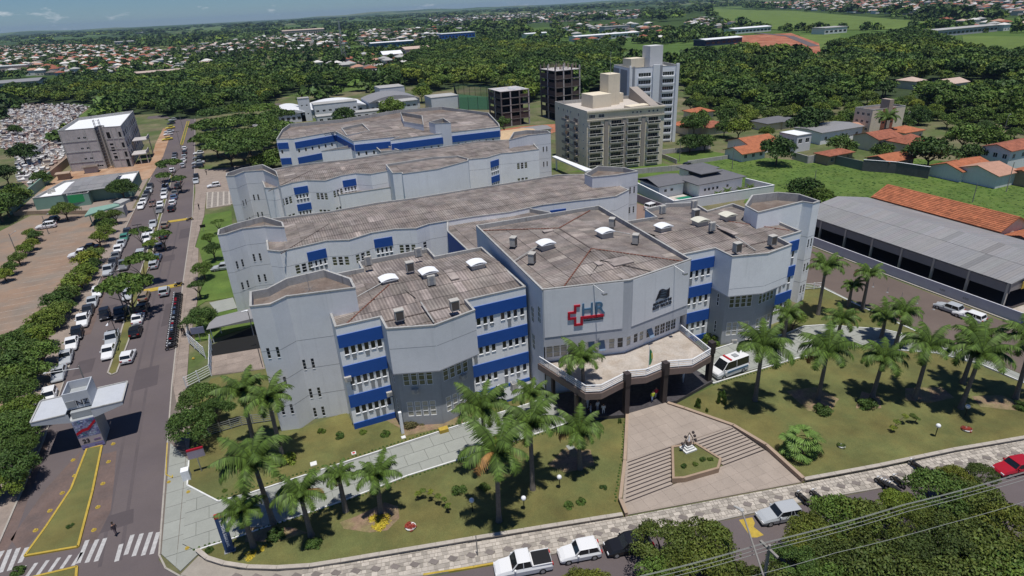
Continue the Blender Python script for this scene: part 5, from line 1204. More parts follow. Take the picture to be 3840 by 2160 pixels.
# pool house on the right of the hospital
GRR=mat('slate_grey_roof',(.135,.135,.145),.8,.06,.5,4,tint=0)
ph=thing('pool_house','low house with dark grey hipped roofs and a veranda beside a swimming pool','house',(93,118,0))
def roofpart(t,x0,y0,x1,y1,h,sl,kind,m_,name='roof',over=.4):
    X0,Y0,X1,Y1=x0-over,y0-over,x1+over,y1+over; f={'hip':planes_hip,'hipy':planes_hipy}.get(kind) or (lambda *a:planes_gable(*a,axis=kind[1]))
    m=MB()
    for p,zf,ax in f(X0,Y0,X1,Y1,h,sl):
        if area(p)<0: p=p[::-1]
        m.face([(x,y,zf(x,y)) for x,y in p]); 
    m.box(X0,Y0,h-.18,X1,Y1,h-.002); m.obj(name,m_,t)
boxon(ph,'wall',90.8,123.2,98.2,131.5,0,3.3,WALLW); boxon(ph,'wall',99.5,118.6,113,126,0,3.6,WALLW)
roofpart(ph,90.5,123,99,131.8,3.4,.22,'gx',GRR); roofpart(ph,98.6,118.2,113.2,126.6,3.7,.22,'hip',GRR)
boxon(ph,'raised_band',102.2,121.5,107.2,126.5,4.1,5.4,BLACK); roofpart(ph,102.0,121.3,107.4,126.7,5.4,.22,'hip',GRR,over=.7)
roofpart(ph,106,129,114,135.5,3.6,.22,'hip',GRR); boxon(ph,'wall',106.2,129.2,113.8,135.3,0,3.5,WALLW)
for x in (101,102.2,103.5,104.8,108): m=MB(); m.box(x,118.5,1.6,x+.55,118.6,2.2); m.obj('window',GLASS,ph)
for x in (92.4,94.3): m=MB(); m.box(x,123.1,1.6,x+.7,123.2,2.2); m.obj('window',GLASS,ph)
sheet('pool_deck',[(91,122.9),(98.4,122.9),(99.2,118.4),(115,117.4),(115.5,112.8),(92,115)],.14,mat('cream_deck',(.52,.47,.42),.9,.06),thick=.1)
sheet('swimming_pool',[(94.4,121.6),(98.9,121.2),(98.6,118.6),(94.6,118.9)],.16,WATER)
wall_line('yard_wall',[(90,132),(88.2,113.6),(116.6,111.4),(115.4,120)],2.4,.25,WALL,'grey-blue wall round the swimming pool yard',cope=WHITE)
wall_line('yard_wall',[(84.6,137),(85.2,118),(86.2,104)],2.0,.25,mat('mauve_wall',(.30,.27,.29),.9,.08),'mauve grey wall stencilled with small signs beside the hospital yard')
sheet('vacant_lot',[(84,160),(89,157),(90,133),(113,135.4),(114,160)],.05,GRASSG); sheet('hospital_side_yard',[(71,78),(84,78),(85,104),(84,137),(72,137)],.04,mat('yard_earth',(.22,.15,.12),.95,.1))
sheet('vacant_field',[(116,118),(112,134),(120,150),(135,152),(152,128),(175,118),(192,86),(178,60),(140,62),(118,80),(104,90),(106,110)],.05,GRASSG)
sheet('vacant_lot',[(117,163),(135,160),(137,152),(119,148),(116,152)],.06,GRASSG)
wall_line('boundary_wall',[(84.6,138),(85,150),(90,149.5),(114,143),(116.5,137)],1.6,.2,CONCW,'grey block wall between the apartments and the pool house lot')
wall_line('boundary_wall',[(116.5,150),(118,164),(138,160.5)],1.4,.2,CONCW,'grey block wall round the small green lot behind the apartments')
wall_line('boundary_wall',[(118.5,147.5),(138,146.2)],1.2,.2,CONCW,'low block wall along the near side of the small green lot')
quick('white_roof_strip','glaring white canopy strip at the foot of the beige apartments','canopy',lambda m:(m.prism([(82.3,165.7),(83.6,166),(84.2,144.8),(81.8,144.6)],3.6,4.0),m.box(82.6,146,0,83,146.4,3.6),m.box(82.8,164,0,83.2,164.4,3.6)),[WHITE])
# houses to the right, each one its own
def hc(*p): return (min(q[0] for q in p),min(q[1] for q in p),max(q[0] for q in p),max(q[1] for q in p))
TSH=None
house('warehouse','long pale blue-grey metal-roofed warehouse beyond the field',*hc((169.85, 156.03),(187.47, 146.52),(169.08, 144.97)),4,WALLW,ROOFM,'gx',.08,cat='warehouse',win={0:W4(4,1.2,1.2)})
house('office','small two-storey grey office with a flat white roof',*hc((159.31, 148.76),(160.9, 141.53),(154.99, 141.88)),5,WALL,WHITE,'flat',cat='building',win={0:W4(2,2.6,1.4,1.5),3:W4(2,2.6,1.2)})
house('red_roof_house','low house with a bright orange-red roof beside the office',*hc((143.24, 156.47),(152.71, 156.0),(141.25, 146.58)),3.2,WALLW,TILE,'gx',.28,win={0:W4(3)})
house('gabled_house','small blue-grey gabled house with an orange roof by the field corner',*hc((137.02, 148.41),(133.23, 141.02),(142.11, 142.36)),2.7,WALL,TILE,'gx',.35,win={0:W4(3)})
house('hip_roof_house','single-storey house with a mottled orange hipped tile roof behind the dark wall',*hc((149.58, 129.19),(158.91, 124.57),(149.76, 124.49)),3,TAN,TILED,'hip',.35,win={0:W4(3)})
house('red_tile_house','house with a long dark red tile roof partly hidden by a palm',*hc((174.99, 137.11),(183.53, 136.47),(173.8, 128.29)),4,BEIGE,TILED,'gx',.3,win={0:W4(5,2.3,.9)})
house('villa','cream villa with a big pyramid-shaped weathered red tile roof',*hc((174.17, 125.55),(183.08, 120.01),(174.25, 118.48)),4.2,BEIGE,TILED,'hipy',.42,win={0:W4(7,1.8,1.7,.6)})
house('orange_roof_house','house with a long orange gabled roof behind the black wall',*hc((156.54, 117.45),(165.7, 110.93),(156.0, 110.79)),3,TAN,TILE,'gx',.3,win={0:W4(3)})
house('salmon_roof_house','house with an orange roof behind the small apartment block',*hc((195.75, 139.85),(199.26, 132.57),(190.63, 132.29)),3.4,BEIGE,TILE,'hip',.3,win={0:W4(4)})
house('red_gable_house','grey-walled house with a plain red gabled roof',*hc((165.88, 102.96),(173.37, 98.62),(161.41, 95.04)),3,WALL,TILE,'gx',.33,win={0:W4(2)})
house('blue_wall_house','blue-grey walled house with a faded salmon roof',*hc((165.04, 97.19),(162.55, 87.72),(169.9, 87.33)),3.4,WALL,mat('salmon_roof',(.42,.24,.17),.9,.12),'gx',.3)
house('two_storey_house','two-storey blue-grey house with a red tile roof at the right',*hc((182.68, 101.53),(186.01, 95.96),(193.77, 96.42),(178.48, 94.6)),6,WALL,TILED,'gx',.3,win={0:W4(4,3.6,1.2),3:W4(3,3.6,1.2)})
house('roadside_house','orange-roofed house against the right edge beside the parked cars',*hc((169.36, 89.61),(170.55, 82.69),(176.42, 89.62)),3,TAN,TILE,'gx',.3)
house('forest_villa','cream villa with pale pink roofs deep in the trees',*hc((292.68, 196.76),(301.33, 187.36),(305.92, 197.13)),4.5,BEIGE,mat('pale_pink_roof',(.50,.38,.31),.9,.1),'gx',.3)
house('forest_house','small pale pink roof peeping out of the trees',*hc((295.54, 211.24),(300.66, 205.56),(303.13, 214.82)),4,BEIGE,bpy.data.materials['pale_pink_roof'],'hip',.3)
for i,(pp,lab,mm) in enumerate([(((147.28, 187.64),(154.19, 192.65),(145.55, 182.33)),'small house with a red roof left of the trees',TILE),(((173.72, 178.36),(184.36, 178.76),(171.86, 171.15)),'house with a grey hipped roof among the trees',GRR),(((179.64, 175.28),(185.87, 171.92),(178.82, 170.62)),'second grey-roofed house among the trees with a cream gable',GRR),(((170.83, 210.97),(176.24, 213.06),(167.33, 205.29)),'tiny red-roofed house behind the tall trees',TILE),(((153.48, 182.63),(160.34, 185.78),(151.27, 177.77)),'weathered red-roofed house between two trees',TILED),(((191.75, 154.3),(195.0, 153.3),(188.44, 148.86)),'pink-roofed house against the small apartment block',bpy.data.materials['salmon_roof'])]):
    house('bungalow',lab,*hc(*pp),3,BEIGE,mm,'hip',.32)
Ap=Block('small_apartment_block','small grey and cream four-storey apartment block with brown stair strips',[(193.2, 153.56),(192.78, 146.47),(207.09, 145.39),(207.44, 151.84)],8.5,8.0,BEIGE,cat='apartment building')
for i,F in enumerate(Ap.F):
    if abs(F.d.y)>.6:
        for z in (6.3,3.8,1.4):
            for a in (.2,.5,.8): Ap.win(i,F.len*a-.55,F.len*a+.55,z,z+.9,bars=(2,1))
    elif F.d.x>.5:
        for a in (.38,.62): m=MB(); F.box(m,F.len*a-.9,F.len*a+.9,.0,.15,0,8.4); m.obj('brown_strip',TILED,Ap.t)
        for a in (.38,.62):
            for z in (6,3.6,1.2): m=MB(); F.box(m,F.len*a-.5,F.len*a+.5,.16,.2,z,z+.5); m.obj('window',GLASS,Ap.t)
        m=MB(); F.box(m,F.len*.44,F.len*.57,-3,.4,0,11.2); m.obj('stair_tower',mat('tan_tower',(.38,.31,.25),.9,.08),Ap.t)
Ap.done()
DW=mat('dark_grey_wall',(.10,.105,.11),.9,.15,streak=.1)
wall_line('boundary_wall',[(152.33, 124.79),(152.55, 115.41)],2.6,.25,mat('green_grey_wall',(.14,.17,.16),.9,.12),'dark green-grey wall at the back of the overgrown field')
wall_line('boundary_wall',[(152.27, 115.59),(156.73, 109.1),(158.66, 101.26)],3.1,.25,DW,'tall blackish wall behind the overgrown field',cope=WHITE)
wall_line('boundary_wall',[(147.94, 135.92),(147.1, 129.41),(153.68, 128.78)],2.2,.25,CONCW,'short grey wall at the field corner beside the big tree')
wall_line('boundary_wall',[(168.2, 98.05),(170.62, 91.73),(170.91, 85.63)],2.6,.25,WALL,'blue-grey plastered wall at the far right of the field')
# ---- big metal shed at the right
sd=thing('market_shed','huge open-sided shed with a pale grey metal roof and dark interior','shed',(101,48,0))
X0,Y0,X1,Y1=99.6,47.6,119.6,88.2; ez=4.6; xr=110.5
pls=[([(X0,Y1),(X0,Y0),(xr,Y0),(xr,Y1)],lambda x,y:ez+(x-X0)*.155,'x'),([(X1,Y0),(X1,Y1),(xr,Y1),(xr,Y0)],lambda x,y:ez+(X1-x)*.1857,'x')]
m=MB()
for p,zf,ax in pls: m.face([(x,y,zf(x,y)) for x,y in (p if area(p)>0 else p[::-1])]); m.face([(x,y,zf(x,y)-.12) for x,y in (p if area(p)<0 else p[::-1])])
m.obj('roof_deck',ROOFM,sd); roof_sheets(sd,[(X0,Y0),(X1,Y0),(X1,Y1),(X0,Y1)],pls,ROOFM,sw=1.1,sl_=6.2,ins=0,tv=.05,lights=0,ov=.03)
m=MB(); F=Fr((X0+.2,Y1),(X0+.2,Y0)); F.box(m,0,F.len,-.05,.05,3.0,4.6); m.obj('side_cladding',mat('taupe_cladding',(.25,.23,.225),.8,.05,extra=None),sd)
F=Fr((X0+.2,Y0+.2),(X1,Y0+.2)); m=MB(); F.box(m,.05,F.len,-.05,.05,3.2,4.6); m.prism([(X0+.2,Y0+.15),(X1,Y0+.15),(X1,Y0+.25),(X0+.2,Y0+.25)],4.55,4.62); m.face([(X0+.2,Y0+.14,4.6),(X1,Y0+.14,4.6),(xr,Y0+.14,6.28)]); m.obj('gable_cladding',bpy.data.materials['taupe_cladding'],sd)
for k in range(8): y=Y0+.4+k*5.7; m=MB(); m.box(X0+.05,y-.16,0,X0+.4,y+.16,4.6); m.obj('post',STEEL,sd)
for k in range(1,4): x=X0+k*6; m=MB(); m.box(x-.15,Y0,0,x+.15,Y0+.3,4.0); m.obj('post',STEEL,sd)
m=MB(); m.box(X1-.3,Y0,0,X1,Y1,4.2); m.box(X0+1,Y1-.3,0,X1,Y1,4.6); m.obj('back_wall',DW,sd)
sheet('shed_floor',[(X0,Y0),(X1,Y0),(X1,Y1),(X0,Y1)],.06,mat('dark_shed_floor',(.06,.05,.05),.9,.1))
sheet('shed_forecourt',[(98.3,47.5),(126,47.5),(126,20),(98.3,20)],.05,ALG)
sg=thing('shed_sign','yellow sign board with a round dark emblem on the shed gable','sign',(103,Y0,4.3)); Fs=Fr((102.2,Y0),(116,Y0))
m=MB(); Fs.box(m,0,12,0.1,.2,3.3,4.5); m.obj('board',mat('ochre_sign',(.48,.33,.05),.7,.1),sg)
m=MB()
for k in range(16): a=k*math.pi/8; b=a+math.pi/8; p=lambda r,a:Fs.P(1.3+math.cos(a)*r,.22,3.9+math.sin(a)*r); m.face([p(.36,a),p(.48,a),p(.48,b),p(.36,b)]); m.face([p(.1,a),p(.22,a),p(.22,b),p(.1,b)])
m.obj('emblem',SK,sg); text('T',1.0,Fs,2.3,3.5,.21,SK,sg,.02)
ww=wall_line('street_wall',[(97.6,88),(97.5,64),(97.9,44),(98.2,20)],1.75,.22,mat('lilac_white_wall',(.50,.50,.54),.9,.05),'long whitish wall with disabled parking signs along the side street')
Fw=Fr((97.5,88),(97.85,20))
for i,a in enumerate((44.5,52,59.5)):
    s=thing('wheelchair_sign',['leftmost square blue disabled parking sign on the whitish wall','middle square blue disabled parking sign on the whitish wall','rightmost square blue disabled parking sign on the whitish wall'][i],'sign',Fw.P(a,.2,0)); m=MB(); Fw.box(m,a-.5,a+.5,.16,.2,.45,1.45); m.obj('panel',BLUE,s)
    m=MB()
    for k in range(10):
        q0=-2.4+k*.42; q1=q0+.42; p=lambda r,q:Fw.P(a-.03+math.cos(q)*r,.215,.8+math.sin(q)*r)
        m.face([p(.19,q0),p(.26,q0),p(.26,q1),p(.19,q1)])
    Fw.box(m,a-.1,a-.03,.2,.215,.8,1.15); Fw.box(m,a-.1,a+.15,.2,.215,.78,.84); Fw.box(m,a+.1,a+.16,.2,.215,.6,.84); Fw.box(m,a-.11,a-.0,.2,.22,1.2,1.31); m.obj('wheelchair_symbol',WHITE,s)
for i,a in enumerate((28.5,32.3,36)):
    s=thing('stencil_mark',['first grey stencilled cross emblem on the whitish wall','second grey stencilled cross emblem on the whitish wall','third grey stencilled cross emblem on the whitish wall'][i],'sign',Fw.P(a,.2,0)); m=MB(); Fw.box(m,a-.45,a-.2,.12,.15,.8,.9); Fw.box(m,a-.37,a-.28,.12,.15,.65,1.05); Fw.box(m,a-.15,a+.45,.12,.15,.85,1.05); Fw.box(m,a-.15,a+.45,.12,.15,.68,.76); m.obj('emblem',GREYP,s)
kerb('wall_kerb',[(97.1,88),(97.0,64),(97.3,44),(97.6,20)],.3,.16)
# tiled-roof hall behind the shed
hl=house('tiled_hall','long hall with a bright orange clay tile roof behind the market shed',120.4,61.9,128.4,87.2,5.0,BEIGE,TILE,'gy',.48,cat='hall',sheets=('tile_course',.9,.42),tv=.22,ov=.06)
house('tiled_annex','smaller orange tiled roof joining the long hall at the right edge',*hc((121.51, 61.95),(122.14, 55.71),(126.95, 61.45)),3.8,BEIGE,TILE,'gx',.3,cat='annex',sheets=('tile_course',.9,.42),tv=.22,ov=.06)
# little curved awning, gate and fences on the left side of the hospital
aw=thing('car_port','curved grey metal awning over the side driveway against the left tower','awning',(-9,97,0))
ap=[(-12.6,96.1),(-12.2,98.2),(-11.2,99.9),(-5.9,99.6),(-5.6,95.4),(-9.8,95.9)]
m=MB(); m.prism(ap,2.7,[2.75,2.8,2.85,3.3,3.3,2.9]); m.obj('awning_roof',ROOFM,aw)
for x,y in ((-12.1,96.5),(-6.2,96),(-11,99.3)): m=MB(); m.tube((x,y,0),(x,y,2.75),.06); m.obj('post',WHITE,aw)
dw=sheet('side_driveway',[(-12.5,92),(-5.5,91),(-5.1,84.2),(-12.3,86)],.1,WALK,thick=.09); sheet('car_port_floor',[(-12.4,95.9),(-5.8,99.4),(-5.4,91.1),(-12.4,92.1)],.095,DARK)  # near-black floor: shade under the awning put into its colour
slabs(dw,'slab',[(-12.4,91.8),(-5.6,90.9),(-5.2,84.4),(-12.2,86.1)],.14,WALK,2.2,1.8)
def fence(label,pts,h=1.7,m_=WHITE,cat='fence',rails=5,post=2.2):
    t=thing('railing_fence',label,cat,(*pts[0],0))
    for a,b in zip(pts,pts[1:]):
        F=Fr(a,b); c=max(1,round(F.len/post))
        for k in range(c+1): m=MB(); F.box(m,F.len*k/c-.06,F.len*k/c+.06,-.06,.06,0,h+.1); m.obj('post',m_,t)
        for k in range(rails): m=MB(); z=h*(k+1)/rails; F.box(m,0,F.len,-.025,.025,z-.03,z+.03); m.obj('rail',m_,t)
    return t
fence('white railing gate beside the motorcycles at the side entrance',[(-15.9,102.4),(-15.7,98),(-13.2,91.8)],2.0)
fence('white railing along the driveway apron near the footway',[(-12.4,96),(-12.3,86),(-15.4,84)],1.8)
fence('low silver railing under the tall palms left of the tower',[(-12.2,70.9),(-8.5,71.2),(-4.6,70.3)],1.4,STEEL,post=1.3)
fence('white ramp railing at the foot of the right corner tower',[(77.5,66.8),(80.2,67.2),(83.4,66.2)],1.2,WHITE,rails=4)
# glass and metal strip of paving across left lawn (cattle-grid style path)
sheet('lawn_crossing',[(-13.14, 113.2),(-9.13, 113.47),(-8.53, 108.26),(-11.76, 108.0)],.13,CONC)
# ================================================================ vegetation
def crown_mesh(name,m,n,leaf,R_,rz,ncl,seed,flat=0.,rc=.42,zc=0.,asp=1.6,hollow=.55):
    r=np.random.RandomState(seed)
    d=r.normal(size=(ncl,3)); d/=np.linalg.norm(d,axis=1)[:,None]; d[:,2]=np.abs(d[:,2])*1.25-(.62 if not flat else -.05)
    rad=r.uniform(hollow,.85,ncl); c=d*rad[:,None]*np.array([R_,R_,rz]); 
    if flat: c[:,2]=rz*(1-((c[:,0]**2+c[:,1]**2)/R_**2)*.55)*r.uniform(.75,1,ncl)
    cr=r.uniform(.75,1.2,ncl)*rc*R_; ct=r.uniform(.78,1.22,ncl)
    k=r.randint(0,ncl,n); u=r.normal(size=(n,3)); u/=np.linalg.norm(u,axis=1)[:,None]; u[:,2]=np.abs(u[:,2])*1.1-.42
    p=c[k]+u*(cr[k]*r.uniform(.6,1.05,n))[:,None]*np.array([1,1,.55 if flat else .8])
    nr=u+r.normal(size=(n,3))*.65+np.array([0,0,.35]); nr/=np.linalg.norm(nr,axis=1)[:,None]
    a=np.cross(nr,r.normal(size=(n,3))); a/=np.linalg.norm(a,axis=1)[:,None]; b=np.cross(nr,a)
    s=leaf*r.uniform(.6,1.3,n)[:,None]; a=a*s*.5*asp; b=b*s*.5
    v=np.stack([p-a,p-b*.8+a*.1,p+a,p+b],1).reshape(-1,3); v[:,2]+=zc
    me=bpy.data.meshes.new(name); me.vertices.add(4*n); me.vertices.foreach_set('co',v.astype(np.float32).ravel())
    me.loops.add(4*n); me.loops.foreach_set('vertex_index',np.arange(4*n,dtype=np.int32)); me.polygons.add(n); me.polygons.foreach_set('loop_start',np.arange(0,4*n,4,dtype=np.int32))
    me.materials.append(m); at=me.attributes.new('tint','FLOAT_COLOR','FACE'); t=ct[k]*r.uniform(.75,1.3,n); col=np.stack([t*r.uniform(.9,1.15,n),t,t*.95,np.ones(n)],1)
    at.data.foreach_set('color',col.astype(np.float32).ravel()); me.update(); me.validate(); return me
CM={}
SPEC={'near':(9500,.21,4.5,2.6,34,0,.30),'nearf':(9000,.20,4.5,1.8,40,0,.27),'mid':(3600,.34,4,3.2,26,0,.36),'bush':(2200,.16,1.5,1.1,14,0,.4),'umb':(4600,.52,7,3.4,40,1,.30),'sparse':(2600,.30,3,1.6,20,1,.30),'far':(1500,.62,4.5,3.6,20,0,.40),'vfar':(130,2.0,4.5,3.4,7,0,.5)}
def crown(kind,m,v=0):
    k=(kind,m.name,v)
    if k not in CM: n,l,R_,rz,nc,fl,rc=SPEC[kind]; CM[k]=crown_mesh('crown',m,n,l,R_,rz,nc,hash_(kind)+v*17,fl,rc,hollow=.4 if kind in('far','vfar','mid') else .55)
    return CM[k]
def hash_(s): return sum(ord(c)*(i+3) for i,c in enumerate(s))%9973
TRK={}
def trunk_mesh(h,r,spread,seed):
    k=(round(h,0),round(r,2),round(spread,0),seed)
    if k not in TRK:
        m=MB(); rn=random.Random(seed); z=h*.45; m.tube((0,0,-.1),(0,0,z),r,r*.75,7)
        for i in range(5):
            a=i*1.26+rn.uniform(-.3,.3); q=(math.cos(a)*spread*.35,math.sin(a)*spread*.35,h*.8); m.tube((0,0,z-.1),q,r*.5,r*.3,5); m.tube(q,(q[0]*2,q[1]*2,h*1.05),r*.3,r*.12,4)
        TRK[k]=m.mesh('trunk',BARK)
    return TRK[k]
TV=[0]
def tree(label,pos,h,R_,kind='mid',m=None,name='tree',cat='tree',group=None,trunk=True,zs=1.):
    "pos: ground point; h: height of the crown's middle; R_: crown radius"
    TV[0]+=1; m=m or LEAFG; v=TV[0]%3; t=thing(name,label,cat,(pos[0],pos[1],0),group); s=R_/SPEC[kind][2]
    if trunk: put('trunk',trunk_mesh(h,.12+.03*R_,R_,v),t)
    put('crown',crown(kind,m,v),t,(0,0,h),(TV[0]*2.4)%6.28,scale=(s,s,s*zs)); return t
ORD='first second third fourth fifth sixth seventh eighth ninth tenth eleventh twelfth thirteenth fourteenth fifteenth sixteenth seventeenth eighteenth nineteenth twentieth'.split()
def od(i): return ORD[i] if i<20 else ('twenty-'+ORD[i-20] if i<29 else ('thirtieth' if i==29 else 'thirty-'+ORD[i-30]))
# row of clipped trees between parking lot and street
row=[(-37.74, 94.4),(-38.98, 99.87),(-35.78, 95.29),(-38.12, 102.79),(-35.6, 100.96),(-40.28, 106.6),(-37.39, 108.38),(-38.1, 115.29),(-36.93, 118.01),(-38.35, 123.65),(-37.06, 126.33),(-36.91, 132.16),(-36.37, 137.43),(-37.12, 145.69),(-36.13, 148.29)]
for i,p in enumerate(row): tree(f'bushy tree between the parking lot and street, {od(i)} from the lower left',p,2.4 if i>6 else 2.8,(3.0 if i<6 else 2.5+.35*(i%2)),'mid',LEAFG if i<7 else (LEAFY if i%3 else LEAFG),zs=.9,group='trees lining the parking lot edge')
for i,p in enumerate([(-36.8, 158.68),(-36.27, 164.11),(-36.78, 170.38),(-36.09, 177.87),(-39.28, 178.75)]): tree(f'leafy tree beside the green canopy, {od(i)} going up the street',p,2.8,2.2,'mid',(LEAFG,LEAFY)[i%2],group='trees beside the green canopy')
for i,(p,R_,h) in enumerate([((-36.45, 88.83),3.6,3.4),((-33.48, 83.66),3.2,3.2),((-33.75, 78.71),3.6,3.4),((-32.03, 75.27),2.4,2.8),((-31.93, 71.03),3.4,3),((-32.77, 78.72),3,3.6),((-32.0, 69.54),2.3,2.2)]): tree(f'dense dark tree shading the left kerb, {od(i)} in the lower left clump',p,h,R_,'near',LEAFG,group='dense trees at the lower left')
for i,p in enumerate([(-51.8, 145.77),(-51.51, 149.56),(-51.69, 155.59),(-52.18, 162.27),(-51.45, 165.75),(-52.22, 172.53),(-53.9, 174.63)]): tree(f'small light green tree in the parking lot middle strip, {od(i)} from the near end',p,2.0,1.9,'mid',(LEAFY,LEAFG)[i%2],group='small trees inside the parking lot')
tree('round bright tree at the back corner of the parking lot',(-49.12, 189.41),3.4,3.6,'near',LEAFY)
tree('large dark round tree in front of the clinic',(-37.64, 203.95),4.2,4.6,'near',LEAF)
tree('lone dark tree among the tombs',(-105.35, 375.73),3,4,'mid',LEAF)
tree('small dark tree behind the sea green wall',(-65.95, 241.9),3,3.4,'mid',LEAF)
for i,(x,y,R_,z) in enumerate([(30,1180,7,6),(70,1290,6,5),(-30,1330,7,5),(60,1410,6,5),(140,1390,5,4)]): tree(f'big dark tree at the left border of the cemetery, {od(i)} from the top',((-80.59, 259.43)[0]+(x-20)*.09,(-80.59, 259.43)[1]-(y-1250)*.33),z,R_*.75,'mid',LEAF,group='dark trees left of the cemetery wall')
for i,(x,y) in enumerate([(20,40),(70,-20),(40,110)]): tree(f'dark tree beyond the wall at the left edge, {od(i)} from the right',(-65.24, 202.27) if i==0 else ((-65.78, 211.74) if i==1 else (-65.62, 197.9)),4.5,5,'mid',LEAF,group='dark trees at the left edge')
for i,p in enumerate([(-37.79, 106.92),(-37.12, 114.54),(-36.96, 121.74),(-36.8, 127.99),(-36.21, 133.19),(-36.63, 141.01),(-36.18, 144.02),(-40.59, 103.18),(-40.89, 111.29),(-39.87, 112.97)]): tree(f'low bushy tree filling the parking lot hedge, {od(i)} from the lower end',p,1.7,2.2,'mid',(LEAFG,LEAFY,LEAFG)[i%3],group='low hedge trees at the parking lot',zs=.9)
# street trees on the median
for lab,p,R_,h in (('spreading tree on the median with a leaning pole through it',(-24.94, 114.03),4.2,4.6),('smaller spreading tree on the median behind the leaning pole',(-24.55, 128.38),3.2,4.2),('thin tree on the median beside the parked pickups',(-27.41, 152.13),2.2,3.8),('thin tree over the dark cars right of the median',(-22.77, 148.95),2.0,3.3),('spreading tree on the median near the construction site',(-25.67, 221.05),4.2,4.0),('tree on the median beside the red earth kerb',(-27.15, 208.39),2.6,3.8),('small street tree over the dark cars opposite the forecourt',(-22.5, 203.91),2.4,3.4),('little tree above the white cars near the second yellow hump',(-24.37, 144.75),1.8,2.8)):
    tree(lab,p,h,R_,'sparse',LEAFG,zs=1.2)
# hospital lawns on the left
for lab,p,R_,h,m_,k in (('big round dense tree on the lawn beside the motorcycles',(-13.87, 101.47),3.0,2.9,LEAFG,'near'),('round bright tree beside the parked car at the second row',(-14.17, 125.93),2.3,2.6,LEAFG,'near'),('taller dark tree behind the round one near the second tower',(-12.38, 135.87),2.1,3.2,LEAF,'near'),('slim tree between the lawn and the second tower',(-13.35, 144.89),1.6,2.8,LEAFG,'mid'),('feathery young tree near the patterned terrace',(-11.55, 154.93),1.5,2.6,LEAFG,'sparse'),('small forked tree on the striped lawn',(-14.58, 116.04),1.6,2.6,LEAF,'sparse'),('large round tree over the corner notice board',(-13.66, 69.68),3.3,3.2,LEAFG,'near'),('broad tree behind the large round corner tree',(-12.87, 75.93),3.0,3.1,LEAFG,'near'),('leafy tree between the round corner tree and the tall palms',(-11.11, 72.49),2.3,3.0,LEAF,'near')):
    tree(lab,p,h,R_,k,m_)
tree('bright yellow-green tree beside the right front wing',(68.16, 58.02),2.4,2.2,'near',LEAFY)
# trees around the buildings on the right and behind
for lab,p,R_,h,m_ in (('big round dark tree at the corner of the overgrown field',(138.84, 133.03),5.4,5.6,LEAF),('dense dark tree beside the red-roofed houses',(165.86, 106.74),6.6,5.5,LEAF),('bushy tree between the office and the tiled houses',(159.94, 130.18),4.6,4.4,LEAFG),('low bushy tree in front of the cream villa',(165.59, 120.51),3.6,3.4,LEAFG),('round dark tree left of the two-storey house',(178.1, 103.08),4.4,4.,LEAF),('broad pale-leaved tree behind the street corner',(191.44, 114.39),6.4,5.5,LEAFG),('second broad tree behind the street corner',(194.66, 109.42),5.5,5.5,LEAFG),('wide layered tree in front of the warehouse',(177.73, 156.71),8,6,LEAF),('tall tree beside the grey-roofed houses',(153.03, 164.76),5,5,LEAFG),('small tree left of the grey-roofed houses',(153.12, 171.92),4,4,LEAF),('sprawling grey-green shrub tree behind the right corner tower',(120.81, 105.68),5.0,2.6,LEAF),('shrub tree beside the tiled hall gable',(119.45, 99.76),3.6,2.2,LEAF),('tree in front of the small red-roofed houses',(146.79, 180.43),5,5,LEAF),('dark tree at the foot of the white tower block',(128.9, 159.7),4.5,4,LEAF),('tree beside the low block wall',(133.77, 158.61),4,3.6,LEAF),('wide flat tree in front of the white school',(64.35, 299.34),7,5.5,LEAFG),('bright tree at the corner of the school hall',(89.66, 338.89),6,6,LEAFG),('dark tree left of the school annex',(41.08, 294.22),6,5,LEAF),('slim tree at the foot of the dark concrete frame',(89.75, 221.56),3.2,6,LEAFG),('round bright shrub tree left of the far hospital building',(0.06, 221.25),4,3,LEAFY),('dark tree left of the far hospital building',(4.87, 220.79),5,4,LEAFG)):
    tree(lab,p,h,R_,'mid',m_)
FT=[(1560,880),(1680,860),(1800,830),(1920,850),(2030,900),(1520,980),(1640,960),(1770,940),(1890,950),(2010,1000),(1540,1080),(1660,1060),(1790,1060),(1900,1080),(2030,1080),(1640,1140),(1780,1150),(1560,1160)]
FP=[(-17.15, 324.88),(-10.3, 328.65),(-3.1, 337.71),(3.65, 321.62),(8.64, 294.41),(-18.2, 284.65),(-12.21, 287.28),(-5.49, 289.57),(0.56, 280.85),(5.64, 259.04),(-16.3, 251.03),(-10.95, 252.86),(-5.07, 248.43),(-0.35, 239.14),(5.24, 234.96),(-11.63, 231.52),(-5.84, 224.85)]
for i,p in enumerate(FP): tree(f'flat-topped spreading tree right of the far end of the street, {od(i)} from the back',(p[0]+3.5,p[1]),5.3,8.2,'umb',LEAF if i%3 else LEAFG,zs=1.0,group='spreading trees beside the far street')
LEAFO=leafy('olive_green_leaves',(.078,.108,.026))
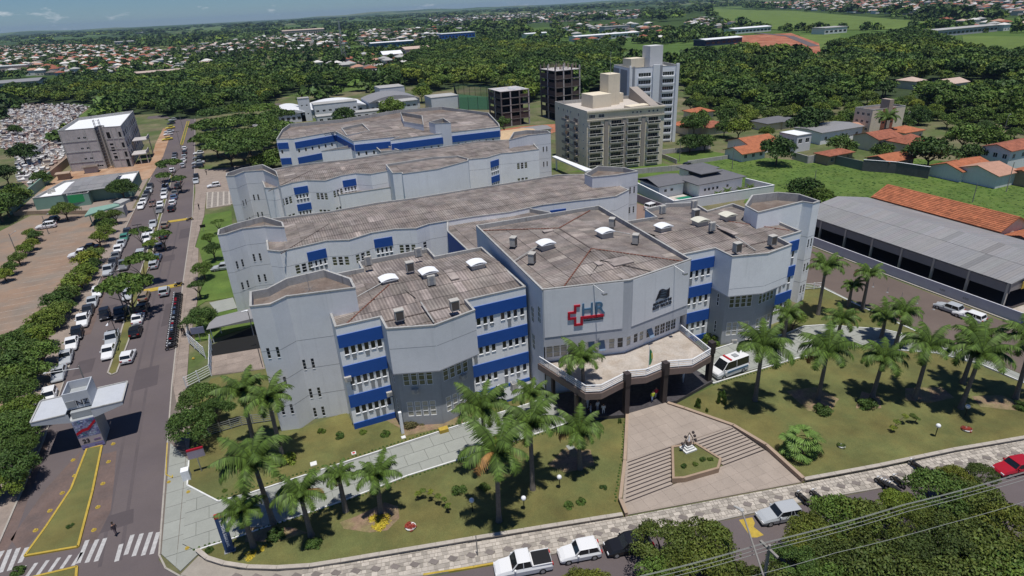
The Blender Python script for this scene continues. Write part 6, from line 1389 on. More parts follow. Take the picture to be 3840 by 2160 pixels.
# big trees in the lower right foreground
BR_=[((25.29, 30.76),3.0),((22.66, 28.02),2.8),((28.52, 29.67),3.0),((25.76, 27.1),3.6),((27.85, 25.53),2.6),((40.61, 26.43),3.3),((42.04, 24.72),3.3),((37.5, 26.32),2.6),((36.52, 23.79),2.9),((51.13, 24.86),3.1),((53.25, 23.06),3.0),((47.47, 23.63),2.0),((38.18, 20.79),4.0),((34.31, 21.69),3.4),((48.65, 18.91),4.2),((48.17, 20.7),2.8),((43.4, 17.6),4.2),((46.33, 16.06),4.),((40.26, 18.84),3.6),((43.44, 21.1),2.6),((30.63, 23.93),2.6),((33.46, 24.59),2.2),((35.29, 25.65),2.0),((42.01, 21.89),2.6),((45.37, 19.81),3.0),((48.48, 17.51),3.0),((54.45, 25.38),1.9),((52.75, 19.49),2.8),((52.95, 20.95),2.2),((46.94, 25.48),2.0),((56.57, 24.55),1.5),((17.17, 30.02),2.3)]
for i,(p,R_) in enumerate(BR_): tree(f'dense street tree in the lower right foreground, {od(i)} counting from the lower left',p,3.6 if i%3 else 4.1,R_,'nearf',(LEAFO,LEAFG,LEAFO,LEAFO)[i%4],group='street trees in the lower right foreground',zs=1.15)
# shrubs in beds
SH=[('round clipped bush left of the plaza edge',(25.99, 42.07),.45,LEAF),('leafy bush right of the pair on the front lawn',(23.0, 41.36),.6,LEAFG),('leafy bush left of the pair on the front lawn',(21.57, 41.36),.6,LEAFG),('bright bush in the shade of the tallest front palm',(14.93, 47.53),.7,LEAFY),('sprawling low plant left of the bright bush',(12.25, 48.1),.9,LEAFG),('spiky dark bush beside the tower wall, nearest the road',(0.37, 65.21),.6,LEAF),('spiky dark bush beside the tower wall, second from the road',(2.32, 63.38),.7,LEAF),('small green bush under the blue band',(5.01, 62.86),.55,LEAFG),('dark spiky bush right of the blue plinth',(7.4, 61.23),.7,LEAF),('brownish hedge clump below the bay windows',(10.71, 61.7),1.1,mat('olive_leaves',(.12,.11,.045),.8,.1)),('bush at the right of the brownish hedge clump',(12.03, 61.61),.9,bpy.data.materials['olive_leaves']),('small round plant on the corner lawn',(-10.48, 59.62),.35,LEAFG),('cone-shaped conifer at the right of the porch',(43.52, 48.85),.7,LEAF),('taller conifer right of the porch conifer',(46.55, 48.23),1.0,LEAF),('small round bush beside the conifers',(43.84, 47.63),.35,LEAF),('bush beside the yellow box',(-4.02, 61.57),1.3,LEAFY),('leafy shrub at the foot of the second front palm',(-5.78, 50.5),1.0,LEAFG),('low shrub by the third palm base',(-2.58, 47.7),.9,LEAFG),('small shrub at the corner of the front bed',(-11.83, 51.47),.5,LEAF),('low green cover under the right lawn palms',(55.97, 41.58),1.2,LEAFG),('low bed plants beside the second right palm',(61.39, 39.7),1.3,LEAF),('round shrub at the right end of the lawn',(76.61, 31.91),1.0,LEAFG),('dwarf conifer on the porch side bed',(33.33, 50.5),.4,LEAFG),('small plant in the lower median',(-25.06, 61.09),.45,LEAF),('low plant in the near median',(-28.5, 56.79),.7,LEAF),('bush on the left of the planter',(35.0, 40.48),.4,LEAFG),('bush in the planter beside the white stone',(36.26, 40.31),.35,LEAFY),('dark bush on the right of the planter',(37.41, 40.43),.4,LEAF),('tuft shrub in the planter corner',(38.17, 40.17),.35,LEAF),('dark agave-like plant beside the terrace ramp',(55.59, 60.81),1.5,LEAF)]
for lab,p,R_,m_ in SH:
    z=.6 if 'planter' in lab else 0; con='onifer' in lab
    t=thing('shrub',lab,'shrub',(p[0],p[1],z)); s=R_/1.5; put('foliage',crown('bush',m_,len(lab)%3),t,(0,0,R_*(.9 if con else .35)),len(lab),scale=(s*(.6 if con else 1),s*(.6 if con else 1),s*(2.2 if con else 1)))
EARTH=mat('bare_bed_earth',(.24,.16,.11),.95,.25,.5,5,col2=(.20,.17,.08))
blob([(2.01, 49.54),(4.86, 50.16),(5.97, 49.0),(5.71, 47.35),(4.27, 46.35),(2.66, 46.77),(0.38, 48.43),(0.16, 49.48)],.135,'flower_bed',EARTH,4,.05)
blob([(22.39, 47.68),(25.65, 49.5),(27.84, 47.89),(26.92, 45.43),(23.62, 45.67)],.135,'flower_bed',EARTH,4,.05)
blob([(55.38, 46.55),(59.22, 45.56),(59.72, 42.4),(56.23, 40.86),(54.6, 42.28)],.135,'flower_bed',EARTH,4,.05)
blob([(63.5, 42.36),(64.36, 40.64),(62.52, 38.83),(59.81, 40.21)],.134,'flower_bed',EARTH,4,.05)
blob([(68.65, 40.35),(72.69, 38.58),(71.93, 36.42),(68.2, 37.11),(66.38, 38.66)],.134,'flower_bed',EARTH,4,.05)
blob([(73.96, 35.69),(77.21, 34.33),(77.62, 31.98),(76.07, 31.31),(72.79, 33.86)],.134,'flower_bed',EARTH,4,.05)
blob([(-8.39, 52.88),(-4.37, 50.93),(-2.87, 49.46),(-5.71, 49.74),(-8.68, 51.01)],.134,'flower_bed',EARTH,4,.05)
blob([(3.38, 72.39),(11.58, 63.04),(17.64, 61.33),(16.49, 59.05),(9.4, 59.81),(9.43, 61.2)],.136,'flower_bed',EARTH,4,.03)
def flowers(lab,p,R_,z=0.):
    t=thing('flower_cushion',lab,'flower bed',(p[0],p[1],z)); s=R_/1.5; put('foliage',crown('bush',FLOWER,1),t,(0,0,.02),1,scale=(s,s,s*.5))
flowers('round cushion of yellow flowers at the foot of a front palm',(3.94, 47.83),1.5); flowers('yellow flowering shrub beside the blue totem',(-8.2, 49.12),.9); flowers('patch of pale yellow flowers right of the totem shrub',(-7.11, 49.54),.7)
# ---- royal palms
def frond_mesh(L_,droop,seed,dead=0):
    r=random.Random(seed); m=MB(); n=13; P=[]
    for i in range(n+1):
        s=i/n; ang=R(62)-droop*s**1.25; 
        if i==0: P.append(Vector((0,0,0)))
        else: P.append(P[-1]+Vector((math.cos(ang),0,math.sin(ang)))*(L_/n))
    for i in range(n):
        m.tube(P[i],P[i+1],.045*(1-i/n)+.01,.045*(1-(i+1)/n)+.008,3,0,.8,cap=False)
    K=30
    for k in range(2,K):
        s=k/K; i=min(n-1,int(s*n)); f=s*n-i; q=P[i].lerp(P[i+1],f); d=(P[i+1]-P[i]).normalized(); ll=L_*.25*math.sin(math.pi*min(1,(s*.9+.12)))**.6
        for sd in (-1,1):
            for e in (0,1):
                w=Vector((d.x*.55,sd*(1-.25*e),-.55-.9*e*r.random())).normalized(); tip=q+w*ll*r.uniform(.6,1.2)+Vector((0,0,-.10*ll)); b=d*.078
                tt=r.uniform(.5,1.45); m.face([tuple(q-b),tuple(q+b),tuple(tip+b*.15),tuple(tip-b*.15)],0,(tt*(1.4 if dead else 1),tt,tt*.8))
    return m.mesh('frond',FRONDD if dead else FROND)
FRONDD=mat('dry_palm_frond',(.20,.15,.06),.7,.15,.5,3,tint=1)
FM=[[frond_mesh(3.6,R(d),s) for s,d in enumerate((85,120,145,165))],[frond_mesh(3.2,R(165),9,1)]]
PT={}
def palm(lab,base,h,s=1.,n=17,seed=0,z0=0.,lean=(0,0),group=None,shaft=True):
    t=thing('royal_palm',lab,'palm tree',(base[0],base[1],z0),group); k=(round(h,1))
    if k not in PT:
        m=MB(); nn=8
        for i in range(nn): z0_,z1_=h*.88*i/nn,h*.88*(i+1)/nn; rr=lambda z:.27*(1-.28*z/h)+(.10*math.exp(-z/.5)); m.tube((0,0,z0_),(0,0,z1_),rr(z0_),rr(z1_),9,cap=i==nn-1)
        c=MB(); c.tube((0,0,h*.86),(0,0,h),.17,.10,8); c.tube((0,0,h*.84),(0,0,h*.9),.19,.17,8)
        PT[k]=(m.mesh('trunk',PTRUNK,smooth=True),c.mesh('crownshaft',PSHAFT,smooth=True))
    put('trunk',PT[k][0],t); put('crownshaft',PT[k][1],t)
    rn=random.Random(seed+7); 
    n=rn.choice((13,15,17,18,19)) if n>12 else n; t.rotation_euler=(rn.uniform(-.05,.05),rn.uniform(-.05,.05),0)
    for i in range(n):
        u=i/n; me=FM[1][0] if (u>.8 and rn.random()<.35) else FM[0][min(3,int(u*4.2))]
        a=i*2.399+rn.uniform(-.2,.2); o=put('frond',me,t,(0,0,h*.99)); o.rotation_euler=(rn.uniform(-.12,.12),(-.35 if u<.2 else 0)+rn.uniform(-.1,.1),a); q=s*1.14*rn.uniform(.8,1.12); o.scale=(q,q,q)
    return t
from_top=lambda base,top:0
PALMS=[('small palm beside the blue totem sign',(-7.93, 50.11),(-8.27, 51.25, 4.6),.72),('palm by the path between the totem and the round flower bed',(-2.67, 48.99),(-2.89, 50.81, 5.2),.85),('tall palm rising at the path edge by the corner lawn',(-5.97, 52.28),(-5.57, 53.25, 8.0),1.12),('tall palm behind the corner lawn near the tower',(-4.27, 62.07),(-3.71, 60.4, 8.0),.95),('palm leaning over the silver railing',(-7.2, 66.0),(-6.75, 64.15, 8.0),.95),('little palm on the lower kerb of the garden path',(0.96, 50.75),(1.03, 51.57, 4.6),.6),('slender palm in the middle of the round yellow flower bed',(4.19, 48.97),(4.15, 48.87, 4.6),.78),('tallest front palm with a wide star-shaped shadow',(14.54, 42.66),(15.35, 43.36, 8.5),1.2),('tall front palm right of the tallest one',(19.36, 45.13),(19.67, 45.0, 8.0),1.1),('palm behind the tallest front palm, over the path',(16.35, 50.21),(16.02, 49.04, 8.0),1.05),('shorter bushy palm left of the plaza',(25.25, 45.67),(25.41, 45.94, 5.0),.88),('tall palm rising in front of the entrance terrace',(30.27, 53.67),(30.17, 53.67, 8.0),.92),('palm against the left wing beside the grating',(24.11, 55.48),(24.21, 56.12, 4.0),.8),
('tall palm beside the right corner tower',(75.12, 59.7),(77.36, 61.58, 8.0),.98),('palm by the side street wall kerb',(82.55, 57.95),(84.91, 59.67, 6.0),.78),('small palm between the two side street palms',(81.49, 59.6),(82.2, 60.58, 3.5),.6),('big palm over the ambulance',(50.56, 46.79),(50.34, 46.46, 8.0),1.25),('palm right of the big ambulance palm',(57.48, 43.55),(61.58, 46.46, 7.0),1.12),('palm in the middle of the right lawn',(63.66, 40.99),(65.0, 42.39, 5.5),.95),('leaning tall palm on the right lawn',(67.71, 38.44),(70.41, 40.68, 7.5),1.05),('palm on the right lawn above the white globe lamps',(70.48, 34.75),(71.11, 35.35, 7.5),1.15),('palm beyond the curved garden drive',(76.31, 47.64),(77.48, 48.62, 5.5),.85),('second palm beyond the curved garden drive',(77.0, 50.23),(76.42, 49.95, 3.5),.8),('bushy palm at the bend of the garden drive',(70.93, 52.61),(70.33, 52.36, 3.5),.85),('palm behind the big ambulance palm near the bay',(65.05, 56.63),(63.56, 55.87, 4.0),.8),('palm trunk pair partner on the right lawn, the one further back',(75.76, 37.98),(76.83, 38.25, 7.0),.95),('palm cut by the right edge of the lawn',(77.99, 33.15),(75.09, 32.95, 8.0),1.0)]
def hfit(b,t):
    "height so that the crown sits above the base; the crown point was taken at a nominal height"
    return t[2]
for i,(lab,b,tp,s) in enumerate(PALMS): palm(lab,b,tp[2],s,seed=i,n=19 if s>1 else 16)
palm('slim coconut-like palm beside the white school tower',(26.93, 334.39),9,1.3,seed=40); palm('palm standing between the red tile houses',(189.56, 138.43),7,1.2,seed=41)
for i,x in enumerate((102,105.5,109,112.5)): palm(f'small ornamental palm in the pool house yard, {od(i)} from the pool',(x,114.6+.5*(i%2)),1.6,.42,n=9,seed=50+i,group='small palms in the pool yard')
# big fan palm
fp=thing('fan_palm','large bushy fan palm on the right lawn beside the plaza','palm tree',(*(48.08, 37.26),0))
def fan():
    m=MB(); r=random.Random(2)
    for k in range(11):
        q0=-1.15+k*.23; m.face([(0,0,0),(math.cos(q0-.1)*.75,math.sin(q0-.1)*.75,.02*(k%2)),(math.cos(q0)*1.05,math.sin(q0)*1.05,-.12),(math.cos(q0+.1)*.75,math.sin(q0+.1)*.75,-.02)],0,r.uniform(1.1,2.1))
    return m.mesh('fan_leaf',FROND)
fm_=fan(); st_=MB(); st_.tube((0,0,0),(0,0,1.2),.35,.3,8); st_.obj('trunk',PTRUNK,fp) if 0 else put('trunk',st_.mesh('trunk',PTRUNK),fp)
for i in range(46):
    a=i*2.399; el=R(80)-R(105)*(i/46); r1=1.0+.95*rng.random(); p=(math.cos(a)*math.cos(el)*r1,math.sin(a)*math.cos(el)*r1,1.3+math.sin(el)*r1*.9)
    o=put('fan_leaf',fm_,fp,p); o.rotation_euler=(rng.uniform(-.3,.3),R(15)-el*.5+.3,a); o.scale=(rng.uniform(.8,1.15),)*3
# ================================================================ vehicles
def sect(m,st,mi=0):
    "loft along x of (x, z bottom, z top, half width)"
    S=[]
    for x,zb,zt,hw in st:
        zm=zb+(zt-zb)*.62; S.append([(x,-hw*.94,zb),(x,-hw,zm),(x,-hw*.86,zt),(x,hw*.86,zt),(x,hw,zm),(x,hw*.94,zb)])
    for a,b in zip(S,S[1:]):
        for i in range(6): j=(i+1)%6; m.face([a[i],a[j],b[j],b[i]],mi)
    m.face(S[0][::-1],mi); m.face(S[-1],mi)
DIM=dict(hatch=(3.9,1.66,1.46,-1.75,.55,-1.5,.1),sedan=(4.4,1.72,1.44,-1.35,.75,-.95,.2),suv=(4.5,1.85,1.68,-2.05,.75,-1.85,.2),pickup=(5.2,1.84,1.74,-.75,1.1,-.55,.55),wagon=(4.2,1.66,1.45,-1.95,.6,-1.75,.1),van=(5.4,1.98,2.35,-2.6,1.9,-2.55,1.05))
PRO={}
def car_proto(kind):
    L_,W_,H_,rb,fb,rt,ft=DIM[kind]; t=thing('parked_car','x','car'); hw=W_/2; belt=.92 if kind not in('pickup','suv','van') else (1.05 if kind!='van' else 1.25); hood=belt-.1
    m=MB(); tail=belt if kind!='sedan' else belt+.02
    sect(m,[(-L_/2,.36,tail-.28,hw*.88),(-L_/2+.12,.26,tail-.03,hw*.97),(rb,.24,tail,hw),(0,.24,belt,hw),(fb,.24,belt,hw),(L_/2-.5,.24,hood-.04,hw*.97),(L_/2-.12,.27,hood-.2,hw*.9),(L_/2,.34,hood-.36,hw*.82)])
    o=put('body',m.mesh('body',PAINT,smooth=False),t)
    r=.40*W_; q=.445*W_
    B=[(rb,-q),(fb,-q),(fb,q),(rb,q)]; T_=[(rt,-r),(ft,-r),(ft,r),(rt,r)]
    z0,z1=belt-.02,H_-.05
    def pan(name,ids,shr=.0):
        mm=MB(); 
        for a,b in ids: mm.face([(*B[a],z0),(*B[b],z0),(*T_[b],z1),(*T_[a],z1)])
        return put(name,mm.mesh(name,CARGLASS),t)
    pan('windshield',[(1,2)]); pan('rear_window',[(3,0)]); pan('side_window',[(0,1)]); pan('side_window',[(2,3)])
    mm=MB(); sect(mm,[(rt-.06,z1-.02,H_-.03,r*1.08),(rt+.1,z1-.02,H_,r*1.08),(ft-.15,z1-.02,H_,r*1.08),(ft+.06,z1-.03,H_-.05,r*1.05)]); put('roof',mm.mesh('roof',PAINT),t)
    def pil(p,q,r0,r1): mm=MB(); mm.tube(p,q,r0,r1,4); put('pillar',mm.mesh('pillar',PAINT),t)
    for a in range(4): pil((*B[a],z0),(*T_[a],z1),.055,.045)
    for sd in (-1,1): xm=(rb+fb)/2-.1; pil((xm,sd*(q+.005),z0),(xm,sd*(r+.005),z1),.04,.04)
    if kind in('wagon','suv'):
        for sd in(-1,1): pil((rb+.75,sd*q,z0),(rt+.7,sd*r,z1),.045,.04)
    wx=L_*.31
    if 'wheel' not in PRO:
        a=MB(); a.tube((0,-.1,0),(0,.1,0),.31,.31,14); b=MB(); b.tube((0,-.11,0),(0,.11,0),.19,.19,8); PRO['wheel']=(a.mesh('tyre',RUBBER),b.mesh('rim',STEEL))
        mm=MB(); mm.box(-.05,-.17,-.08,.05,.17,.08); PRO['hl']=mm.mesh('headlight',LAMPW); PRO['tl']=mm.mesh('tail_light',LAMPR); mm=MB(); mm.box(-.08,-.1,-.07,.08,.1,.07); PRO['mir']=mm.mesh('mirror',PAINT)
        mm=MB(); mm.box(-.01,-.22,-.06,.01,.22,.06); PRO['pl']=mm.mesh('licence_plate',STEEL)
    for sx in (-wx,wx):
        for sy in (-1,1): w_=put('wheel',PRO['wheel'][0],t,(sx,sy*(hw-.1),.31)); put('rim',PRO['wheel'][1],w_)
    for sy in (-1,1): put('headlight',PRO['hl'],t,(L_/2-.08,sy*hw*.66,hood-.3)); put('tail_light',PRO['tl'],t,(-L_/2+.02,sy*hw*.72,tail-.2)); put('mirror',PRO['mir'],t,(fb-.25,sy*(hw+.06),belt+.05))
    put('licence_plate',PRO['pl'],t,(-L_/2-.01,0,.55))
    if kind=='pickup':
        mm=MB(); mm.box(-L_/2+.12,-hw*.84,tail-.01,rb-.1,hw*.84,tail+.03); put('bed_cover',mm.mesh('bed_cover',BLACK),t)
        mm=MB(); 
        for sy in(-1,1): mm.box(-L_/2+.08,sy*hw*.88-.04,tail-.02,rb-.05,sy*hw*.88+.04,tail+.08)
        put('bed_rail',mm.mesh('bed_rail',PAINT),t)
    return t
CARS={}
COLS=dict(white=(.72,.72,.72),silver=(.40,.42,.44),grey=(.16,.165,.17),dark=(.035,.038,.045),black=(.012,.012,.014),red=(.35,.01,.02),yellow=(.60,.48,.05),green=(.06,.22,.16),blue=(.10,.15,.25),brown=(.16,.10,.08),tan=(.25,.2,.15))
def car(kind,col,pos,rz,label,group=None,z=.03):
    loc=(pos[0],pos[1],z)
    if kind not in CARS:
        CARS[kind]=t=car_proto(kind); t.location=loc; t.rotation_euler=(0,0,rz); t['label']=label
        if group: t['group']=group
        for c in t.children_recursive: c.color=(*COLS[col],1)
    else:
        t=dup(CARS[kind],loc,rz,label,None,COLS[col])
        if group: t['group']=group
        elif 'group' in t: del t['group']
    return t
S90=R(-90); N90=R(90)
KN=dict(hatch='hatchback',sedan='sedan',suv='SUV',pickup='pickup truck',wagon='estate car',van='van')
def carrow(group,where,items,rz,z=.03,off=.45):
    for i,(p,k,c) in enumerate(items): car(k,c,p,rz+rng.uniform(-.03,.03),f'{c} {KN[k]} {where}, {od(i)} from the near end',group,z)
# positions were read at mid-body height
carrow('cars along the left kerb','parked along the left kerb',[((-35.04, 81.68),'sedan','black'),((-33.08, 85.55),'hatch','white'),((-32.68, 89.86),'hatch','white'),((-32.86, 96.47),'sedan','silver'),((-32.95, 101.74),'sedan','silver'),((-33.04, 106.36),'sedan','white'),((-32.96, 110.0),'hatch','black'),((-32.95, 115.35),'pickup','white'),((-32.95, 119.57),'sedan','dark'),((-32.88, 123.37),'sedan','silver'),((-32.81, 128.01),'hatch','white')],S90+.07)
carrow('cars along the left kerb beyond the tree gap','by the left kerb past the tree gap',[((-32.6, 140.09),'pickup','silver'),((-32.46, 144.8),'sedan','dark'),((-32.51, 148.93),'sedan','grey'),((-32.69, 153.45),'hatch','white'),((-32.53, 157.72),'sedan','silver'),((-32.52, 162.0),'hatch','green'),((-32.43, 166.58),'hatch','dark')],S90)
carrow('cars along the far left kerb','by the far left kerb near the clinic',[((-32.01, 191.16),'hatch','white'),((-31.94, 196.28),'sedan','white'),((-31.89, 200.9),'sedan','grey'),((-31.88, 205.42),'hatch','dark'),((-31.7, 209.85),'sedan','silver'),((-31.99, 215.7),'sedan','dark')],S90)
car('hatch','black',(-29.88, 116.15),S90+.12,'black hatchback driving down the left lane beside the white pickup'); car('pickup','black',(-27.32, 115.1),S90+.05,'black pickup truck standing beside the leaning poles')
car('pickup','grey',(-30.01, 141.85),S90,'grey pickup truck double-parked near the median trees'); car('suv','silver',(-27.39, 146.37),S90,'silver SUV with a dazzling sun glint on the windscreen')
carrow('cars on the left side of the median','parked on the left side of the median',[((-27.09, 100.41),'sedan','white'),((-27.2, 104.96),'pickup','silver'),((-27.24, 123.57),'hatch','silver')],S90+.03)
carrow('cars left of the median further up','left of the median past the hump',[((-27.41, 158.22),'suv','white'),((-27.2, 163.43),'hatch','white'),((-27.15, 170.84),'sedan','silver'),((-26.79, 184.09),'sedan','grey'),((-27.04, 189.18),'hatch','white'),((-26.89, 199.76),'sedan','white'),((-27.16, 204.69),'hatch','silver'),((-27.27, 209.92),'suv','white')],S90)
car('hatch','brown',(-29.31, 192.52),S90,'small brown car standing in the lane between the two rows')
carrow('cars on the right side of the median','parked on the right side of the median',[((-24.01, 97.32),'hatch','white'),((-23.97, 106.17),'hatch','black'),((-24.17, 111.34),'sedan','white'),((-23.92, 115.8),'sedan','black'),((-24.29, 121.61),'wagon','tan'),((-24.16, 138.76),'hatch','silver'),((-24.04, 143.11),'sedan','blue'),((-23.96, 150.98),'hatch','grey'),((-23.88, 159.48),'sedan','dark'),((-24.18, 168.44),'hatch','tan'),((-23.79, 183.59),'hatch','black'),((-24.0, 190.19),'hatch','white'),((-24.06, 196.34),'sedan','blue'),((-24.12, 201.72),'sedan','grey')],N90-.05)
car('hatch','silver',(-20.95, 122.05),N90,'silver hatchback driving over the first yellow speed hump',z=.08)
car('sedan','silver',(-18.92, 214.1),S90,'silver car with a black bonnet driving in the far right lane'); car('hatch','black',(-19.08, 220.45),S90,'black car just behind the silver one in the far right lane')
carrow('cars right of the far median','right of the far median',[((-24.23, 242.4),'hatch','silver'),((-24.38, 250.99),'sedan','white'),((-24.6, 259.41),'hatch','silver'),((-24.99, 268.77),'sedan','dark'),((-25.42, 277.29),'hatch','white'),((-23.93, 210.39),'sedan','dark'),((-23.99, 217.85),'hatch','grey')],N90)
carrow('cars left of the far median','left of the far median',[((-27.12, 236.43),'hatch','white'),((-27.51, 250.21),'hatch','white'),((-27.7, 255.86),'sedan','silver'),((-27.95, 261.26),'hatch','grey'),((-28.18, 266.31),'sedan','dark')],N90)
carrow('cars under the spreading trees at the right kerb','at the right kerb under the trees',[((-19.21, 237.76),'hatch','dark'),((-19.31, 244.47),'sedan','silver'),((-19.64, 254.03),'hatch','grey'),((-19.88, 263.67),'hatch','white')],R(180))
carrow('cars on the dirt verge','on the dirt verge at the far left kerb',[((-33.88, 307.19),'sedan','yellow'),((-34.47, 321.39),'hatch','white'),((-34.66, 329.47),'sedan','silver'),((-35.11, 341.61),'sedan','yellow'),((-35.76, 358.09),'hatch','dark'),((-35.98, 370.6),'hatch','silver')],R(195))
car('hatch','white',(-13.61, 204.49),R(185),'white hatchback alone on the forecourt of the third hospital row',z=.1); car('wagon','silver',(-11.0, 129.4),R(172),'silver car beside the second row tower behind the round tree',z=.1)
car('suv','white',(-52.87, 184.39),R(180),'white SUV in the parking lot beside the lamp post',z=.1); car('hatch','black',(-52.97, 190.38),R(180),'black car behind the white SUV in the parking lot',z=.1); car('pickup','white',(-39.95, 154.61),R(180),'white pickup truck backing into the parking lot shrubs',z=.1); car('sedan','black',(-39.31, 158.77),R(180),'black car beside the white pickup in the parking lot',z=.1)
car('hatch','silver',(93.06, 51.57),N90+.12,'silver hatchback parked along the whitish wall, further from the viewer'); car('wagon','white',(92.99, 48.44),N90+.1,'white car with a dark rear window parked along the whitish wall')
car('suv','white',(84.84, 117.26),R(10),'white SUV in the yard between the hospital and the pool house')
ang=math.atan2(-14.2,63)
car('pickup','white',(14.39, 36.53),ang+R(180),'white pickup truck with a brown bed cover at the front kerb'); car('hatch','white',(19.62, 35.65),ang+R(180),'white hatchback behind the front pickup, partly under a tree'); car('sedan','black',(24.05, 34.43),ang+R(180),'black car at the front kerb half hidden by foliage'); car('wagon','silver',(38.91, 31.24),ang+R(180),'pale silver estate car parked beside the yellow street marking'); car('hatch','red',(64.69, 25.7),ang+R(180),'bright red car cut by the right edge of the picture'); car('hatch','dark',(116.99, 145.35),R(20),'dark car parked beside the pool house wall')
av=car('van','white',(51.98, 53.2),R(176)+.12,'white ambulance van with a red roof light bar beside the terrace',z=.13); av['category']='ambulance'
m=MB(); m.box(.35,-.75,2.36,.6,.75,2.5); put('light_bar',m.mesh('light_bar',RED),av); m=MB(); m.box(-2.4,-1.0,.75,1.2,1.0,1.0); put('side_stripe',m.mesh('side_stripe',SB),av); m=MB(); m.box(-1.2,-.35,2.36,-.5,.35,2.46); put('roof_vent',m.mesh('roof_vent',GREYP),av)
# motorcycles
def moto_proto():
    t=thing('motorcycle','x','motorcycle'); a=MB(); a.tube((0,-.05,0),(0,.05,0),.29,.29,12); w=a.mesh('wheel',RUBBER)
    b=MB(); b.tube((0,-.055,0),(0,.055,0),.17,.17,8); h_=b.mesh('hub',STEEL)
    for x in (-.62,.62): o=put('wheel',w,t,(x,0,.29)); put('hub',h_,o)
    m=MB(); m.box(-.35,-.13,.32,.3,.13,.62); m.tube((.3,0,.6),(.62,0,.29),.04,None,5); m.tube((-.3,0,.5),(-.62,0,.3),.04,None,5); put('engine_frame',m.mesh('engine_frame',BLACK),t)
    m=MB(); sect(m,[(-.05,.62,.78,.1),(.15,.6,.86,.15),(.38,.6,.8,.09)]); put('fuel_tank',m.mesh('fuel_tank',PAINT),t)
    m=MB(); m.box(-.72,-.13,.7,-.02,.13,.8); put('seat',m.mesh('seat',BLACK),t); m=MB(); m.tube((.4,-.34,1.02),(.4,.34,1.02),.03,None,5); m.tube((.4,0,1.02),(.5,0,.6),.04,None,5); put('handlebar',m.mesh('handlebar',STEEL),t)
    m=MB(); m.box(.46,-.09,.82,.58,.09,.98); put('headlight',m.mesh('headlight',LAMPW),t); return t
MO=[None]
def moto(pos,rz,label,group=None,col='black'):
    loc=(pos[0],pos[1],.03)
    if MO[0] is None: MO[0]=t=moto_proto(); t.location=loc; t.rotation_euler=(R(-8),0,rz)
    else: t=dup(MO[0],loc,rz,label); t.rotation_euler=(R(-8),0,rz)
    t['label']=label
    if group: t['group']=group
    for c in t.children_recursive: c.color=(*COLS[col],1)
A_=(-18.23, 97.46); B_=(-18.59, 119.37)
for i in range(27):
    u=i/26; p=(A_[0]+(B_[0]-A_[0])*u+.05,A_[1]+(B_[1]-A_[1])*u)
    c=rng.choice(['black','red','dark','black','blue','black','silver']); moto(p,R(180)+rng.uniform(-.25,.25),f'{c} motorcycle in the long kerb row, {od(i)} from the near end','motorcycles parked side by side',c)
moto((-18.67, 124.66),R(180),'black motorcycle standing on the first yellow speed hump'); moto((-18.83, 170.56),R(180),'tan motorcycle standing on the second yellow speed hump',None,'tan')
for i,p in enumerate([(51.33, 29.57),(51.51, 29.27),(51.61, 28.91),(51.23, 29.93),(52.87, 29.44),(42.66, 31.91),(44.1, 31.46),(56.5, 30.25)]): moto(p,ang+R(100),f'black motorcycle parked across the front kerb, {od(i)} counted from the right lawn side','motorcycles at the front kerb')
# ================================================================ people
def person(label,pos,rz,top,bot,pose=0,z=0.,hair=(.02,.015,.01),s=1.):
    t=thing('person',label,'person',(pos[0],pos[1],z),None,rz)
    m2=BODY[pose].copy()
    m2.name='body'; m2.materials.clear()
    for q in (SKIN,clothm(top),clothm(bot),BLACK): m2.materials.append(q)
    for p in m2.polygons:
        x,y,zz=p.center; p.material_index=3 if zz<.1 else (2 if zz<.93 and abs(x)<.19 else (1 if zz<1.46 and zz>1.0 else (0 if zz>1.46 or zz<1.0 and abs(x)>=.19 else 1))); p.use_smooth=True
    put('body',m2,t,scale=(s,s,s)); m=MB(); m.ball((0,-.01,1.73),.105,9,6,sz=.8); put('hair',m.mesh('hair',clothm(hair)),t)
    return t
CLM={}
def clothm(c):
    if c not in CLM: CLM[c]=mat('cloth_'+['a','b','c','d','e','f','g','h','i','j','k','l','m','n'][len(CLM)%14],c,.85,0,world=False)
    return CLM[c]
WC_=(.7,.7,.72); DK=(.03,.03,.04)
PEOPLE=[('person in dark clothes with a light bag crossing near the zebra crossing',(-20.47, 57.72),.6,(.05,.04,.05),(.12,.09,.10),1,.03),('person in a yellow top walking out of the entrance porch',(38.87, 51.77),-.4,(.5,.6,.05),(.25,.3,.45),1,.5),('person in a red top walking beside the one in yellow',(39.68, 52.22),-.4,(.5,.03,.06),(.6,.6,.65),1,.5),('person in white standing at the left under the porch',(31.17, 54.36),.3,WC_,WC_,0,.45),('person in white sitting height beside the left porch palm',(31.12, 53.56),1.,(.35,.35,.45),WC_,2,.1),('person in pale clothes in the middle of the porch group',(32.02, 53.43),0,WC_,(.4,.4,.45),0,.3),('person in pale clothes at the right of the porch group',(32.35, 52.61),-.6,WC_,WC_,2,.2),('person in white behind the right columns',(44.83, 53.53),.5,WC_,WC_,0,.5),('person in white behind the left end of the terrace',(28.69, 58.57),.5,WC_,(.3,.3,.4),0,.1),('dark-clothed person on the footway beside the motorcycles',(-16.75, 101.41),0,DK,DK,0,.15),('shorter person in dark clothes beside the footway pedestrian',(-16.41, 101.23),2.,(.06,.05,.06),DK,0,.15),('dark-clothed pedestrian on the footway by the patterned terrace',(-16.9, 180.17),1.,DK,DK,1,.15),('distant dark-clothed person on the forecourt',(-16.11, 223.76),1.,DK,DK,0,.1)]
for lab,p,rz,tp,bt,po,z in PEOPLE: person(lab,p,rz,tp,bt,po,z,s=.97)
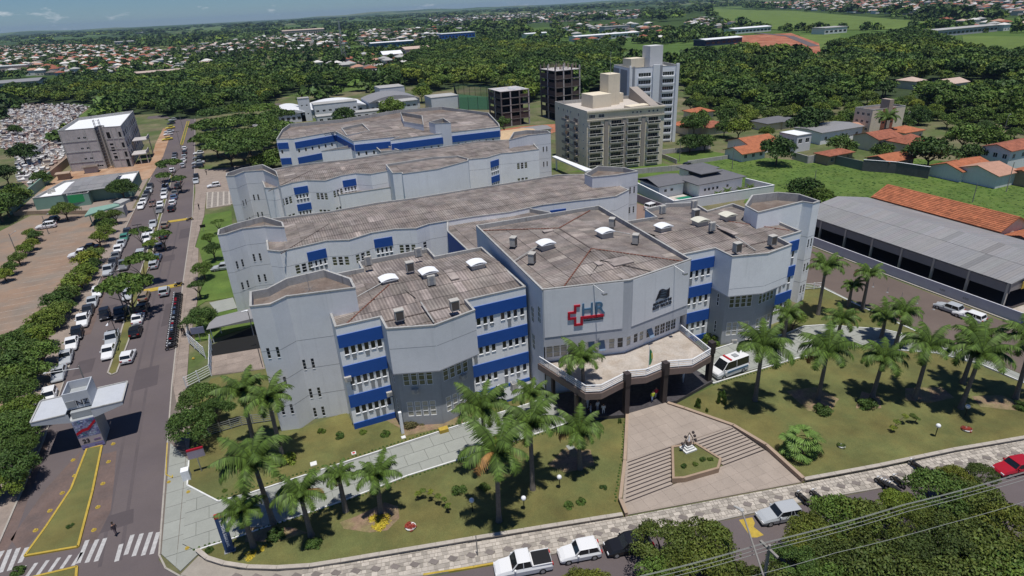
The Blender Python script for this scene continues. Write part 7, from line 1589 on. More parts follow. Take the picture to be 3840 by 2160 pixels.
# ================================================================ street furniture
gt=thing('gantry_sign','grey metal gateway canopy over the median with a colourful billboard on its pillar','gateway sign',(-25.1,75,0))
m=MB(); m.box(-26.3,75.6,0,-24.0,78.6,5.0); m.obj('pillar',mat('gantry_grey',(.33,.35,.36),.6,.06),gt); GM=bpy.data.materials['gantry_grey']
LG=mat('gantry_light_panel',(.48,.50,.53),.5,.05)
for x0,x1 in ((-30.0,-26.6),(-24.0,-20.7)):
    m=MB(); m.box(x0,75.0,5.15,x1,79.8,5.3); m.obj('roof_panel',LG,gt)
    m=MB(); m.box(x0,74.9,5.3,x1,75.05,5.42); m.box(x0,79.7,5.3,x1,79.85,5.42); xe=x0 if x0<-28 else x1; m.box(xe-.08,75.05,5.3,xe+.08,79.7,5.42); m.obj('roof_rim',COPE,gt)
m=MB()
for s_ in (-1,1):
    xa,xb=(-30.0,-26.3) if s_<0 else (-20.7,-24.0); m.face([(xa,74.93,5.3),(xb,74.93,5.3),(xb,74.93,4.1),(xa,74.93,4.9)]); m.face([(xa,79.8,5.3),(xb,79.8,5.3),(xb,79.8,4.1),(xa,79.8,4.9)]); m.face([(xa,74.93,4.9),(xb,74.93,4.1),(xb,79.8,4.1),(xa,79.8,4.9)])
m.obj('tapered_fascia',LG,gt)
m=MB(); b0,b1,c0,c1=-26.6,-24.0,76.2,79.4
for (x0,y0,x1,y1) in ((b0,c0,b1,c0+.12),(b0,c1-.12,b1,c1),(b0,c0+.12,b0+.12,c1-.12),(b1-.12,c0+.12,b1,c1-.12)): m.box(x0,y0,5.15,x1,y1,7.3)
m.obj('roof_box',LG,gt); m=MB(); m.box(b0+.15,c0+.15,6.2,b1-.15,c1-.15,6.3); m.obj('inner_deck',GM,gt)
bb=thing('billboard','billboard with building collage, red zigzag ribbon and anniversary number 23 panel','billboard',(-25.2,74.8,0))
Fb=Fr((-26.35,75.0),(-23.95,75.0)); m=MB(); Fb.box(m,0,2.4,-.5,-.02,.1,4.2); m.obj('backing',GM,bb)
m=MB(); Fb.box(m,.03,2.37,-.02,.03,1.75,4.15); m.obj('collage_panel',mat('collage_blue',(.10,.11,.26),.6,.5,1.5,5,col2=(.30,.33,.45)),bb)
cr=[mat('collage_light',(.45,.5,.6),.6,.1),mat('collage_teal',(.08,.20,.26),.6,.1),mat('collage_violet',(.16,.10,.22),.6,.1)]; rr_=random.Random(4)
for k in range(34): a=rr_.uniform(.08,2.0); z=rr_.uniform(1.85,4.0); m=MB(); Fb.box(m,a,a+rr_.uniform(.12,.35),.03,.035+k*.0007,z,z+rr_.uniform(.05,.16)); m.obj('building_print',cr[k%3],bb)
m=MB(); zz=[(.05,2.2,2.55),(.75,2.55,2.95),(1.35,2.6,3.0),(2.35,3.55,3.9)]
for (a,l,h_),(b,l2,h2) in zip(zz,zz[1:]): m.face([Fb.P(a,.075,l),Fb.P(b,.075,l2),Fb.P(b,.075,h2),Fb.P(a,.075,h_)])
m.obj('red_ribbon',SR,bb)
m=MB(); Fb.box(m,.03,2.37,-.02,.03,.75,1.72); m.obj('anniversary_panel',mat('pale_pink_print',(.42,.36,.38),.6,.05),bb); m=MB(); Fb.box(m,.03,2.37,-.02,.03,.15,.73); m.obj('sponsor_strip',mat('violet_print',(.22,.21,.42),.6,.05),bb)
text('23',.75,Fb,.35,.98,.05,SK,bb,.01);
for a_,b_,z_ in ((1.5,2.2,1.2),(1.5,2.2,1.05),(1.4,2.2,.42),(.3,.7,.38)): m=MB(); Fb.box(m,a_,b_,.03,.05,z_,z_+.07); m.obj('print_line',bpy.data.materials['collage_violet'],bb)
text('NZ',.95,Fr((-26.5,76.18),(-24,76.18)),.95,5.55,.03,SK,gt,.03)
m=MB(); m.box(-26.5,76.1,5.45,-25.6,76.19,6.3); m.obj('dark_louvre',GREYP,gt)
tt_=thing('totem_sign','tall narrow dark blue totem with white hospital lettering and a red top, by the path','sign',(*(-10.01, 50.33),0)); _tx,_ty=(-10.01, 50.33)
Ft=Fr((_tx-.35,_ty),(_tx+.35,_ty)); m=MB(); Ft.box(m,-.05,.75,-.3,0,0,4.4); m.obj('panel',mat('totem_blue',(.035,.075,.18),.4,.1),tt_); m=MB(); Ft.box(m,-.05,.75,-.31,.01,4.4,4.75); m.obj('red_cap',SR,tt_); m=MB(); Ft.box(m,-.15,.85,-.4,.1,0,.15); m.obj('foot',GREYP,tt_)
def vtext(body,size,a,z,t):
    o=text(body,size,Ft,a,z,.02,WHITE,t,.01); o.rotation_euler=(R(90),R(90),Ft.rz)
vtext('HOSPITAL REGIONAL',.34,.28,4.1,tt_)
def board(lab,pos,zt,col,w_=1.7,rz=0.,h_=1.2,red=True):
    t=thing('notice_board',lab,'notice board',(*pos,0),None,rz); m=MB(); m.tube((0,0,0),(0,0,zt),.06); put('post',m.mesh('post',STEEL),t); m=MB(); m.box(-w_/2,-.06,zt-h_,w_/2,.06,zt); put('panel',m.mesh('panel',col),t)
    if red: m=MB(); m.box(-w_/2,-.07,zt-.18,w_/2,.07,zt+.06); put('red_header',m.mesh('red_header',SR),t)
PB_=mat('board_pinkish',(.30,.26,.32),.5,.08)
board('pinkish notice board with a red top on a pole under the round corner tree',(-12.9, 64.16),3.3,PB_); board('grey-blue notice board on a pole by the white gate',(-14.09, 98.05),2.6,mat('board_grey',(.20,.21,.30),.4,.05),2.0,-.2,1.1,False); board('small dark board beside the feathery young tree',(-15.24, 158.83),1.8,DARK,1.2,0,.7,False)
quick('white_pillar_box','plain white box pillar at the corner of the front lawn','pillar',lambda m:m.box(-14.75,63.2,0,-13.95,64.0,1.4),[WHITE]); 
quick('yellow_box','small bright yellow box against the bay wall','box',lambda m:m.box(13.3,58.2,0,14.4,58.9,.6),[YEL])
quick('white_post','white painted drain post at the corner of the blue plinth','post',lambda m:m.box(9.15,60.3,0,9.5,60.65,3.2),[WHITE])
for i,p in enumerate([(-23.11, 74.67),(-23.1, 71.09),(-23.08, 67.08),(-22.96, 63.14),(-22.77, 59.59),(-27.07, 73.4),(-26.32, 70.1),(-27.0, 67.41),(-27.63, 64.84),(-28.33, 62.24)]):
    quick('road_stud',f'yellow dome road stud {"right" if i<5 else "left"} of the lower median, {od(i%5)} from the gateway','road stud',lambda m:(m.tube((*p,.03),(*p,.09),.26,.24,12),m.ball((*p,.09),.17,10,6)),[YEL],group='yellow dome studs along the median')
for i,p in enumerate([(-16.23, 63.88),(-14.15, 61.17),(-13.85, 52.67),(-14.93, 92.53)]):
    quick('road_stud',['yellow dome stud at the kerb by the yellow corner line','yellow dome stud on the corner pavement below the white kerb','yellow dome stud on the corner pavement near the patterned stones','yellow dome stud on the footway by the white gate'][i],'road stud',lambda m:(m.tube((*p,.1),(*p,.18),.22,.2,12),m.ball((*p,.18),.15,10,6)),[YEL])
kerb('yellow_corner_line',[(-16.95, 71.71),(-16.63, 65.41),(-15.89, 64.46),(-15.95, 64.96)],.12,.16,YEL)
# lamps, poles and wires
def tubething(name,label,cat,pts,r,m_,extra=None):
    t=thing(name,label,cat,(pts[0][0],pts[0][1],0)); m=MB(); m.path(pts,r,7); m.obj('pole',m_,t)
    if extra: extra(t)
    return t
def head(p,q,m_=WHITE):
    def f(t): m=MB(); m.ball(p,.2,8,5,sz=.5); m.tube(p,q,.13,.06,6); m.obj('lamp_head',m_,t)
    return f
PC=mat('concrete_pole',(.24,.225,.205),.9,.12)
_g=(27.79, 22.66, 7.2); _h=(29.6, 27.17, 8.8)
tubething('street_lamp','tall pale street lamp reaching over the front street','street lamp',[(_g[0]+.3,_g[1]-1.8,0),(_g[0],_g[1],7.2),_h],.07,PC,head(_h,(_h[0]-.25,_h[1]+.6,8.8),COPE))
_w=(29.95, 24.35, 7.4)
up=thing('utility_pole','dark concrete utility pole carrying the wires over the lower right trees','utility pole',(_w[0],_w[1],0)); m=MB(); m.tube((_w[0],_w[1],0),(_w[0],_w[1],7.6),.16,.11,8); m.obj('pole',PC,up); m=MB(); m.box(_w[0]-.1,_w[1]-.9,7.1,_w[0]+.1,_w[1]+.9,7.25); m.obj('crossarm',PC,up)
def wires(label,pts,r=.03,sag=.3,offs=((0,0,0),)):
    t=thing('power_line',label,'power line',pts[0]); 
    for o in offs:
        P=[]
        for a,b in zip(pts,pts[1:]):
            for k in range(10): u=k/10; P.append((a[0]+(b[0]-a[0])*u+o[0],a[1]+(b[1]-a[1])*u+o[1],a[2]+(b[2]-a[2])*u+o[2]-sag*4*u*(1-u)))
        P.append(tuple(pts[-1][k]+o[k] for k in range(3))); m=MB(); m.path(P,r,4); m.obj('wire',mat_wire,t)
mat_wire=mat('pale_cable',(.28,.29,.27),.6,0)
wires('thick pale bundle of cables crossing the lower right corner',[(19.6, 26.01, 7.4),(30.03, 24.42, 7.4),(42.75, 22.55, 7.4),(56.41, 20.53, 7.4)],.02,.15,((0,0,0),(0,.25,.1),(0,-.12,-.25),(0,.4,0)))
wires('single thinner cable crossing below the cable bundle',[(26.14, 23.61, 6.6),(34.6, 22.27, 6.6),(44.85, 20.52, 6.6),(54.35, 19.17, 6.6)],.018,.1)
def lpole(label,base,h,lean=(0,0),arms=1,lamp=None,r=.11):
    t=thing('utility_pole',label,'utility pole',(base[0],base[1],0)); m=MB(); tp=(base[0]+lean[0],base[1]+lean[1],h); m.tube((*base,0),tp,r,r*.7,7); m.obj('pole',PC,t)
    for k in range(arms): m=MB(); m.box(tp[0]-.9,tp[1]-.06,h-.3-k*.6,tp[0]+.9,tp[1]+.06,h-.18-k*.6); m.obj('crossarm',DBROWN,t)
    if lamp: q=(tp[0]+lamp[0],tp[1]+lamp[1],h+.2); m=MB(); m.tube((tp[0],tp[1],h-.4),q,.04,None,5); m.obj('lamp_arm',STEEL,t); m=MB(); m.ball(q,.22,8,5,sz=.5); m.obj('lamp_head',COPE,t)
for lab,b,h,le,ar,lm in (('leaning concrete pole in the median tree near the black pickup',(-25.9, 114.87),8.6,(0,0),1,None),('second pole leaning beside it in the median tree',(-26.45, 115.17),8,(-.6,.5),0,(1.4,.3)),('utility pole on the median beside the sun-glinting car',(-26.14, 145.55),7.9,(0,0),2,None),('utility pole on the median before the second yellow hump',(-26.56, 173.82),7.5,(0,0),1,None),('utility pole on the far median by the red dirt',(-26.77, 278.91),7.4,(0,0),1,None),('utility pole at the tip of the far median',(-28.8, 331.46),7,(0,0),1,None),('forked lamp post at the end of the gateway canopy',(-25.2,80.5),8.6,(0,0),0,(-3.3,-.6)),('twin-armed lamp post in the parking lot by the white SUV',(-51.15, 178.19),4.8,(0,0),0,(1.2,.4)),('twin-armed lamp post in the parking lot tree strip',(-54.56, 164.82),5,(0,0),0,(1.2,.4)),('utility pole behind the pool house',(125.42, 136.17),7,(0,0),0,None),('utility pole by the apartment balconies',(118.92, 151.89),6,(0,0),0,None),('utility pole at the far corner of the field',(130.84, 111.99),4,(0,0),0,None),('leaning dark pole at the right edge by the road',(162.22, 84.53),7,(.6,.4),0,None),('pole with a white lamp at the edge of the tiled hall',(148.14, 83.3),4.5,(0,0),0,None),('street lamp against the dark forest edge',(226.52, 123.77),6,(0,0),0,(.8,0)),('street lamp beside the small apartment block',(213.87, 148.68),5,(0,0),0,(.8,0)),('thin steel antenna pole on the promenade',(11.2, 39.68),2.6,(0,0),0,None)):
    lpole(lab,b,h,le,ar,lm,.06 if 'thin' in lab else .11)
lp=tubething('street_lamp','white-headed street lamp on the median by the silver pickup','street lamp',[(-26.0,103.9,0),(-26.1,103.7,4.4),(-26.0,100.6,5.0)],.05,BLACK,head((-26,100.2,5.0),(-26,101,5.0)))
tubething('street_lamp','slim lamp leaning by the left tower wall','street lamp',[(*(-5.39, 84.69),0),(-5.86, 90.93, 6.6)],.05,BLACK,head((-6.0, 91.26, 6.6),(-6.78, 91.19, 6.6)))
for i,p in enumerate([(12.62, 44.96, 1.6),(21.92, 44.02, 1.6),(17.38, 42.94, 1.6),(69.26, 33.48, 1.6),(63.07, 32.66, 1.6)]):
    t=thing('globe_lamp',['white globe lamp left of the tallest palm','white globe lamp nearest the bushy palm','white globe lamp in the shade of the tallest palm','upper white globe lamp at the right end of the lawn','lower white globe lamp on the right lawn'][i],'garden lamp',(p[0],p[1],0)); m=MB(); m.tube((p[0],p[1],0),(p[0],p[1],1.5),.045,None,6); m.obj('post',BLACK,t); m=MB(); m.ball(p,.26,14,9); m.obj('globe',WHITE,t,smooth=True)
def hoop(label,pts,R_):
    t=thing('topiary_arch',label,'topiary',(pts[0][0],pts[0][1],0)); c=[]
    for i,p in enumerate(pts):
        me=crown('bush',LEAFY if R_>.25 else LEAF,i%3); s=R_/1.5; o=put('leaf_ball',me,t,(p[0]-pts[0][0],p[1]-pts[0][1],p[2]),i,scale=(s,s,s*.7))
    m=MB(); m.path([(p[0],p[1],p[2]-.1) for p in pts],.04,5); m.tube((pts[0][0],pts[0][1],0),(pts[0][0],pts[0][1],pts[0][2]),.04); m.tube((pts[-1][0],pts[-1][1],0),pts[-1],.04); m.obj('stem',BARK,t)
hoop('arching topiary of clipped leaf balls on the left front lawn',[(8.11, 48.96, 1.0),(8.75, 48.93, 1.2),(9.29, 48.3, 1.3),(9.86, 47.39, 1.3),(10.21, 46.76, 1.2),(10.41, 45.99, 1.0)],.38)
hoop('low arching shrub trained in a bow on the right lawn',[(59.7, 35.28, 0.7),(60.75, 35.66, 1.0),(62.12, 35.76, 1.2),(63.01, 35.45, 1.2),(63.33, 35.19, 0.8)],.42)
def pot(label,p,c1,R_=.4):
    t=thing('flower_pot',label,'flower pot',(*p,0)); m=MB(); m.tube((0,0,0),(0,0,.3),R_*.8,R_,12); put('pot',m.mesh('pot',KWHITE),t); s=R_*1.1/1.5; put('flowers',crown('bush',c1,2),t,(0,0,.35),0,scale=(s,s,s*.8))
RF=mat('red_flowers',(.35,.06,.04),.8,.3,3,9,tint=0)
pot('flower pot with red blooms on the left front lawn',(6.42, 45.68),RF,.55); pot('flower pot with dark and yellow plants on the right lawn',(52.62, 35.96),LEAFY,.42); pot('flower pot with reddish plants at the right end of the lawn',(67.12, 31.86),RF,.5)
for i,(p,w_) in enumerate([((3.29, 59.43),.5),((-1.18, 59.66),.7),((26.0, 49.2),.8),((9.2, 59.64),.5),((23.17, 61.36),.8)]):
    quick('manhole_cover',['white square slab with a red centre on the tower lawn','pale square inspection slab on the tower lawn','green-grey inspection box among the bushy palm roots','pale irregular slab by the white drain post','grey slab beside the left wing palm'][i],'slab',lambda m:m.box(p[0]-w_/2,p[1]-w_/2,.1,p[0]+w_/2,p[1]+w_/2,.2),[KWHITE if i!=2 else CONC])
quick('red_plate','small red square plate on the white slab','plate',lambda m:m.box(*[(3.29, 59.43)[0]-.14,(3.29, 59.43)[1]-.14,.2,(3.29, 59.43)[0]+.14,(3.29, 59.43)[1]+.14,.22]),[RED])
# shrine in the planter
sx,sy=(37.12, 42.59); shr=thing('shrine','little stepped white shrine with a figure under a pointed hoop of round lamps','shrine',(sx,sy,.6))
for k,(w_,z) in enumerate(((.75,.0),(.55,.22),(.38,.44),(.26,.7))): m=MB(); m.box(sx-w_,sy-w_*.8,.6+z,sx+w_,sy+w_*.8,.6+z+(.2 if k<3 else .5)); m.obj('step',KWHITE if k<3 else BROWN,shr)
m=MB(); m.tube((sx,sy,1.8),(sx,sy,2.35),.14,.05,8); m.ball((sx,sy,2.42),.08,8,5); m.obj('figure',WHITE,shr)
m=MB(); m.path([(sx-.8,sy,.6),(sx-.5,sy,2.0),(sx,sy,2.9),(sx+.5,sy,2.0),(sx+.8,sy,.6)],.04,6); m.obj('pointed_hoop',DBROWN,shr)
for x,z in ((-.85,1.7),(-.5,2.5),(.5,2.75),(.75,2.2),(.9,1.6)): m=MB(); m.ball((sx+x,sy,z),.17,8,6); m.obj('round_lamp',DBROWN,shr)
# posts along the side street
for i,p in enumerate([(90.89, 62.77),(91.01, 60.22),(91.31, 57.9),(91.39, 55.33),(91.61, 52.79)]): quick('bollard',f'thin short post in the side street, {od(i)} from the hospital','bollard',lambda m:(m.tube((*p,.03),(*p,1.0),.03,None,5),m.tube((*p,.03),(*p,.1),.2,.16,8)),[GREYP],group='posts in the side street')
# tufts edging the beds and kerbs, little plants nobody counts
def tufts():
    r=random.Random(8); m=MB()
    for pts in ([(-13.2,52.25),(.7,52.0),(8,52.7),(17,52.6),(28,53.0)],[(-11.15,58.7),(1.7,58.8),(16.1,59.3),(24,59.4)],[(48.5,51.8),(61.8,51.3),(67.7,51.0),(72,49.9),(76.5,46.2)],[(26.1,40),(30,44.8),(34.3,51)],[(41.3,50),(45,44),(45.8,39.6),(45.3,34)]):
        for a,b in zip(pts,pts[1:]):
            F=Fr(a,b); n=int(F.len/.45)
            for k in range(n):
                q=F.P(k*.45+r.uniform(-.05,.05),r.uniform(-.08,.08),.12); m.ball(q,.13,6,4,0,r.uniform(.6,1.2),jit=.03,rn=r)
    m.obj('edging_tufts',[LEAF],None,kind='stuff')
tufts()
# ================================================================ far surroundings
def nth(i):
    tens='twenty thirty forty fifty sixty seventy eighty ninety'.split(); i+=1
    if i<=20: return ORD[i-1]
    if i<100 and i%10: return tens[i//10-2]+'-'+ORD[i%10-1]
    if i<100: return tens[i//10-2][:-1]+'ieth'
    return 'hundred-and-'+nth(i-101) if i>100 else 'hundredth'
LM=[('the concrete building',(-50,270)),('the white school tower',(26,320)),('the curved school hall',(70,335)),('the green netting',(112,320)),('the prop-topped concrete frame',(127,245)),('the white tower block',(130,187)),('the forest villa',(300.62, 194.33)),('the small apartment block',(220.27, 164.22)),('the office',(169.35, 153.67)),('the red earth slope',(431.15, 413.31)),('the end of the street',(-28,385)),('the right picture edge',(271.93, 143.72)),('the mast',(101.43, 667.02)),('the railway shed',(-66.75, 709.93))]
def ranked(items,fmt):
    "label from the closest landmark and the rank of closeness to it"
    b={}
    for i,(x,y) in enumerate(items):
        k=min(range(len(LM)),key=lambda j:math.hypot(x-LM[j][1][0],y-LM[j][1][1])); b.setdefault(k,[]).append((math.hypot(x-LM[k][1][0],y-LM[k][1][1]),i))
    out=[None]*len(items)
    for k,l in b.items():
        for r_,(d,i) in enumerate(sorted(l)): out[i]=(nth(r_),LM[k][0])
    return out
def pts_in(poly,step,seed,jit=.42,rot=0.,cond=None):
    r=random.Random(seed); xs=[p[0] for p in poly]; ys=[p[1] for p in poly]; out=[]; y=min(ys)
    while y<max(ys):
        x=min(xs)
        while x<max(xs):
            a=x+r.uniform(-jit,jit)*step; b=y+r.uniform(-jit,jit)*step
            if inside(a,b,poly) and (cond is None or cond(a,b)): out.append((a,b))
            x+=step
        y+=step
    return out
def scatter(name,pts,meshes,scale,z,seed,zs=1.):
    "stuff nobody could count: instances on points"
    for vi,me in enumerate(meshes):
        P=pts[vi::len(meshes)]
        if not P: continue
        src=bpy.data.objects.new('tree_source',me)
        pm=bpy.data.meshes.new(name); pm.vertices.add(len(P)); r=np.random.RandomState(seed+vi); s=r.uniform(*scale,len(P)).astype(np.float32)
        co=np.array([(x,y,z*k) for (x,y),k in zip(P,s)],np.float32); pm.vertices.foreach_set('co',co.ravel())
        at=pm.attributes.new('sc','FLOAT','POINT'); at.data.foreach_set('value',s); at=pm.attributes.new('ro','FLOAT','POINT'); at.data.foreach_set('value',r.uniform(0,6.28,len(P)).astype(np.float32))
        ng=bpy.data.node_groups.new(name,'GeometryNodeTree'); ng.interface.new_socket('Geometry',in_out='INPUT',socket_type='NodeSocketGeometry'); ng.interface.new_socket('Geometry',in_out='OUTPUT',socket_type='NodeSocketGeometry')
        n=ng.nodes.new; l=ng.links.new; gi=n('NodeGroupInput'); go=n('NodeGroupOutput'); ip=n('GeometryNodeInstanceOnPoints'); oi=n('GeometryNodeObjectInfo'); oi.inputs['Object'].default_value=src; oi.inputs['As Instance'].default_value=True
        a1=n('GeometryNodeInputNamedAttribute'); a1.data_type='FLOAT'; a1.inputs[0].default_value='sc'; a2=n('GeometryNodeInputNamedAttribute'); a2.data_type='FLOAT'; a2.inputs[0].default_value='ro'
        cx=n('ShaderNodeCombineXYZ'); l(a2.outputs[0],cx.inputs[2]); cs=n('ShaderNodeCombineXYZ'); l(a1.outputs[0],cs.inputs[0]); l(a1.outputs[0],cs.inputs[1]); mu=n('ShaderNodeMath'); mu.operation='MULTIPLY'; mu.inputs[1].default_value=zs; l(a1.outputs[0],mu.inputs[0]); l(mu.outputs[0],cs.inputs[2])
        l(gi.outputs[0],ip.inputs['Points']); l(oi.outputs['Geometry'],ip.inputs['Instance']); l(cx.outputs[0],ip.inputs['Rotation']); l(cs.outputs[0],ip.inputs['Scale']); l(ip.outputs[0],go.inputs[0])
        o=bpy.data.objects.new(name,pm); C.objects.link(o); o['kind']='stuff'; md=o.modifiers.new('g','NODES'); md.node_group=ng
FOREST=[
 ('the leafy belt above the cemetery',[(-151.5, 527.71),(-168.16, 592.24),(-138.51, 637.26),(-112.9, 658.63),(-76.04, 631.39),(-37.92, 614.24),(-34.68, 703.4),(1.41, 681.51),(27.14, 521.7),(25.67, 481.36),(16.36, 398.99),(4.41, 375.46),(-11.84, 375.7),(-25.33, 367.8),(-37.63, 382.73),(-45.6, 409.68),(-57.85, 411.35),(-86.59, 492.25),(-111.93, 512.87),(-141.26, 541.78)],LEAFG),
 ('the dark wood behind the school',[(172.28, 659.33),(235.46, 764.51),(304.36, 760.66),(305.42, 599.53),(348.42, 561.78),(263.44, 413.19),(196.73, 308.0),(171.4, 299.63),(149.96, 299.89),(133.78, 299.8),(142.76, 370.53),(133.26, 399.92),(98.06, 370.39),(108.55, 422.89),(94.34, 463.39),(111.34, 472.82)],LEAF),
 ('the broad wood on the right hillside',[(298.45, 390.43),(371.33, 412.38),(370.64, 365.47),(319.07, 285.25),(460.16, 393.05),(578.35, 415.6),(451.88, 285.3),(430.99, 266.57),(432.62, 210.9),(246.02, 114.22),(241.73, 128.33),(239.31, 148.44),(260.24, 180.99),(271.12, 194.71),(243.47, 196.26),(208.81, 185.53),(210.21, 197.19),(196.12, 202.69),(197.67, 234.73),(215.32, 273.61)],LEAF),
 ('the wood behind the far hospital building',[(-2.23, 467.15),(25.96, 548.47),(44.34, 517.4),(85.05, 460.14),(103.37, 440.66),(106.24, 419.38),(75.06, 451.78),(37.42, 449.69),(17.93, 423.52),(5.22, 397.0)],LEAFG),
]
FFL=mat('forest_floor',(.035,.055,.018),.95,.3,.05,1)  # shade between the crowns put into the dark ground colour
for i,(a,pl,m_) in enumerate(FOREST): sheet('forest_floor',pl,.05+.004*i,FFL)
allp=[]
GARD=[(218.69, 278.97),(198.18, 204.9),(245.23, 197.74),(262.06, 182.33),(245.32, 125.46),(225.72, 112.19),(208.43, 125.24),(223.14, 143.21),(213.86, 146.78),(197.44, 147.75),(186.26, 161.01),(196.58, 183.85),(168.26, 161.48),(157.79, 163.49),(147.16, 173.23),(145.25, 183.58)]
GT_=[o for o in C.objects if o.parent is None and o.get('category') in('house','building','warehouse','apartment building')]
def bbs(o):
    P=[o.matrix_world.translation]
    pts=[]
    for c in o.children:
        if c.type=='MESH': pts+=[(v.co.x+o.location.x,v.co.y+o.location.y) for v in c.data.vertices] if c.location.length<.01 else []
    return (min(p[0] for p in pts),min(p[1] for p in pts),max(p[0] for p in pts),max(p[1] for p in pts)) if pts else None
BB=[b for b in map(bbs,GT_) if b]
TR0=[(o.location.x,o.location.y) for o in C.objects if o.get('category')=='tree']
GP=[p for p in pts_in(GARD,8.5,123) if all(not(b[0]-3<p[0]<b[2]+3 and b[1]-6<p[1]<b[3]+3.5) for b in BB) and all(math.hypot(p[0]-q[0],p[1]-q[1])>6 for q in TR0)]
rg=random.Random(6)
for (x,y),(rk,lm) in zip(GP,ranked(GP,0)):
    m_=rg.choice((LEAF,LEAFG,LEAFG,LEAFY)); R_=rg.uniform(2.6,4.6); tree(f'{ {LEAF:"dark",LEAFG:"green",LEAFY:"yellowish"}[m_]} garden tree between the houses, {rk} closest to {lm}',(x,y),R_*.85,R_,'mid',m_,group='garden trees among the houses')
KEEP=[(149,205,190,250),(190,145,235,185)]
for fi,(nm,pl,m_) in enumerate(FOREST):
    def ok(x,y):
        return not any(math.hypot(x-a,y-b)<c for a,b,c in (((300.62, 194.33)[0],(300.62, 194.33)[1]-6,26),((298.12, 208.38)[0],(298.12, 208.38)[1]-4,18),(128,186,16),(126,245,14),(103,248,13),(205,158,22)))
    allp+=[(x,y,fi) for x,y in pts_in(pl,8.6,fi+5,cond=ok)]
allp.sort(key=lambda p:math.hypot(p[0],p[1]))
near,rest=allp[:105],allp[105:]
rf=random.Random(12)
NR=ranked([(x,y) for x,y,_ in near],0)
for (x,y,fi),(rk,lm) in zip(near,NR):
    m_=rf.choice((LEAF,LEAF,LEAFG,LEAFG,LEAFY) if fi in(0,3) else (LEAF,LEAF,LEAFG,LEAFG))
    R_=rf.choice((3.6,4.4,5.2,6.2,7.4))*rf.uniform(.9,1.1); q={LEAF:'dark',LEAFG:'green',LEAFY:'yellowish'}[m_]
    tree(f'{q} {"large" if R_>6 else "medium"} tree of the wood, {rk} closest to {lm}',(x,y),rf.uniform(4.5,7.5),R_,'far',m_,group='trees in '+FOREST[fi][0],trunk=False,zs=rf.uniform(.8,1.15))
for t_ in [o for o in C.objects if o.get('group','').startswith('trees in ')]:
    put('trunk',trunk_mesh(6,.35,5,0),t_)
for fi in range(len(FOREST)):
    for k,m_ in enumerate((LEAF,LEAFG,LEAFY)):
        P=[(x,y) for j,(x,y,f) in enumerate(rest) if f==fi and (0 if (hh:=noise.noise(Vector((x*.012,y*.012,fi)))*1.5+((j*7919)%100)/100-.5)<-.1 else (1 if hh<.38 else 2))==k]
        scatter('forest',P,[crown('far',m_,0),crown('far',m_,1)],(.7,1.75),4.8,fi*7+k)
# tree groups over the country beyond, following old field lines
def wood(x,y):
    return noise.noise(Vector((x*.0022,y*.0035,0)))+.5*noise.noise(Vector((x*.009,y*.012,3)))>-.02
NOT=[[(1654.44, 2030.7),(1279.24, 1230.46),(963.45, 768.12),(837.24, 579.26),(706.31, 486.9),(676.76, 562.99),(657.81, 654.91),(742.94, 822.98)],[(591.8, 558.92),(604.99, 514.67),(395.27, 339.68),(363.85, 324.88)],[(627.61, 400.84),(626.37, 311.29),(442.61, 216.08),(429.81, 268.29)],[(545.97, 616.24),(611.38, 589.61),(500.89, 448.39),(347.28, 304.33),(342.73, 310.25),(431.15, 413.31),(426.54, 474.7)],[(-87.49, 1044.18),(141.63, 906.83),(118.45, 739.08),(-13.18, 759.13)]]
TOWN=[
 ('in the red-roofed quarter at the far left',[(-294.04, 985.75),(-827.63, 2875.72),(-450.95, 2342.62),(-237.4, 1745.77),(-106.8, 1310.56),(-69.19, 791.59),(-134.11, 798.89)],'red',13,0),
 ('in the pale housing estate left of the mast',[(-112.48, 1388.96),(123.56, 1907.33),(275.76, 1723.0),(119.48, 772.08),(67.96, 748.44),(-13.22, 772.39),(-69.19, 791.59)],'white',14,.05),
 ('beyond the wide white sheds',[(331.3, 1892.02),(487.83, 1635.92),(289.67, 957.17),(177.49, 1015.21)],'white',17,0),
 ('in the orange-roofed streets before the wood',[(72.64, 648.99),(125.41, 728.76),(183.74, 745.92),(196.11, 639.2),(149.14, 484.43),(111.83, 487.32),(86.31, 550.17)],'red',15,.1),
 ('in the far suburb under the hills',[(1253.28, 4315.21),(1497.41, 2620.36),(1642.27, 2400.6),(981.42, 1433.25),(725.97, 1659.71),(607.34, 2100.02)],'white',24,0),
 ('on the far right ridge',[(2204.52, 2404.45),(2410.96, 1184.79),(1033.94, 500.4),(972.44, 627.55),(1111.24, 913.12),(1474.09, 1477.68)],'red',24,0),
 ('among the trees at the upper right',[(804.17, 555.93),(887.97, 427.85),(673.02, 321.02),(656.87, 420.08)],'red',22,.3),
 ('near the long white sheds in the middle distance',[(683.76, 1380.26),(700.69, 997.56),(482.45, 637.85),(401.77, 732.98)],'red',24,.3),
 ('in little terraces on the bare slope',[(750.89, 970.22),(903.07, 1105.83),(723.81, 810.32),(667.8, 789.25)],'white',13,0),
]
FARB=[((-66.75, 709.93),30),((-185.89, 707.15),34),((213.26, 943.43),45),((153.62, 686.97),26),((188.42, 719.19),30),((355.7, 1072.82),50),((454.03, 752.28),62),((429.57, 915.92),30),((452.76, 530.12),34),((608.59, 658.56),45),((623.03, 546.21),34),((645.92, 416.66),60),((-466.81, 4343.59),70),((-267.28, 2090.84),45),((190.46, 1904.97),75)]
def avoid(x,y): return wood(x,y) and not any(math.hypot(x-c[0],y-c[1])<r_ or math.hypot(x-c[0]*.93,y-c[1]*.93)<r_ for c,r_ in FARB) and not any(inside(x,y,p) for p in NOT) and not any(inside(x,y,p) for _,p,_,_ in FOREST_) and not any(inside(x,y,t[1]) for t in TOWN)
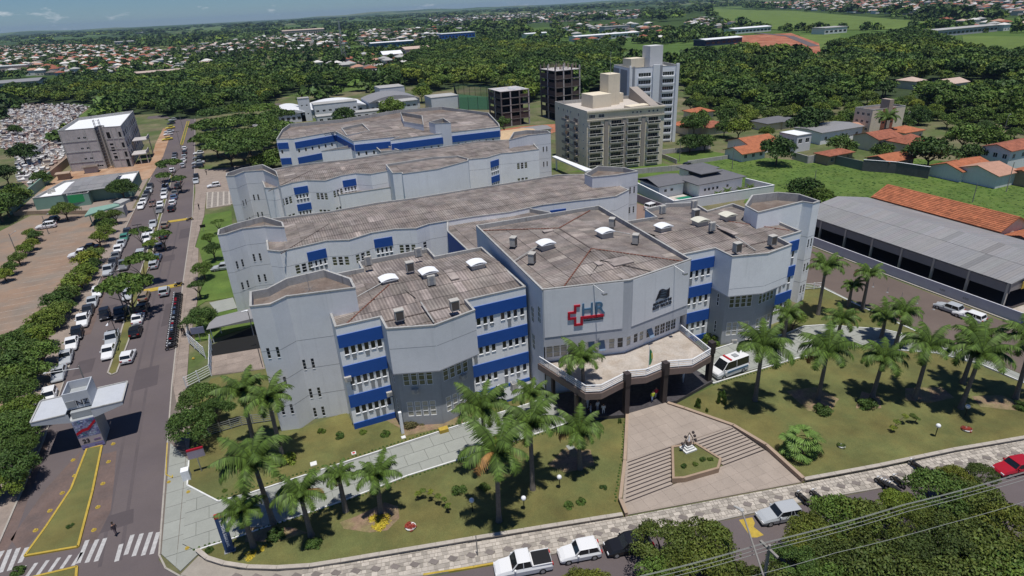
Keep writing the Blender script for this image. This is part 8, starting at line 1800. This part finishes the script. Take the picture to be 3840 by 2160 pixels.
FOREST_=[(a,b,c,0) for a,b,c in FOREST]; FOREST_=[(a,b,0,0) for a,b,c in FOREST]
def wedge(r0,r1,step,seed,f):
    r=random.Random(seed); out=[]
    n=int(.5*1.75*(r1*r1-r0*r0)/step**2)
    for _ in range(n):
        d=math.sqrt(r.uniform(r0*r0,r1*r1)); a=R(-25)+R(100)*r.random(); x=math.sin(a)*d; y=math.cos(a)*d
        if f(x,y): out.append((x,y))
    return out
def base_ok(x,y): return avoid(x,y) and not(-36<x<-12 and y<400) and (y>395 or x>150 or x<-70) and not (x<-60 and y<330 and x>-130) and not (-130<x<-85 and 330<y<520)
VF=[crown('vfar',LEAF,0),crown('vfar',LEAFG,1),crown('vfar',LEAF,2)]
scatter('treeline',wedge(330,1100,15,1,base_ok),VF,(.8,1.7),3.4,11)
scatter('treeline',wedge(1000,3000,38,2,avoid),VF,(1.5,3.6),3.2,12,.7)
scatter('treeline',wedge(3000,7500,95,3,lambda x,y:wood(x*1.7,y*1.2)),VF,(3,7),3.0,13,.35)
sheet('green_pasture',NOT[0],.5,mat('pasture',(.105,.155,.03),.95,.2,.02,1)); sheet('green_pasture',NOT[1],.4,bpy.data.materials['pasture']); sheet('green_pasture',NOT[2],.4,bpy.data.materials['pasture'])
sheet('red_earth_slope',NOT[3],.45,REDD); sheet('rail_field',NOT[4],.4,mat('dry_field',(.15,.15,.07),.95,.2,.03,1))
kerb('rail_track',[(-69.97, 860.61),(21.56, 829.71),(129.69, 834.16)],5,.6,SOIL,0); kerb('far_road',[(208.29, 922.06),(161.52, 675.27),(145.94, 554.93)],7,.5,ASPH)
kerb('far_road',[(599.99, 632.06),(567.73, 549.72),(471.32, 425.66)],8,.6,ASPH)
# ---- houses of the towns
WALLS=[(.55,.50,.44),(.62,.60,.56),(.45,.36,.30),(.66,.66,.65),(.40,.40,.42)]; TW=[mat('house_wall_'+n,c,.9,.06,.5,3) for n,c in zip(('cream','pale','tan','white','grey'),WALLS)]
RC={'red':[TILED,bpy.data.materials['salmon_roof'],TILED,DECK,COPE,bpy.data.materials['house_wall_pale'],bpy.data.materials['pale_pink_roof'],COPE],'white':[COPE,DECK,bpy.data.materials['house_wall_white'],bpy.data.materials['house_wall_pale'],TILED,bpy.data.materials['pale_pink_roof']]}
RN={TILE.name:'orange tile',TILED.name:'dark red tile','salmon_roof':'salmon',DECK.name:'brown-grey','coping_concrete':'pale grey','house_wall_white':'white','house_wall_pale':'off-white','pale_pink_roof':'pale pink'}
HM={}
def hmesh(sx,sy,h,kind,wm,rm):
    k=(sx,sy,h,kind,wm.name,rm.name)
    if k not in HM:
        a=MB(); a.box(-sx/2,-sy/2,0,sx/2,sy/2,h)
        for w_ in (-.27,.2): a.box(sx*w_,-sy/2-.05,1,sx*w_+1.2,-sy/2,2.2,1)
        b=MB()
        if kind=='flat': b.box(-sx/2-.2,-sy/2-.2,h,sx/2+.2,sy/2+.2,h+.4)
        else:
            for p,zf,ax in planes_hip(-sx/2-.6,-sy/2-.6,sx/2+.6,sy/2+.6,h-.05,.38): b.face([(x,y,zf(x,y)) for x,y in (p if area(p)>0 else p[::-1])])
        HM[k]=(a.mesh('wall',[wm,GLASS]),b.mesh('roof',rm),a,b)
    return HM[k]
houses=[]
rh=random.Random(77)
for ti,(where,pl,sty,step,skip) in enumerate(TOWN):
    for x,y in pts_in(pl,step,ti+31,jit=.2):
        if rh.random()<skip+.2 or inside(x,y,NOT[4]): continue
        houses.append((x,y,ti,rh.choice(((9,8),(11,9),(8,12),(13,9))),rh.choice((3.2,3.4,6.2)) if sty=='white' else rh.choice((3.2,3.2,5.8)),'flat' if (sty=='white' and rh.random()<.6) or rh.random()<.08 else 'hip',rh.choice(TW),rh.choice(RC[sty]),rh.choice((0,0,math.pi/2))+rh.uniform(-.05,.05)))
houses.sort(key=lambda h:math.hypot(h[0],h[1]))
HR_=ranked([(q[0],q[1]) for q in houses[:290]],0)
for (x,y,ti,(sx,sy),h,kd,wm,rm,rz),(rk,lm) in zip(houses[:290],HR_):
    me=hmesh(sx,sy,h,kd,wm,rm); lab=f'{"tall" if h>5 else "low"} {wm.name[11:]} house with {"flat" if kd=="flat" else "hipped"} {RN[rm.name]} roof, {rk} closest to {lm}'
    t=thing('town_house',lab,'house',(x,y,0),'houses '+TOWN[ti][0],rz); put('wall',me[0],t); put('roof',me[1],t)
mg=MB(); mats_=[]; 
for x,y,ti,(sx,sy),h,kd,wm,rm,rz in houses[290:]:
    me=hmesh(sx,sy,h,kd,wm,rm); c,s=math.cos(rz),math.sin(rz)
    for src,mm in ((me[2],wm),(me[3],rm)):
        if mm not in mats_: mats_.append(mm)
        b=len(mg.v); mg.v.extend((x+vx*c-vy*s,y+vx*s+vy*c,vz) for vx,vy,vz in src.v)
        for f,mi,tt in zip(src.f,src.m,src.t):
            if mi==1: continue
            mg._f(tuple(i+b for i in f),mats_.index(mm),1.)
mg.obj('distant_houses',mats_,None,kind='stuff')
tp=[]
for ti,(where,pl,sty,step,skip) in enumerate(TOWN): tp+=pts_in(pl,step*1.25,ti+91,jit=.5)
scatter('town_trees',tp,VF,(.6,1.6),3.4,21)
# dark upright trees in front of the estate
pc=pts_in([(-80.28, 1012.94),(-13.79, 934.98),(140.69, 934.59),(185.62, 1195.88),(10.79, 1234.41),(-94.91, 1229.12)],14,5)
scatter('town_trees',pc,VF[:1],(.45,.8),5.5,22,2.2)
# bigger far buildings
def far(label,cx,cy,sx,sy,h,wm,rm,kind='flat',rise=.15,cat='building'):
    t=thing('far_building',label,cat,(cx,cy,0)); m=MB(); m.box(cx-sx/2,cy-sy/2,0,cx+sx/2,cy+sy/2,h); m.obj('wall',wm,t); m=MB()
    if kind=='flat': m.box(cx-sx/2-.4,cy-sy/2-.4,h,cx+sx/2+.4,cy+sy/2+.4,h+.8)
    else:
        for p,zf,ax in planes_gable(cx-sx/2-.8,cy-sy/2-.8,cx+sx/2+.8,cy+sy/2+.8,h,rise,'x'): m.face([(x,y,zf(x,y)) for x,y in (p if area(p)>0 else p[::-1])])
        m.box(cx-sx/2-.8,cy-sy/2-.8,h-.3,cx+sx/2+.8,cy+sy/2+.8,h-.01)
    m.obj('roof',rm,t); m=MB(); F=Fr((cx-sx/2,cy-sy/2),(cx+sx/2,cy-sy/2)); n=max(2,int(sx/6))
    for k in range(n): m=MB(); F.box(m,sx*(k+.2)/n,sx*(k+.8)/n,0,.1,h*.3,h*.6); m.obj('window',GLASS,t)
    return t
def farv(label,x0,x1,y,h,dep,wm,rm,kind='flat',rise=.15):
    a=np.array(x0); b=np.array(x1); far(label,(a[0]+b[0])/2,(a[1]+b[1])/2+dep/2,abs(b[0]-a[0]),dep,h,wm,rm,kind,rise)
far('long brown exhibition hall with columns behind the pale estate',*((np.array((111.42, 1944.44))+np.array((268.91, 1865.8)))/2),110,40,13,TW[2],bpy.data.materials['house_wall_tan'],'gable',.1)
far('long open brown railway shed in the trees',*((np.array((-86.67, 703.29))+np.array((-45.22, 715.96)))/2),46,14,5,DARK,bpy.data.materials['house_wall_tan'],'gable',.15)  # near-black walls stand in for the shade inside the open shed
far('grey-roofed warehouse at the left edge beyond the wood',*(-185.89, 707.15),44,30,6,TW[4],ROOFM,'gable',.1)
far('long white shed with a dark blue base beyond the mast',*(213.26, 943.43),62,16,7,SB,WHITE,'gable',.1)
far('white barrel-roofed store at the crossroads',*(153.62, 686.97),20,18,6,TW[3],WHITE,'gable',.3)
far('tan-roofed warehouse right of the crossroads',*(188.42, 719.19),28,26,8,TW[0],bpy.data.materials['pale_pink_roof'],'gable',.15)
far('blue-walled building with white roofs in the distance',*(355.7, 1072.82),60,24,8,BLUE,WHITE,'flat')
far('pale gabled hall behind the blue-walled building',*(422.66, 1292.86),56,24,9,TW[1],COPE,'gable',.12)
far('long low white warehouse in the middle distance',*(454.03, 752.28),96,18,6,TW[3],WHITE,'gable',.08)
far('white-roofed shed on the edge of the wood',*(429.57, 915.92),36,16,6,TW[3],WHITE,'gable',.1)
far('factory with a ribbed front in the middle distance',*(551.44, 884.32),44,16,9,TW[4],COPE,'flat')
far('dark blue shed with a white roof beside the red earth',*(452.76, 530.12),46,18,6,NAVY,WHITE,'gable',.08)
far('row of white warehouses below the pasture',*(608.59, 658.56),60,18,6,TW[3],WHITE,'gable',.1)
far('white store right of the red earth road',*(623.03, 546.21),34,18,6,TW[3],COPE,'flat')
far('long pale industrial shed at the upper right',*(645.92, 416.66),90,16,6,TW[4],COPE,'gable',.08)
far('cream-topped barn on the far plain',*(-466.81, 4343.59),60,26,9,bpy.data.materials['pale_pink_roof'],WHITE,'gable',.1)
far('grey-and-yellow hall in the left quarter',*(-267.28, 2090.84),46,24,8,TW[4],COPE,'gable',.1)
far('stepped terrace block with red stripes at the left edge',*(-252.59, 963.0),40,16,9,TW[2],TW[3],'flat')
mx_,my_=(101.43, 667.02)
ms=thing('lattice_mast','tall red and grey lattice radio mast beside the estate','mast',(mx_,my_,0)); 
for k in range(12):
    z0,z1=k*3.4,(k+1)*3.4; w0,w1=2.4*(1-k/13),2.4*(1-(k+1)/13); m=MB()
    for sx_ in(-1,1):
        for sy_ in(-1,1): m.tube((mx_+sx_*w0,my_+sy_*w0,z0),(mx_+sx_*w1,my_+sy_*w1,z1),.16,None,4)
        m.tube((mx_-w0,my_+sx_*w0,z0),(mx_+w1,my_+sx_*w1,z1),.1,None,4); m.tube((mx_+w0,my_+sx_*w0,z0),(mx_-w1,my_+sx_*w1,z1),.1,None,4)
    m.obj('mast_section',STEEL,ms)
# ---- cemetery
CE=[(-134.2, 460.7),(-144.56, 535.08),(-107.99, 502.3),(-90.39, 476.01),(-87.62, 378.58),(-68.99, 292.79),(-68.33, 237.41),(-75.75, 255.5),(-88.87, 306.91),(-103.48, 341.66)]
sheet('cemetery_ground',CE,.07,mat('cemetery_soil',(.26,.19,.15),.95,.2,.2,2))
TC=[mat('tomb_'+n,c,.8,.08,.8,3) for n,c in zip(('white','grey','pink','cream','dark'),((.68,.67,.65),(.42,.41,.40),(.42,.30,.26),(.55,.48,.40),(.12,.10,.10)))]
TMB={}
def tomb_parts(v,ci):
    if (v,ci) not in TMB:
        a=MB(); b=MB(); h=(.45,.7,.9,2.0)[v]; a.box(-.55,-1.05,0,.55,1.05,h*.75); b.box(-.62,-1.12,h*.75,.62,1.12,h*.75+.12)
        if v==3: b.prism([(-.7,-1.15),(.7,-1.15),(.7,1.15),(-.7,1.15)],h*.75+.12,h*.75+.3)
        else: b.box(-.4,.85,h*.75+.12,.4,1.0,h*.75+.75); b.box(-.05,.9,h*.75+.75,.05,.98,h*.75+1.2)
        TMB[(v,ci)]=(a.mesh('base',TC[ci]),b.mesh('slab',TC[ci if ci!=4 else 1]),a,b)
    return TMB[(v,ci)]
rt_=random.Random(9); tl=[]
y=min(p[1] for p in CE)
while y<max(p[1] for p in CE):
    x=min(p[0] for p in CE)
    while x<max(p[0] for p in CE):
        if inside(x,y,CE) and rt_.random()<.86: tl.append((x+rt_.uniform(-.3,.3),y+rt_.uniform(-.3,.3),rt_.choice((0,0,1,1,2,2,3)),rt_.choice((0,0,0,1,1,2,3,3,4)),rt_.choice((0,0,0,math.pi/2))+rt_.uniform(-.06,.06)))
        x+=1.9
    y+=3.1
tl.sort(key=lambda t:math.hypot(t[0],t[1]))
TN=('white','grey','pinkish','cream','dark'); VN=('low flat','knee-high','raised','chapel-like')
TR_=ranked([(q[0],q[1]) for q in tl[:280]],0)
for k_,(x,y,v,ci,rz) in enumerate(tl[:280]):
    me=tomb_parts(v,ci); t=thing('tomb',f'{VN[v]} {TN[ci]} tomb{" laid crosswise" if abs(rz)>1 else ""}, {TR_[k_][0]} closest to {TR_[k_][1]}','tomb',(x,y,.07),'tombs in the cemetery',rz); put('base',me[0],t); put('slab',me[1],t)
mg=MB()
for x,y,v,ci,rz in tl[280:]:
    me=tomb_parts(v,ci); c,s=math.cos(rz),math.sin(rz)
    for src in me[2:]:
        b=len(mg.v); mg.v.extend((x+vx*c-vy*s,y+vx*s+vy*c,vz+.07) for vx,vy,vz in src.v)
        for f in src.f: mg._f(tuple(i+b for i in f),ci,1.)
mg.obj('distant_tombs',TC,None,kind='stuff')
house('cemetery_chapel','blue-grey gabled chapel roof among the tombs',*hc((-84.47, 300.92),(-80.49, 298.05),(-85.23, 312.02)),2.6,WALL,ROOFM,'gy',.3,cat='chapel')
# rough growth on the overgrown field
scatter('undergrowth',pts_in([(116,118),(112,134),(120,150),(133,151),(152,128),(175,118),(190,86),(178,62),(140,64),(118,82),(106,92),(108,110)],1.15,61),[crown('bush',LEAFF,0),crown('bush',LEAFF,1),crown('bush',LEAFF,2)],(.12,.38),.05,31,.4)
# ---- air
hz=MB(); hz.box(-11000,-200,-3,15000,14000,118); hm=bpy.data.materials.new('haze'); hm.use_nodes=True; hn=hm.node_tree; hn.nodes.clear(); ho_=hn.nodes.new('ShaderNodeOutputMaterial'); pv=hn.nodes.new('ShaderNodeVolumePrincipled'); pv.inputs['Color'].default_value=(.50,.70,1,1); pv.inputs['Density'].default_value=HAZE; pv.inputs['Anisotropy'].default_value=.2
hn.links.new(pv.outputs[0],ho_.inputs['Volume']); o=hz.obj('haze',hm,None,kind='stuff')
